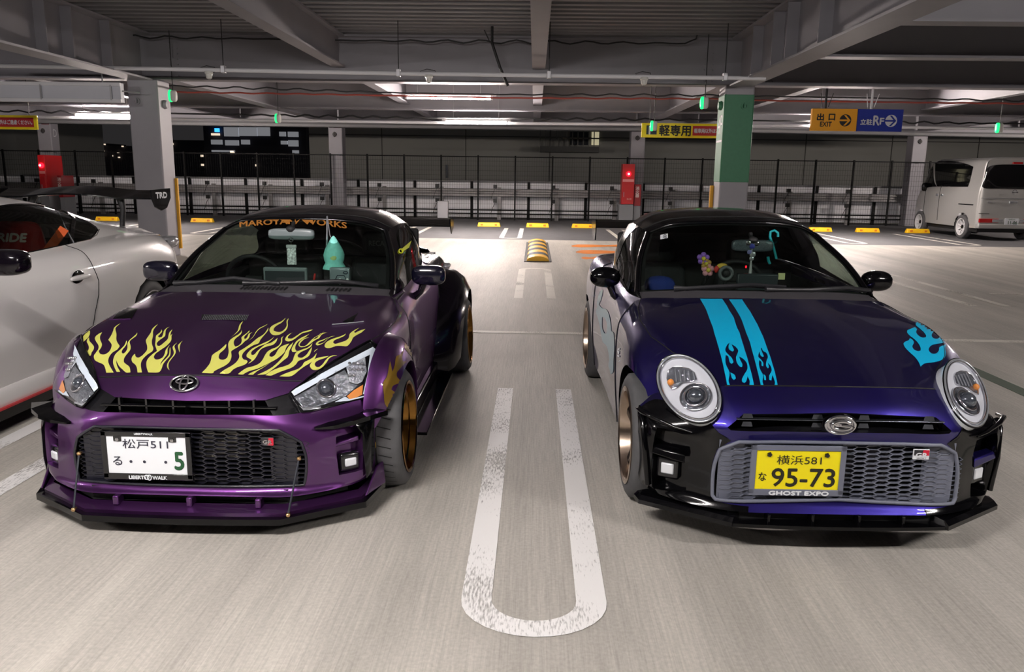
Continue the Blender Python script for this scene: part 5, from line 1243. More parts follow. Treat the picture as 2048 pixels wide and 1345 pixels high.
for hp, s in zip(hl, (1, -1)):
    fl = np.array([s, 1, 1])
    def put(mb, name, m, **k):
        mb.v = [tuple(np.array(p)*fl) for p in mb.v]; mb.f = mb.f if s > 0 else [f[::-1] for f in mb.f]; return mb.build(name, m, hp, **k)
    put(sk.decal(MB(), [[(581, 786), (660, 742), (743, 697), (750, 703), (748, 725), (735, 790), (723, 790), (732, 750), (737, 712), (665, 750), (588, 795)]], off=.012, step=3), 'light_guide', M_drl, smooth=180)
    put(sk.decal(MB(), [[(588, 797), (612, 784), (640, 767), (688, 742), (694, 752), (697, 768), (714, 772), (692, 792), (664, 805), (620, 819), (606, 818), (596, 806)]], off=.0085, step=3), 'lamp_bowl', M_bowl, smooth=180)
    put(sk.decal(MB(), [[(690, 731), (728, 717), (731, 745), (722, 765), (712, 770), (697, 766), (694, 750)]], off=.010, step=3), 'reflector', M_bowl2, smooth=180)
    put(sk.decal(MB(), [[(692, 794), (706, 782), (724, 771), (722, 791), (709, 797), (697, 800)]], off=.010, step=3), 'indicator', M_amber, smooth=180)
    put(sk.decal(MB(), [[(668, 806), (688, 795), (697, 800), (735, 791), (734, 795), (700, 803)]], off=.010, step=3), 'lower_trim', M_drl, smooth=180)
    put(sk.decal(MB(), [[(597, 813), (606, 818), (640, 815), (640, 819), (606, 823)]], off=.009, step=3), 'lower_bar', M_silver, smooth=180)
    q, n_ = on_skin(651, 779, .012); e1 = np.cross(n_, (0, 0, 1)); e1 /= np.linalg.norm(e1); e2 = np.cross(n_, e1)
    ring = [tuple(q+e1*.038*math.cos(2*PI*k/30)+e2*.038*math.sin(2*PI*k/30)) for k in range(31)]; put(MB().tube(ring, .006, 8, caps=False), 'projector_ring', M_chrome, smooth=60)
    put(MB().ellipsoid(tuple(q-n_*.006), (.029, .029, .029), 20, 12), 'projector_lens', M_ball, smooth=60)
    q2, n2 = on_skin(709, 742, .012); mb = MB()
    for k in range(10):
        a = k*.9; mb.ellipsoid(tuple(on_skin(709+(k % 4-1.5)*8, 742+(k//4-1)*11, .014)[0]), (.009, .007, .008), 8, 6)
    put(mb, 'reflector_facet', M_chrome, smooth=60, kind='stuff')
    put(sk.decal(MB(), [inner], off=.026, step=4), 'lens', M_lens, smooth=180)
    rimp = [tuple(on_skin(*p, .010)[0]) for p in densify(BZ, 8)]; put(MB().tube(rimp+rimp[:1], .004, 6, caps=False), 'lamp_rim', M_gblk, smooth=60)
# fog lamps, fins, side blades
for s in (1, -1):
    p = loc(B, 700, 921, -.39); x, z = p[0], p[2]
    f = MB().box(-.046, .046, -.014, .02, -.042, .042).build('fog_lamp', M_hblk, root, bevel=.014, seg=3); f.location = (x*s, -.40, z); f.rotation_euler = (0, 0, .62*s)
    MB().box(-.026, .026, -.020, -.008, -.018, .018).build('fog_lens', M_refl_w, f, bevel=.006)
    g = MB().box(-.042, .042, -.004, .02, -.03, .03).build('recess_box', mat('recess_grey', (58, 58, 66), .4), root, bevel=.004); g.location = (.605*s, -.375, .355); g.rotation_euler = (-.25, 0, .62*s)
    mb = MB(); mb.add([(.545, -.475, .328), (.665, -.385, .352), (.655, -.35, .365), (.575, -.40, .352), (.545, -.475, .318), (.667, -.385, .330), (.655, -.35, .33), (.575, -.40, .318)], [(0, 1, 2, 3), (4, 7, 6, 5), (0, 4, 5, 1), (1, 5, 6, 2), (2, 6, 7, 3), (3, 7, 4, 0)])
    mb.v = [(a*s, b2, c2) for a, b2, c2 in mb.v]; mb.build('recess_fin', M_purple, root, bevel=.004)
def blade(pts, w, th, name, m, up=(0, 0, 1)):
    vs = []; 
    for i, (px, py, k) in enumerate(pts):
        q, n_ = on_skin(px, py); n_ = n_*np.array([1, 1, .25]); n_ /= np.linalg.norm(n_)
        vs += [q-n_*.01+np.array([0, 0, th*k]), q+n_*w*k+np.array([0, 0, th*.5*k]), q+n_*w*k-np.array([0, 0, th*.3*k]), q-n_*.01-np.array([0, 0, th*k])]
    K = len(pts); f = [(i*4+a, i*4+(a+1) % 4, (i+1)*4+(a+1) % 4, (i+1)*4+a) for i in range(K-1) for a in range(4)] + [(0, 1, 2, 3), (K*4-4, K*4-1, K*4-2, K*4-3)]
    return pair(MB().add(vs, f), name, m, root)
blade([(628, 857, .3), (660, 853, .8), (695, 846, 1), (722, 838, 1.1), (742, 828, 1.3)], .06, .022, 'canard', M_gblk)
dec([(708, 851), (745, 836), (745, 900), (739, 940), (729, 955), (723, 905), (722, 868)], .012, M_gblk, 'side_blade')
# lip, splitter and its stays
xs = np.linspace(-1, 1, 25)
def lip_path(x0, x1, x2, y0, y1, y2, z0, z1, z2):
    h_ = [(0, y0, z0), (x0*.5, y0+.004, z0), (x0, y0+.015, z0), ((x0+x1)/2, (y0+y1)/2+.01, (z0+z1)/2), (x1, y1, z1), (x2, y2, z2)]
    return [(-a, b2, c2) for a, b2, c2 in h_[::-1][:-1]] + h_
front = lip_path(.40, .705, .752, -.665, -.455, -.27, .084, .086, .104); back = [(a*.86, b2+.20, c2) for a, b2, c2 in front]
sweep_band(MB(), front, back, (0, 0, -.026)).build('splitter', M_gblk, root)
f2 = lip_path(.40, .68, .735, -.640, -.435, -.28, .100, .100, .115); b2_ = lip_path(.40, .66, .70, -.585, -.40, -.25, .118, .118, .13)
mb = MB(); k = len(f2); f3 = [(a, b2+.006, .072) for a, b2, c2 in f2]; vs = b2_+f2+f3; mb.add(vs, [(r*k+i, r*k+i+1, (r+1)*k+i+1, (r+1)*k+i) for r in range(2) for i in range(k-1)]); mb.build('lip', M_purple, root, smooth=40)
MB().sweep([(-.60, -.37, .14), (-.40, -.53, .14), (.40, -.53, .14), (.60, -.37, .14)], [(-.02, -.03), (.02, -.03), (.02, .03), (-.02, .03)]).build('lip_back', M_matt, root)
for x in (-.28, .02, .30): MB().box(x-.012, x+.012, -.61, -.56, .112, .15).build('lip_post', M_purple, root, bevel=.005)
for s in (1, -1): MB().add([(s*a, b2, c2) for a, b2, c2 in ((.70, -.43, .10), (.755, -.27, .10), (.745, -.265, .195), (.725, -.30, .185), (.692, -.425, .10), (.745, -.262, .10), (.735, -.258, .195), (.715, -.295, .185))], [(0, 1, 2, 3), (4, 7, 6, 5), (0, 4, 5, 1), (1, 5, 6, 2), (2, 6, 7, 3), (3, 7, 4, 0)]).build('lip_fin', M_purple, root, bevel=.003)
for s, (tx, ty, bx, by) in ((1, (598, 918, 576, 1031)), (-1, (158, 908, 147, 1020))):
    a = loc(B, tx, ty, -.535); b2 = loc(B, bx, by, -.63); d = (np.array(b2)-np.array(a)); o = MB().tube([a, b2], .0042, 8).build('splitter_stay', mat('stay_black', (40, 44, 52), .3), root, smooth=60)
    for q in (a, b2): MB().ellipsoid(q, (.010, .009, .009), 10, 6).tube([q, (q[0], q[1]+.02, q[2])], .005, 6).build('stay_joint', M_bolt, o, smooth=60)
# bonnet vents
v1 = [(404, 630), (498, 632), (490, 644), (402, 642)]; sk.decal(MB(), [v1], off=.003, step=4).build('bonnet_vent', M_hblk, root, smooth=180)
mb = MB()
for k in range(26):
    x = 405+k*3.5; a = on_skin(x, 641.5, .004)[0]; b2 = on_skin(x+5, 631.5, .004)[0]; mb.tube([tuple(a), tuple(b2)], .0014, 4)
mb.build('vent_mesh', M_silver, root, kind='stuff')
for q, l in (([(684, 645), (716, 627), (706, 647)], [(664, 651), (700, 648), (727, 645)]), ([(225, 640), (243, 614), (276, 618), (262, 640)], [(220, 641), (262, 640)])):
    sk.decal(MB(), [q], off=.002, step=4).build('side_vent', M_gblk, root, smooth=180); MB().tube([tuple(on_skin(*p, .004)[0]) for p in l], .003, 6).build('vent_lip', M_silver if q[0][0] > 400 else M_purple, root, smooth=60)
for px, py in ((399, 586), (607, 590)):
    p = B['HF'].ev(4.93, .3)[0]; q = loc(B, px, py, .49); MB().ellipsoid((0, 0, 0), (.014, .02, .012), 10, 6).build('washer_nozzle', M_silver, root, smooth=60).location = (q[0], .49, q[2]+.004)
# flame graphics
FA_ = 11.21
fl_A = [
 [(40, 1200), (130, 1110), (210, 1010), (245, 920), (260, 850), (275, 810), (330, 760), (440, 690), (530, 610), (590, 555), (585, 620), (530, 690), (450, 760), (425, 820), (425, 870), (460, 900), (530, 905), (600, 870), (630, 810), (645, 720), (635, 600), (640, 530), (680, 460), (760, 400), (860, 340), (920, 280), (935, 235), (940, 290), (900, 350), (800, 430), (760, 500), (765, 570), (800, 615), (860, 590), (920, 540), (940, 470), (930, 410), (980, 360), (1050, 310), (1115, 240), (1100, 285), (1050, 330), (1000, 380), (990, 430), (1020, 440), (1060, 400), (1090, 330), (1130, 305), (1175, 290), (1125, 330), (1110, 390), (1070, 450), (1010, 490), (940, 560), (850, 620), (720, 700), (700, 740), (710, 820), (690, 900), (650, 970), (560, 1040), (420, 1110), (320, 1165), (275, 1212)],
 [(690, 410), (780, 330), (850, 250), (880, 140), (930, 70), (970, 40), (940, 90), (915, 140), (905, 210), (860, 270), (780, 340)],
 [(1530, 100), (1430, 150), (1330, 200), (1260, 270), (1220, 340), (1170, 410), (1060, 500), (1180, 410), (1240, 330), (1280, 270), (1350, 205), (1440, 160)],
 [(440, 1215), (540, 1140), (680, 1060), (790, 985), (860, 900), (885, 830), (870, 760), (890, 710), (990, 650), (1150, 540), (1280, 430), (1410, 350), (1490, 260), (1530, 185), (1530, 240), (1480, 310), (1400, 400), (1350, 470), (1310, 540), (1200, 580), (1080, 650), (1000, 720), (950, 790), (945, 850), (980, 900), (1040, 915), (1070, 945), (1040, 990), (960, 1035), (850, 1070), (740, 1130), (640, 1218)],
 [(1075, 995), (1150, 930), (1150, 900), (1110, 880), (1050, 840), (1050, 790), (1100, 720), (1180, 650), (1300, 590), (1430, 530), (1560, 470), (1670, 390), (1600, 460), (1480, 550), (1340, 600), (1220, 670), (1150, 740), (1160, 800), (1220, 790), (1290, 710), (1380, 630), (1480, 560), (1580, 530), (1680, 470), (1740, 415), (1710, 500), (1640, 570), (1530, 600), (1400, 650), (1330, 720), (1280, 810), (1220, 900), (1130, 970)],
 [(850, 1232), (930, 1165), (1050, 1090), (1200, 1050), (1330, 990), (1410, 900), (1450, 820), (1510, 730), (1600, 670), (1720, 620), (1790, 560), (1820, 480), (1820, 420), (1880, 370), (1845, 430), (1840, 510), (1800, 580), (1720, 660), (1620, 720), (1560, 780), (1560, 830), (1620, 840), (1690, 790), (1740, 700), (1820, 610), (2005, 540), (1930, 640), (1900, 730), (1820, 810), (1700, 900), (1580, 965), (1430, 1040), (1280, 1110), (1110, 1160), (1000, 1215), (960, 1238)],
 [(1075, 1240), (1160, 1190), (1330, 1115), (1460, 1045), (1580, 970), (1430, 1075), (1300, 1150), (1210, 1220), (1180, 1243)],
 [(1280, 1245), (1420, 1185), (1560, 1110), (1660, 1040), (1780, 930), (1880, 800), (1930, 700), (1990, 610), (2060, 545), (2094, 510), (2050, 620), (2005, 700), (1985, 790), (1960, 850), (1860, 930), (1720, 1050), (1590, 1150), (1470, 1230)],
 [(1470, 1253), (1590, 1165), (1760, 1090), (1900, 1050), (2010, 1000), (2080, 920), (2110, 830), (2160, 740), (2280, 680), (2400, 640), (2480, 580), (2520, 530), (2490, 610), (2380, 680), (2270, 730), (2190, 800), (2200, 850), (2290, 860), (2390, 790), (2450, 700), (2515, 610), (2490, 720), (2440, 820), (2330, 890), (2210, 930), (2150, 1010), (2060, 1080), (1930, 1130), (1790, 1180), (1660, 1235), (1590, 1262)],
 [(1780, 1278), (1900, 1220), (2060, 1160), (2200, 1110), (2290, 1040), (2340, 960), (2440, 910), (2540, 850), (2620, 750), (2590, 850), (2540, 920), (2450, 990), (2320, 1070), (2200, 1160), (2120, 1230), (2000, 1283)],
 [(1925, -35), (1830, 40), (1700, 100), (1600, 160), (1560, 230), (1580, 300), (1640, 350), (1730, 355), (1830, 320), (1930, 240), (1970, 150), (1965, 60), (1990, -25), (1940, 40), (1945, 140), (1900, 220), (1810, 280), (1720, 280), (1650, 250), (1660, 200), (1720, 140), (1840, 70)]]
fl_B = [
 [(285, 290), (210, 350), (175, 400), (190, 430), (270, 430), (370, 370), (490, 290), (620, 250), (745, 225), (640, 280), (510, 310), (420, 370), (330, 440), (230, 490), (150, 490), (110, 460), (130, 410), (180, 350)],
 [(660, 320), (570, 400), (470, 460), (400, 510), (350, 590), (340, 660), (370, 710), (440, 705), (340, 730), (280, 730), (260, 690), (280, 620), (330, 540), (380, 480), (480, 410), (590, 360)],
 [(1000, 240), (930, 320), (800, 390), (730, 440), (660, 510), (590, 580), (520, 605), (455, 600), (440, 560), (490, 495), (560, 438), (655, 405), (560, 420), (470, 470), (420, 540), (420, 590), (470, 625), (560, 612), (650, 570), (740, 500), (820, 450), (880, 420), (930, 350), (1000, 310), (1070, 295), (980, 300), (890, 330), (850, 400), (780, 440), (740, 450), (800, 400), (920, 340)],
 [(1085, 400), (980, 450), (880, 480), (820, 520), (800, 560), (840, 585), (920, 560), (1010, 505), (1080, 430), (1160, 390), (1240, 372), (1140, 385), (1060, 440), (980, 520), (900, 548), (850, 545), (880, 510), (970, 475)],
 [(1000, 600), (1020, 540), (1090, 480), (1200, 430), (1330, 390), (1430, 350), (1480, 315), (1440, 370), (1340, 420), (1220, 470), (1190, 520), (1240, 550), (1350, 520), (1470, 480), (1540, 420), (1560, 340), (1600, 290), (1690, 230), (1785, 185), (1720, 230), (1660, 280), (1690, 300), (1770, 260), (1920, 210), (1830, 290), (1720, 350), (1640, 410), (1600, 490), (1540, 570), (1480, 605), (1380, 595), (1270, 595), (1190, 620), (1100, 645), (1030, 635)],
 [(670, 1040), (690, 990), (740, 920), (830, 870), (960, 840), (1100, 820), (1000, 870), (880, 910), (800, 960), (780, 1020), (820, 1065), (890, 1060), (960, 1000), (1020, 920), (1090, 850), (1180, 810), (1290, 810), (1180, 830), (1100, 880), (1050, 960), (990, 1030), (930, 1090), (840, 1130), (740, 1130), (690, 1090)],
 [(755, 745), (790, 690), (860, 655), (800, 700)]]
fl_C = [
 [(90, 400), (130, 350), (190, 250), (130, 370), (190, 360), (210, 300), (215, 230), (240, 180), (260, 230), (230, 310), (190, 390), (210, 430), (280, 400), (330, 330), (350, 270), (340, 190), (370, 130), (430, 95), (390, 150), (390, 210), (420, 200), (450, 270), (445, 340), (400, 420), (310, 500), (250, 570), (210, 640), (200, 700), (220, 750), (280, 770), (360, 740), (410, 690), (430, 630), (410, 560), (380, 500), (400, 440), (435, 400), (440, 480), (490, 540), (540, 610), (530, 680), (490, 740), (470, 810), (390, 860), (280, 910), (200, 940), (130, 920), (115, 850), (130, 750), (160, 670), (200, 590), (160, 550), (105, 530), (105, 450)],
 [(820, 1198), (790, 1080), (750, 1010), (640, 960), (560, 910), (540, 820), (590, 740), (640, 660), (640, 580), (590, 500), (560, 430), (590, 370), (660, 320), (725, 285), (680, 370), (680, 460), (720, 560), (690, 650), (650, 710), (680, 770), (760, 790), (850, 750), (910, 680), (940, 580), (910, 520), (860, 460), (920, 370), (970, 260), (990, 190), (1060, 130), (1140, 85), (1060, 150), (1020, 210), (1045, 330), (1040, 430), (1060, 510), (1120, 600), (1060, 680), (960, 740), (890, 830), (860, 930), (890, 1030), (940, 1120), (985, 1193)],
 [(1050, 1178), (990, 1050), (970, 940), (1000, 820), (1060, 740), (1160, 650), (1230, 570), (1270, 470), (1280, 530), (1240, 610), (1180, 680), (1160, 740), (1190, 770), (1240, 740), (1290, 660), (1290, 560), (1320, 490), (1390, 420), (1457, 360), (1490, 330), (1505, 295), (1510, 330), (1470, 390), (1380, 450), (1340, 510), (1365, 610), (1350, 690), (1280, 780), (1220, 870), (1215, 960), (1270, 1010), (1340, 1070), (1360, 1190), (1265, 1193), (1180, 1120), (1100, 1040), (1040, 910), (1060, 1040), (1130, 1175)]]
fl_D = [
 [(285, 1193), (270, 1080), (230, 1010), (170, 960), (150, 890), (180, 820), (230, 770), (240, 830), (300, 860), (380, 820), (450, 750), (500, 680), (500, 590), (470, 480), (520, 390), (580, 300), (610, 220), (680, 150), (745, 105), (670, 190), (630, 270), (630, 370), (605, 480), (610, 570), (640, 650), (610, 720), (520, 780), (430, 860), (370, 950), (360, 1050), (385, 1190)],
 [(525, 1190), (490, 1080), (485, 960), (530, 870), (610, 790), (720, 710), (700, 640), (680, 580), (690, 480), (700, 370), (770, 310), (810, 260), (815, 220), (835, 270), (790, 330), (740, 380), (770, 410), (830, 390), (860, 320), (880, 250), (930, 200), (1000, 165), (930, 220), (910, 290), (900, 370), (830, 430), (750, 490), (715, 540), (730, 590), (790, 590), (880, 520), (960, 440), (980, 350), (1000, 290), (1070, 220), (1030, 300), (1020, 370), (1065, 320), (1045, 380), (1040, 460), (990, 540), (900, 620), (780, 700), (690, 770), (650, 840), (680, 895), (750, 900), (840, 860), (890, 780), (920, 680), (1010, 565), (960, 660), (950, 770), (890, 860), (820, 950), (790, 1030), (840, 960), (920, 880), (990, 790), (1000, 690), (1015, 620), (1025, 720), (1010, 820), (940, 900), (860, 1000), (820, 1110), (750, 1190)],
 [(1000, 1145), (950, 1080), (950, 1000), (1000, 910), (1070, 820), (1100, 740), (1070, 640), (1100, 580), (1170, 525), (1110, 600), (1140, 710), (1120, 790), (1050, 880), (990, 970), (975, 1060)],
 [(1305, 470), (1250, 540), (1230, 630), (1225, 745), (1190, 600), (1230, 540)]]
for g, x0 in ((fl_A, 400), (fl_B, 560), (fl_C, 140), (fl_D, 250)):
    for q in g:
        mb = sk.decal(MB(), [smooth_poly(Z(q, x0, 640, FA_), 3)], off=.0022, step=4.5)
        if mb.v: mb.build('flame_decal', M_flame, root, smooth=180)
# wide arches, wheels, skirts, wing
def flare(yc, zc, keys, m, name, dense=40):
    # keys: (angle, inner radius, inner x, crest radius, crest x, lip radius, lip x)
    K = np.array(keys, float); t = np.linspace(0, len(K)-1, dense); Q = _cr(K, t); mb = MB(); vs = []
    for a, r0, x0, r1, x1, r2, x2 in Q:
        a = math.radians(a)
        for r_, x_ in ((r0, x0), ((r0+r1)/2+.01, (x0+x1)/2+.012), (r1, x1), (r2, x2), (r2-.004, x2-.03), (r2+.02, x2-.05)): vs.append((x_, yc+r_*math.cos(a), zc+r_*math.sin(a)))
    mb.add(vs, [(i*6+k, i*6+k+1, (i+1)*6+k+1, (i+1)*6+k) for i in range(dense-1) for k in range(5)])
    o = MB(); tuck = .055 if yc == 0 else 0; o.v = [(-max(x-tuck, .62), y, z) for x, y, z in mb.v]; o.f = [f[::-1] for f in mb.f]
    return mb.build(name, m, root, smooth=60), o.build(name, m, root, smooth=60)
front_fl = flare(0, .27, [(-22, .34, .72, .325, .79, .315, .805), (20, .38, .735, .35, .80, .315, .815), (55, .43, .735, .37, .805, .315, .82), (90, .445, .715, .38, .80, .315, .82), (118, .425, .69, .37, .785, .315, .81), (142, .375, .672, .345, .745, .312, .775), (163, .335, .668, .325, .70, .312, .72)], M_purple, 'wide_arch')
flare(2.23, .275, [(-25, .44, .72, .40, .85, .34, .885), (20, .47, .74, .42, .875, .34, .915), (60, .50, .74, .43, .88, .34, .925), (95, .50, .735, .43, .88, .34, .925), (130, .50, .735, .43, .88, .34, .92), (165, .56, .735, .45, .87, .34, .905), (197, .62, .73, .48, .86, .34, .89)], M_pblk, 'wide_arch')
F_ = [(130, 1130), (115, 1000), (105, 850), (160, 760), (185, 620), (200, 560), (230, 700), (260, 620), (280, 500), (330, 470), (390, 400), (360, 500), (370, 560), (420, 560), (350, 640), (290, 710), (300, 780), (380, 840), (250, 880), (215, 940), (260, 970), (230, 1100), (180, 1200)]
from mathutils.bvhtree import BVHTree
me = front_fl[0].data; skf = Skin.__new__(Skin); skf.org = org; skf.t = BVHTree.FromPolygons([v.co[:] for v in me.vertices], [tuple(p.vertices) for p in me.polygons])
mb = MB(); skf.decal(mb, [smooth_poly(Z(F_, 750, 640, 6.72), 3)], off=.002, step=3)
F2 = [(380, 170), (430, 165), (450, 260), (520, 360), (555, 480), (500, 510), (430, 430), (390, 360), (420, 280)]
skf.decal(mb, [smooth_poly(Z(F2, 750, 640, 6.72), 3)], off=.002, step=3)
if mb.v: mb.build('flame_decal', M_goldf, root, smooth=180, kind='stuff')
sk.decal(MB(), [smooth_poly(Z([(870, 185), (890, 290), (905, 370), (900, 450), (880, 565), (845, 460), (835, 380), (850, 300)], 600, 820, 5.603), 3)], off=.004, step=2).build('flame_decal', M_goldl, root)
for s in (1, -1):
    wheel(root, .822 if s > 0 else .762, 0, .272, .274, .215, .212, M_gold, s, 'dish', camber=-2.0, grooves=True); wheel(root, .93, 2.23, .274, .276, .235, .214, M_gold, s, 'dish', camber=-2.0)
    MB().box(s*.69 if s > 0 else -.85, .85 if s > 0 else -.69, .40, 1.72, .095, .112).build('side_skirt', M_gblk, root, bevel=.004)
    MB().box(*sorted((s*.70, s*.755)), .36, 1.80, .112, .20).build('sill', M_pblk, root, bevel=.01)
MB().box(.74, .80, .31, .36, .06, .10).build('jack_flap', M_matt, root)
mb = MB(); mb.sweep([(-.74, 2.74, 1.07), (.74, 2.74, 1.07)], [(-.12, .030), (-.06, -.006), (.1, -.028), (.1, -.020), (-.05, .018)]); wg = mb.build('rear_wing', M_gblk, root, smooth=40)
for s in (1, -1):
    MB().prism([(2.60, 1.105), (2.66, 1.12), (2.86, 1.09), (2.84, 1.03), (2.70, .985), (2.62, 1.05)], 'X', s*.738, s*.746).build('endplate', M_gblk, wg); MB().box(s*.3-.006, s*.3+.006, 2.66, 2.74, .84, 1.07).build('wing_stay', M_gblk, wg)
MB().sweep([(-.60, 2.50, .865), (-.45, 2.62, .885), (0, 2.70, .90), (.45, 2.62, .885), (.60, 2.50, .865)], [(-.02, -.02), (.03, .02), (.05, .02), (.06, -.02)]).build('duck_tail', M_gblk, root)
for s in (1, -1): MB().ellipsoid((s*.735, 2.34, .775), (.04, .09, .026), 14, 8).build('tail_lamp', mat('clear_tail', (200, 200, 204), .1, metal=.6), root, smooth=60)
sticker(B, [(425, 466), (433, 454), (443, 453), (436, 464)], '2')
t = MB(); text_px(t, lambda a, b2: B['on_ws'](a, b2, .004), 'MAROYAN', 480, 592, 440, 451, bend=1.5, bold=.6, slope=-6); text_px(t, lambda a, b2: B['on_ws'](a, b2, .004), 'WORKS', 608, 693, 441, 453, bend=1.0, bold=.6, slope=9); t.build('banner_lettering', mat('banner_orange', (176, 116, 48), .5), root)
g, sgl = B['GL'], 1
def on_gl(px, py, lift=.004):
    u, v = g.uv(px, py, 1); return tuple(g.ev(u, v)[0]+g.nrm(u, v)[0]*lift)
mb = MB(); mb.add([on_gl(*p) for p in ((801, 500), (822, 482), (817, 496), (803, 505))], [(0, 1, 2, 3)]); mb.tube([on_gl(801+4*math.cos(k*.4), 503+4*math.sin(k*.4)) for k in range(17)], .004, 5, caps=False); mb.build('window_sticker', mat('lime_print', (214, 222, 30), .5), root)
t = MB(); text_px(t, lambda a, b2: B['on_ws'](a, b2, -.9), 'RECA', 742, 764, 483, 491) if False else None
# =================================================================== white coupe beside the purple car
M_pearl = mat('pearl_white', (232, 230, 228), .35, coat=1.0)
XW = -3.79; fr = (XW, 0, 0, 0.0)
root = empty('coupe', (XW, 5.95, 0), 'white coupe with a tall black rear wing and red front seat', 'car')
root.location = (XW, 0, 0)
WG = Patch([
 [(0, 3.30, .98), (.40, 3.32, .97), (.66, 3.42, .945), (.72, 3.42, .938), (.775, 3.40, .930)],
 [(0, 3.78, 1.165), (.37, 3.80, 1.150), (.605, 3.86, 1.085), (.69, 3.84, 1.015), (.772, 3.80, .933)],
 [(0, 4.20, 1.272), (.36, 4.22, 1.258), (.570, 4.26, 1.192), (.675, 4.22, 1.07), (.765, 4.20, .937)],
 [(0, 4.70, 1.300), (.36, 4.70, 1.285), (.570, 4.70, 1.215), (.668, 4.70, 1.085), (.757, 4.70, .945)],
 [(0, 5.20, 1.275), (.35, 5.20, 1.255), (.560, 5.20, 1.180), (.655, 5.20, 1.075), (.742, 5.20, .960)],
 [(0, 5.70, 1.190), (.34, 5.70, 1.170), (.535, 5.70, 1.100), (.625, 5.70, 1.04), (.715, 5.70, .972)],
 [(0, 6.15, 1.070), (.33, 6.15, 1.060), (.505, 6.13, 1.030), (.585, 6.11, .998), (.665, 6.10, .972)],
 [(0, 6.45, 1.005), (.31, 6.45, 1.000), (.47, 6.42, .985), (.545, 6.40, .968), (.615, 6.38, .955)],
 [(0, 6.78, .985), (.30, 6.77, .98), (.44, 6.74, .965), (.50, 6.72, .95), (.56, 6.70, .932)]], fr)
WG.c = np.array([0, 4.8, .6])
WSD = Patch([
 [(.775, 3.40, .930), (.845, 3.40, .87), (.885, 3.40, .70), (.892, 3.40, .45), (.866, 3.40, .24)],
 [(.772, 3.80, .933), (.845, 3.80, .87), (.880, 3.80, .70), (.888, 3.80, .45), (.864, 3.80, .24)],
 [(.765, 4.20, .937), (.842, 4.20, .87), (.877, 4.20, .70), (.885, 4.20, .45), (.862, 4.20, .24)],
 [(.757, 4.70, .945), (.842, 4.70, .88), (.880, 4.70, .71), (.885, 4.70, .45), (.862, 4.70, .24)],
 [(.742, 5.20, .960), (.850, 5.20, .90), (.895, 5.20, .74), (.895, 5.20, .45), (.868, 5.20, .24)],
 [(.715, 5.70, .972), (.852, 5.70, .925), (.910, 5.70, .77), (.908, 5.70, .45), (.880, 5.70, .24)],
 [(.665, 6.10, .972), (.830, 6.10, .930), (.905, 6.10, .77), (.905, 6.10, .45), (.880, 6.10, .26)],
 [(.615, 6.38, .955), (.770, 6.40, .915), (.870, 6.42, .76), (.875, 6.42, .48), (.85, 6.42, .30)],
 [(.56, 6.70, .932), (.66, 6.72, .89), (.74, 6.74, .75), (.755, 6.74, .50), (.73, 6.74, .34)]], fr)
WSD.c = np.array([0, 4.8, .6])
glz = [(-90, 545), (-80, 470), (-40, 425), (0, 411), (38, 407), (76, 409.5), (114, 421), (152, 433.6), (178, 444), (192, 453), (197, 460), (190, 471), (178, 484), (152, 501), (63, 525), (0, 540)]
gu = WG.uvs(glz, 1)
for s in (1, -1):
    region(MB(), WG, [[(0, 0), (8, 0), (8, 4), (0, 4)], gu], s, .14).build('body_top', M_pearl, root, smooth=180, weld=1e-4)
    frame = [( .5*(a+sum(q[0] for q in gu)/len(gu))*0+a, b2) for a, b2 in gu]
    cen = np.mean(np.array(gu), 0); ins = [tuple(cen+(np.array(q)-cen)*.955) for q in gu]
    region(MB(), WG, [gu, ins], s, .14, off=-.002).build('window_trim', M_gblk, root, smooth=180)
    region(MB(), WG, [ins], s, .14, off=-.006).build('side_window', glass('coupe_side_glass', (150, 158, 150)), root, smooth=180)
    ba = WG.uvs([(108, 420), (116, 422), (147, 500), (139, 504)], 1); region(MB(), WG, [ba], s, .1, off=.001).build('pillar_trim', M_gblk, root); bl_ = [tuple((WG.ev(*WG.uv(px, py, 1))[0]+WG.nrm(*WG.uv(px, py, 1))[0]*.004)*np.array([s, 1, 1])) for px, py in ((116, 423), (131, 458), (147, 501))]; MB().tube(bl_, .004, 6).build('window_bright', M_silver, root)
    tr = [tuple((WG.ev(*WG.uv(px, py, 1))[0]+WG.nrm(*WG.uv(px, py, 1))[0]*.003)*np.array([s, 1, 1])) for px, py in ((152, 502), (180, 486), (193, 471), (198, 460))]; MB().tube(tr, .004, 6).build('window_bright', M_chrome, root, smooth=60)
    # lower body: door, quarter and wheel cut
    ar = arch_uv(WSD, 5.95, .315, .355, 1.2); drf = WSD.uvs([(155, 502), (186, 535), (197, 562), (197, 590), (190, 625)], 1); drf[0] = (drf[0][0], 0); drf[-1] = (drf[-1][0]+.0, drf[-1][1])
    low = (drf[-1][0]-.25, 4)
    region(MB(), WSD, [[(0, 0)]+drf+[low, (0, 4)]], s, .14).build('door', M_pearl, root, smooth=180, weld=1e-4)
    region(MB(), WSD, [drf+[low]+ar[::-1][::-1][::-1]+[(8, 4), (8, 0)]] if False else [[drf[0], (8, 0), (8, 4)]+ar+[low]+drf[::-1][:-1]], s, .14).build('rear_quarter', M_pearl, root, smooth=180, weld=1e-4)
seam_strip(MB(), WSD, drf+[low], 1, .006).build('panel_gap', M_matt, root)
h = np.array(gx(160, 555, XW+.895)); h = h-np.array([XW, 0, 0])
MB().ellipsoid((.885, h[1], h[2]), (.006, .075, .045), 16, 10).build('handle_cup', M_gblk, root, smooth=60); o = MB().ellipsoid((.90, h[1], h[2]), (.016, .115, .017), 16, 8, .7).build('door_handle', M_pearl, root, smooth=60)
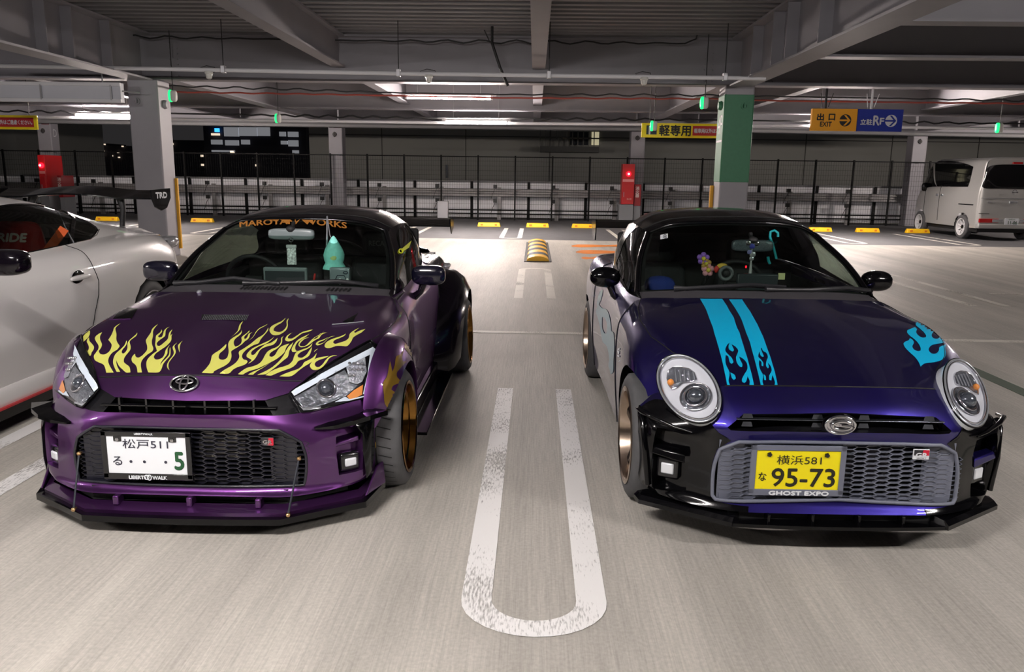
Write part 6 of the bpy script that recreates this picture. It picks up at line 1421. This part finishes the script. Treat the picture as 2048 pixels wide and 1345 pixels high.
# sill with red pinstripe and black skirt
MB().sweep([(.85, 3.2, .20), (.85, 5.55, .20)], [(-.04, -.06), (.035, -.05), (.045, .0), (.02, .05), (-.04, .05)]).build('sill', M_pearl, root, smooth=40)
MB().box(.88, .905, 3.2, 5.5, .142, .152).build('pinstripe', M_red, root); MB().box(.70, .90, 3.2, 5.5, .085, .14).build('side_skirt', M_gblk, root)
# front corner outside the frame: bonnet, wing and bumper block out the view
fb = Patch([[(0, 2.52, .35), (.45, 2.55, .35), (.80, 2.75, .35), (.88, 3.0, .35), (.89, 3.4, .35)], [(0, 2.50, .55), (.45, 2.53, .55), (.78, 2.72, .55), (.88, 3.0, .56), (.885, 3.4, .6)], [(0, 2.62, .74), (.45, 2.66, .74), (.74, 2.82, .74), (.85, 3.05, .76), (.86, 3.4, .80)], [(0, 2.95, .87), (.45, 2.97, .88), (.68, 3.05, .88), (.78, 3.2, .90), (.82, 3.4, .90)], [(0, 3.30, .98), (.40, 3.32, .97), (.66, 3.42, .945), (.72, 3.42, .938), (.775, 3.40, .930)]], fr)
p_, f_ = fb.grid(30, 30); MB().add(p_, f_).mirror().build('front_end', M_pearl, root, smooth=180, weld=1e-4)
tl = Patch([[(0, 6.78, .985), (.30, 6.77, .98), (.44, 6.74, .965), (.56, 6.70, .932), (.66, 6.72, .89)], [(0, 6.85, .80), (.30, 6.84, .80), (.50, 6.82, .80), (.66, 6.78, .78), (.74, 6.74, .75)], [(0, 6.86, .55), (.30, 6.85, .55), (.52, 6.83, .55), (.68, 6.79, .54), (.755, 6.74, .50)], [(0, 6.80, .32), (.30, 6.80, .32), (.52, 6.78, .32), (.66, 6.76, .33), (.73, 6.74, .34)]], fr)
p_, f_ = tl.grid(20, 24); MB().add(p_, f_).mirror().build('rear_bumper', M_pearl, root, smooth=180, weld=1e-4)
for s in (1, -1): MB().ellipsoid((s*.735, 6.62, .86), (.07, .12, .05), 16, 10, .7).build('tail_lamp', mat('clear_tail', (200, 200, 204), .1, metal=.6), root, smooth=60)
cb = MB(); cb.box(-.80, .80, 3.3, 6.5, .14, .2); cb.box(-.78, .78, 5.45, 6.6, .2, .88); cb.box(-.78, .78, 3.3, 3.5, .2, .84)
for s in (-1, 1): cb.box(s*.80-.01, s*.80+.01, 3.4, 5.5, .2, .88)
cb.build('cabin_tub', M_int, root)
for s in (1, -1): wheel(root, .90, 5.95, .315, .318, .215, .228, mat('graphite_rim', (50, 48, 50), .3, metal=.9), s, 'spoke'); wheel(root, .885, 3.38, .315, .318, .215, .228, MATS['graphite_rim'], s, 'spoke')
# red bucket seat with orange belt
M_rseat = mat('red_seat', (150, 16, 20), .7, noise=.08, nscale=40)
for s in (1, -1):
    c = MB(); x = s*.36; c.add([(x-.25, 4.92, .46), (x+.25, 4.92, .46), (x+.235, 5.12, .90), (x-.235, 5.12, .90), (x-.15, 5.20, 1.10), (x+.15, 5.20, 1.10), (x-.25, 5.12, .46), (x+.25, 5.12, .46), (x+.235, 5.24, .90), (x-.235, 5.24, .90), (x-.15, 5.30, 1.10), (x+.15, 5.30, 1.10)], [(0, 1, 2, 3), (3, 2, 5, 4), (6, 9, 8, 7), (9, 10, 11, 8), (0, 6, 7, 1), (4, 5, 11, 10), (0, 3, 9, 6), (3, 4, 10, 9), (1, 7, 8, 2), (2, 8, 11, 5)])
    c.build('seat_back', M_rseat, root, bevel=.05, seg=3); c = MB(); c.box(x-.24, x+.24, 4.5, 5.1, .28, .5); c.build('seat_cushion', M_rseat, root, bevel=.05)
mb = MB(); text(mb, 'BRIDE', (.36, 5.152, 1.0), .24, .055, up=(0, .38, .92), bold=.004); mb.build('lettering', mat('seat_print', (215, 205, 200), .6), root)
MB().sweep([(.60, 5.15, .90), (.70, 5.22, 1.06)], [(-.03, -.004), (.03, -.004), (.03, .004), (-.03, .004)], up=(0, 1, 0)).build('seat_belt', mat('orange_belt', (206, 86, 26), .7), root)
# door mirror
o = MB().ellipsoid((0, 0, 0), (.12, .075, .062), 24, 14, .6).build('door_mirror', M_pblk, root, smooth=180); q = np.array(gy(5, 525, 3.72))-np.array([XW, 0, 0]); o.location = (float(q[0])-.0, 3.72, float(q[2])); 
# tall wing
wl = gy(318, 380, 6.62)-np.array([XW, 0, 0]); zt = float(gy(200, 378, 6.62)[2]); hw = float(wl[0])
n = 24; path = [(-hw+2*hw*k/n, 6.62, zt-.02-.028*(1 if abs(-1+2*k/n) > .55 else (abs(-1+2*k/n)/.55)**2)) for k in range(n+1)]
wg = MB().sweep(path, [(-.15, .040), (-.12, .0), (.02, -.030), (.14, -.028), (.14, -.016), (.0, .012)]).build('rear_wing', M_gblk, root, smooth=50)
for s in (1, -1):
    MB().prism([(6.46, zt), (6.80, zt+.01), (6.80, zt-.07), (6.72, zt-.15), (6.62, zt-.17), (6.52, zt-.14), (6.46, zt-.06)], 'X', s*hw, s*(hw+.012)).build('endplate', M_gblk, wg)
    x = s*.36; MB().tube([(x, 6.62, zt-.05), (x+.03*s, 6.60, zt-.16), (x, 6.62, .97)], .02, 8, radii=[.04, .022, .022]).build('wing_stay', M_black, wg, smooth=50)
mb = MB(); text(mb, 'TRD', (hw+.0125, 6.63, zt-.045), .20, .045, right=(0, -1, 0) if False else (0, 1, 0), bold=.004)
mb.build('lettering', M_plw, wg)
# text on the endplate must read from its outer face
# =================================================================== silver van in the back bays
M_van = mat('silver_van', (178, 178, 176), .4, metal=.3, coat=.8); M_vgl = mat('van_glass', (10, 10, 12), .06, coat=1.0)
VX, VY = 11.83, 20.4; vf = (VX, VY, 0, 0.0); vr = empty('van', (VX, VY, 0), 'silver kei van parked nose in by the fence, seen from behind', 'car')
def vrow(y, k=1.0, zt=2.05, zb=.30): 
    return [(0, y, zt), (.45*k, y, zt-.005), (.66*k, y, zt-.05), (.735*k, y, zt-.17), (.775*k, y, zt-.62), (.82*k, y, 1.17), (.825*k, y, .75), (.81*k, y, zb)]
VP = Patch([vrow(.06, .965, 2.02), vrow(.22, .995, 2.05), vrow(1.2), vrow(2.3), vrow(2.75, .995, 2.0), [(0, 3.2, 1.62), (.45, 3.18, 1.61), (.62, 3.14, 1.58), (.70, 3.12, 1.5), (.76, 3.1, 1.30), (.81, 3.1, 1.12), (.82, 3.1, .75), (.80, 3.1, .3)], [(0, 3.55, 1.10), (.4, 3.5, 1.09), (.58, 3.46, 1.08), (.66, 3.44, 1.06), (.72, 3.4, 1.02), (.76, 3.4, .95), (.77, 3.42, .7), (.75, 3.42, .3)], [(0, 3.72, .80), (.4, 3.68, .8), (.55, 3.62, .8), (.62, 3.58, .78), (.68, 3.52, .75), (.70, 3.5, .7), (.71, 3.5, .5), (.70, 3.5, .3)]], vf); VP.c = np.array([0, 1.8, 1.0])
RV = Patch([[(0, 0, .30), (.4, 0, .30), (.7, .02, .30), (.79, .06, .30)], [(0, -.02, .62), (.4, -.02, .62), (.72, .0, .62), (.80, .06, .7)], [(0, -.0, 1.1), (.4, 0, 1.1), (.71, .01, 1.1), (.79, .06, 1.17)], [(0, .04, 1.6), (.4, .04, 1.6), (.67, .04, 1.6), (.72, .07, 1.6)], [(0, .06, 1.95), (.4, .06, 1.94), (.6, .06, 1.9), (.69, .06, 1.82)], [(0, .06, 2.02), (.43, .06, 2.015), (.637, .06, 1.97), (.70, .06, 1.85)]], vf); RV.c = np.array([0, 1.8, 1.0])
wz = [.345, .30]
for s in (1, -1):
    a1 = arch_uv(VP, .72, .30, .36, 5.0); a2 = arch_uv(VP, 3.02, .30, .35, 5.0)
    region(MB(), VP, [[(0, 0), (7, 0), (7, 7)]+a2+a1+[(0, 7)]], s, .2).build('body_side', M_van, vr, smooth=180, weld=1e-4)
    wz_ = VP.uvs([(1832, 378), (1846, 352), (1857, 337), (1876, 334), (1947, 334), (1936, 374), (1853, 376)], -1)
    region(MB(), VP, [wz_], s, .15, off=.004).build('side_window', M_vgl, vr, smooth=180)
    wp_ = VP.uvs([(1876, 334), (1879, 334), (1879, 375), (1876, 375)], -1); region(MB(), VP, [wp_], s, .1, off=.008).build('pillar', M_van, vr)
    for y in (.72, 3.02): wheel(vr, .835, y, .30, .305, .17, .21, mat('bright_rim', (240, 240, 242), .3, metal=.3), s, 'alloy')
p_, f_ = RV.grid(26, 26); MB().add(p_, f_).mirror().build('tailgate', M_van, vr, smooth=180, weld=1e-4)
bw = RV.uvs([(1962, 337), (1966, 334), (2040, 334), (2040, 376), (1966, 375), (1961, 370)], -1)
c_ = [(q[0], q[1]) for q in bw]; ctr = [(a, 0) for a in (c_[1][0], c_[4][0])]
bw2 = [c_[0], c_[1], (c_[1][0], 0), (c_[4][0], 0), c_[4], c_[5]]
region(MB(), RV, [bw2], 1, .1, off=.006, both=True).build('rear_window', M_vgl, vr, smooth=180)
for s in (1, -1):
    MB().box(*sorted((s*.30, s*.775)), -.035, .02, .445, .545).build('tail_lamp', mat('tail_red', (176, 20, 24), .2, coat=.8), vr, bevel=.01); MB().box(*sorted((s*.20, s*.46)), -.04, -.02, .455, .535).build('reverse_lamp', M_silver, vr, bevel=.008)
MB().box(-.80, .80, -.05, .1, .30, .42).build('bumper', M_van, vr, bevel=.03, seg=3); MB().box(-.12, .12, -.01, .04, 1.88, 1.93).build('brake_lamp', mat('tail_red', (176, 20, 24), .2), vr, bevel=.008)
pl = MB().box(-.17, .17, -.055, -.045, .40, .565).build('licence_plate', M_plw, vr, bevel=.004); mb = MB(); text(mb, '11-06', (.03, -.056, .455), .22, .075, bold=.003); text(mb, '相模500', (0, -.056, .535), .16, .035); mb.build('lettering', M_pgreen, pl)
mb = MB(); mb.tube(ellipse((0, -.03, 1.20), .055, .055), .010, 8, caps=False); mb.box(-.075, .075, -.04, -.028, 1.19, 1.21); mb.build('emblem', M_chrome, vr, smooth=50)
MB().box(-.10, .10, -.035, -.01, .92, .98).build('tailgate_handle', M_silver, vr, bevel=.012); MB().box(-.62, -.46, -.02, 0, .94, .97).build('name_badge', M_galv, vr)
MB().box(-.80, .80, -.015, -.005, .66, .672).build('panel_gap', M_matt, vr); MB().box(-.79, .79, -.012, -.004, 1.04, 1.05).build('crease', M_silver, vr)
MB().ellipsoid((-.84, 2.85, 1.28), (.09, .06, .12), 14, 10, .7).build('door_mirror', M_gblk, vr, smooth=60)
for y in (2.0, 2.82): seam_strip(MB(), VP, [yz_uv(VP, y, 1.35, 4.0), yz_uv(VP, y, .9, 4.0), yz_uv(VP, y, .4, 4.0)], -1, .012, .004, both=False).build('panel_gap', M_matt, vr)
MB().box(-.835, -.822, .25, .95, .86, .885).build('slide_rail', M_hblk, vr)
for y, z in ((2.12, 1.08), (1.86, 1.08)): MB().box(-.845, -.82, y-.06, y+.06, z-.03, z+.03).build('door_handle', M_silver, vr, bevel=.01)
MB().box(-.74, .74, .1, 3.4, .2, .42).build('underbody', M_matt, vr)
# =================================================================== things inside the two roadsters
def at(B, px, py, y): return l2w(loc(B, px, py, y), B['org'])
L_ = BP; y0 = 1.0
p = at(L_, 582, 480, y0); t = empty('key_tag', p, 'white patterned tag hanging from the mirror of the purple car', 'charm'); sc = (at(L_, 582, 530, y0)[2]-p[2])
MB().tube(ellipse((0, 0, -.0), .012, .012, 16), .0025, 6, caps=False).tube([(0, 0, .012), (0, 0, .05)], .002, 5).build('ring', M_chrome, t)
MB().tube([(0, 0, -.012), (0, 0, -.03)], .003, 5).build('clasp', M_chrome, t)
M_tag = mat('patterned_tag', (225, 230, 230), .6, noise=.65, nscale=95)
MB().box(-.027, .027, -.004, .004, sc, -.03).build('tag', M_tag, t, bevel=.004); MB().box(-.030, .030, -.007, .007, -.048, -.028).build('tag_head', mat('tag_white', (200, 206, 206), .5), t, bevel=.005)
p = at(L_, 655, 450, .98); q = at(L_, 668, 538, .98); h = p[2]-q[2]
t = empty('plush_charm', p, 'turquoise plush charm hanging on straps in the purple car', 'charm'); M_tq = mat('turquoise_plush', (150, 240, 228), .85, noise=.1, nscale=50)
MB().tube([(0, 0, .05), (-.004, 0, -.04), (-.012, 0, -h*.65)], .005, 6).tube([(0, 0, .05), (.012, 0, -.06), (.065, 0, -h*.6)], .003, 5).build('strap', M_silver, t)
MB().lathe([(-h*.25, .004), (-h*.30, .015), (-h*.42, .032), (-h*.55, .050), (-h*.68, .060), (-h*.80, .056), (-h*.86, .050), (-h*.94, .062), (-h*1.0, .066), (-h*1.005, .0)], (.032, 0, 0), 'Z', 20).build('plush_body', M_tq, t, smooth=60)
MB().ellipsoid((.038, -.05, -h*.72), (.022, .01, .020), 12, 8).build('plush_patch', mat('pale_yellow', (196, 226, 140), .8), t, smooth=60)
def dash_box(B, px0, px1, py0, py1, y, d, name, m, label, cat):
    a = at(B, px0, py1, y); b2 = at(B, px1, py0, y); w = b2[0]-a[0]; h = b2[2]-a[2]; zb = .80
    t = empty(name, (a[0], a[1], a[2]), label, cat, rz=B['org'][3]); o = MB().box(0, w, 0, d, min(0, .835-a[2]), h).build('case', m, t, bevel=.008); return t, w, h
t, w, h = dash_box(L_, 527, 613, 536, 568, .86, .03, 'dash_screen', mat('screen_grey', (118, 128, 130), .35), 'grey framed screen standing on the dashboard of the purple car', 'screen')
MB().box(.012, w-.012, -.004, 0, .0, h-.02).build('screen_back', mat('screen_dark', (44, 50, 54), .4), t, bevel=.01)
t, w, h = dash_box(L_, 659, 698, 536, 561, .80, .04, 'dash_unit', mat('unit_silver', (150, 164, 170), .3, metal=.4), 'small silver box with an oval mark on the purple car dashboard', 'device')
MB().tube(ellipse((w*.82, -.002, h*.62), .012, .007, 20), .0025, 6, caps=False).build('oval_mark', M_navy, t); MB().tube([(w*.3, -.002, h*.08), (w*.4, -.002, h*.4), (w*.75, -.002, h*.4), (w*.85, -.002, h*.08)], .002, 5).build('unit_line', M_navy, t)
for px, lb in ((680, 'first'), (695, 'second')):
    p = at(L_, px, 563, .78); o = tag(MB().ellipsoid((0, 0, 0), (.010, .012, .018), 12, 8).build('dash_figure', mat('figure_white', (225, 228, 228), .5), smooth=60), '%s of two small white knobs on the purple car dashboard, from the steering wheel' % lb, 'ornament', 'white knobs on the dashboard'); o.location = p
p = at(L_, 628, 553, .85); t = tag(MB().tube([(0, 0, -.02), (.006, 0, .015)], .006, 6).build('red_clip', mat('clip_red', (190, 40, 34), .5)), 'tiny red clip between screen and silver box on the purple car dashboard', 'clip'); t.location = p
t = MB(); mat_p = mat('seat_print', (215, 205, 200), .6); q = loc(L_, 752, 487, 1.97); text(t, 'RECARO', (q[0]+.035, 1.972, q[2]), .17, .035, bold=.001); t.build('lettering', mat('dim_print', (120, 120, 122), .6), BP['root'])
R_ = BI
p = at(R_, 1505, 484, 1.0); q = at(R_, 1503, 548, 1.0); h = p[2]-q[2]
t = empty('mirror_charm', p, 'dangling silver and blue charm on the carbon mirror of the indigo car', 'charm', rz=0.018)
for k, (dx, dz, r, m) in enumerate(((-.022, -.01, .016, M_chrome), (.024, -.012, .016, M_chrome), (0, -.03, .016, mat('charm_blue', (48, 54, 150), .4)), (-.012, -.07, .014, mat('charm_lilac', (120, 120, 170), .4)), (.006, -.085, .018, M_silver), (.002, -.115, .014, M_silver))): MB().ellipsoid((dx, 0, dz*h/.22), (r, .006, r*.9), 10, 6, .7).build('charm_bead', m, t, smooth=50)
MB().tube([(0, 0, .02), (0, 0, -h*.6), (0, 0, -h)], .006, 6, radii=[.002, .004, .010]).build('tassel', mat('tassel_grey', (170, 172, 172), .7), t)
p = at(R_, 1549, 466, 1.02); t = empty('strap_hook', p, 'turquoise curved strap hung from the roof edge of the indigo car', 'strap', rz=0.018); M_teal = mat('teal_strap', (0, 150, 158), .5)
pts = [(1556, 474), (1556, 466), (1549, 461), (1541, 464), (1540, 474), (1545, 488), (1549, 502), (1553, 518)]; MB().tube([tuple(np.array(at(R_, *a, 1.02))-np.array(p)) for a in pts], .007, 8).build('strap', M_teal, t, smooth=60)
MB().tube([tuple(np.array(at(R_, *a, 1.02))-np.array(p)) for a in ((1536, 514), (1537, 522), (1540, 528))], .008, 8).build('strap_end', M_teal, t, smooth=60)
p = at(R_, 1410, 530, .92); t = empty('flower_ornament', p, 'plush flowers in lilac, yellow and pink on the indigo car dashboard', 'ornament'); 
for (dx, dz, m, r) in ((-.012, .035, mat('lilac', (140, 96, 190), .8), .034), (.004, .008, mat('mustard', (180, 140, 70), .8), .030), (.018, -.028, mat('pink_plush', (216, 150, 160), .8), .036)):
    mb = MB()
    for k in range(5): a = 2*PI*k/5+.3; mb.ellipsoid((dx+r*.62*math.cos(a), 0, dz+r*.62*math.sin(a)), (r*.45, .016, r*.45), 12, 8)
    mb.build('petals', m, t, smooth=60); MB().ellipsoid((dx, -.012, dz), (r*.35, .012, r*.35), 10, 8).build('flower_heart', mat('heart_yellow', (214, 196, 70), .8), t, smooth=60)
MB().tube([(.01, 0, -.03), (.01, .02, -.10)], .006, 6).build('stalk', M_int, t)
p = at(R_, 1452, 547, .88); t = empty('phone_mount', p, 'round grey dashboard mount with red and yellow top in the indigo car', 'mount')
MB().tube(ellipse((0, 0, 0), .034, .034, 24), .010, 8, caps=False).build('mount_ring', mat('mount_grey', (92, 96, 98), .4), t, smooth=60); MB().ellipsoid((0, .0, 0), (.020, .012, .020), 14, 8).build('mount_hub', M_int, t, smooth=60); MB().tube([(0, .01, -.03), (.004, .02, -.09)], .010, 6).build('mount_stem', M_int, t)
MB().ellipsoid((-.02, .012, .038), (.030, .012, .016), 12, 8).build('mount_top', mat('mount_yellow', (206, 170, 60), .6), t, smooth=60); MB().ellipsoid((-.05, .012, .02), (.014, .012, .02), 10, 8).build('mount_tip', mat('clip_red', (190, 40, 34), .5), t, smooth=60)
a = at(R_, 1302, 580, .90); t = tag(MB().ellipsoid((.05, .02, .02), (.085, .07, .055), 18, 12, .8).build('blue_cushion', mat('blue_cloth', (22, 44, 120), .85), smooth=60), 'blue cloth bundle in the windscreen corner of the indigo car', 'cushion'); t.location = a
t, w, h = dash_box(R_, 1474, 1558, 549, 573, .84, .03, 'dash_display', mat('screen_dark', (44, 50, 54), .4), 'dark flat display on the dashboard of the indigo car', 'screen')
p = at(R_, 1563, 553, .95); t = tag(MB().box(-.018, .018, -.004, .004, -.018, .018).build('paper_note', mat('cream_note', (206, 206, 150), .7)), 'cream paper note beside the steering wheel of the indigo car', 'note'); t.location = p
p = at(R_, 1492, 534, .95); t = tag(MB().ellipsoid((0, 0, 0), (.005, .004, .008), 8, 6).build('red_led', mat('red_led', (255, 30, 40), .4, emit=(255, 20, 40), es=3)), 'tiny red alarm light glowing on the indigo car dashboard', 'light'); t.location = p
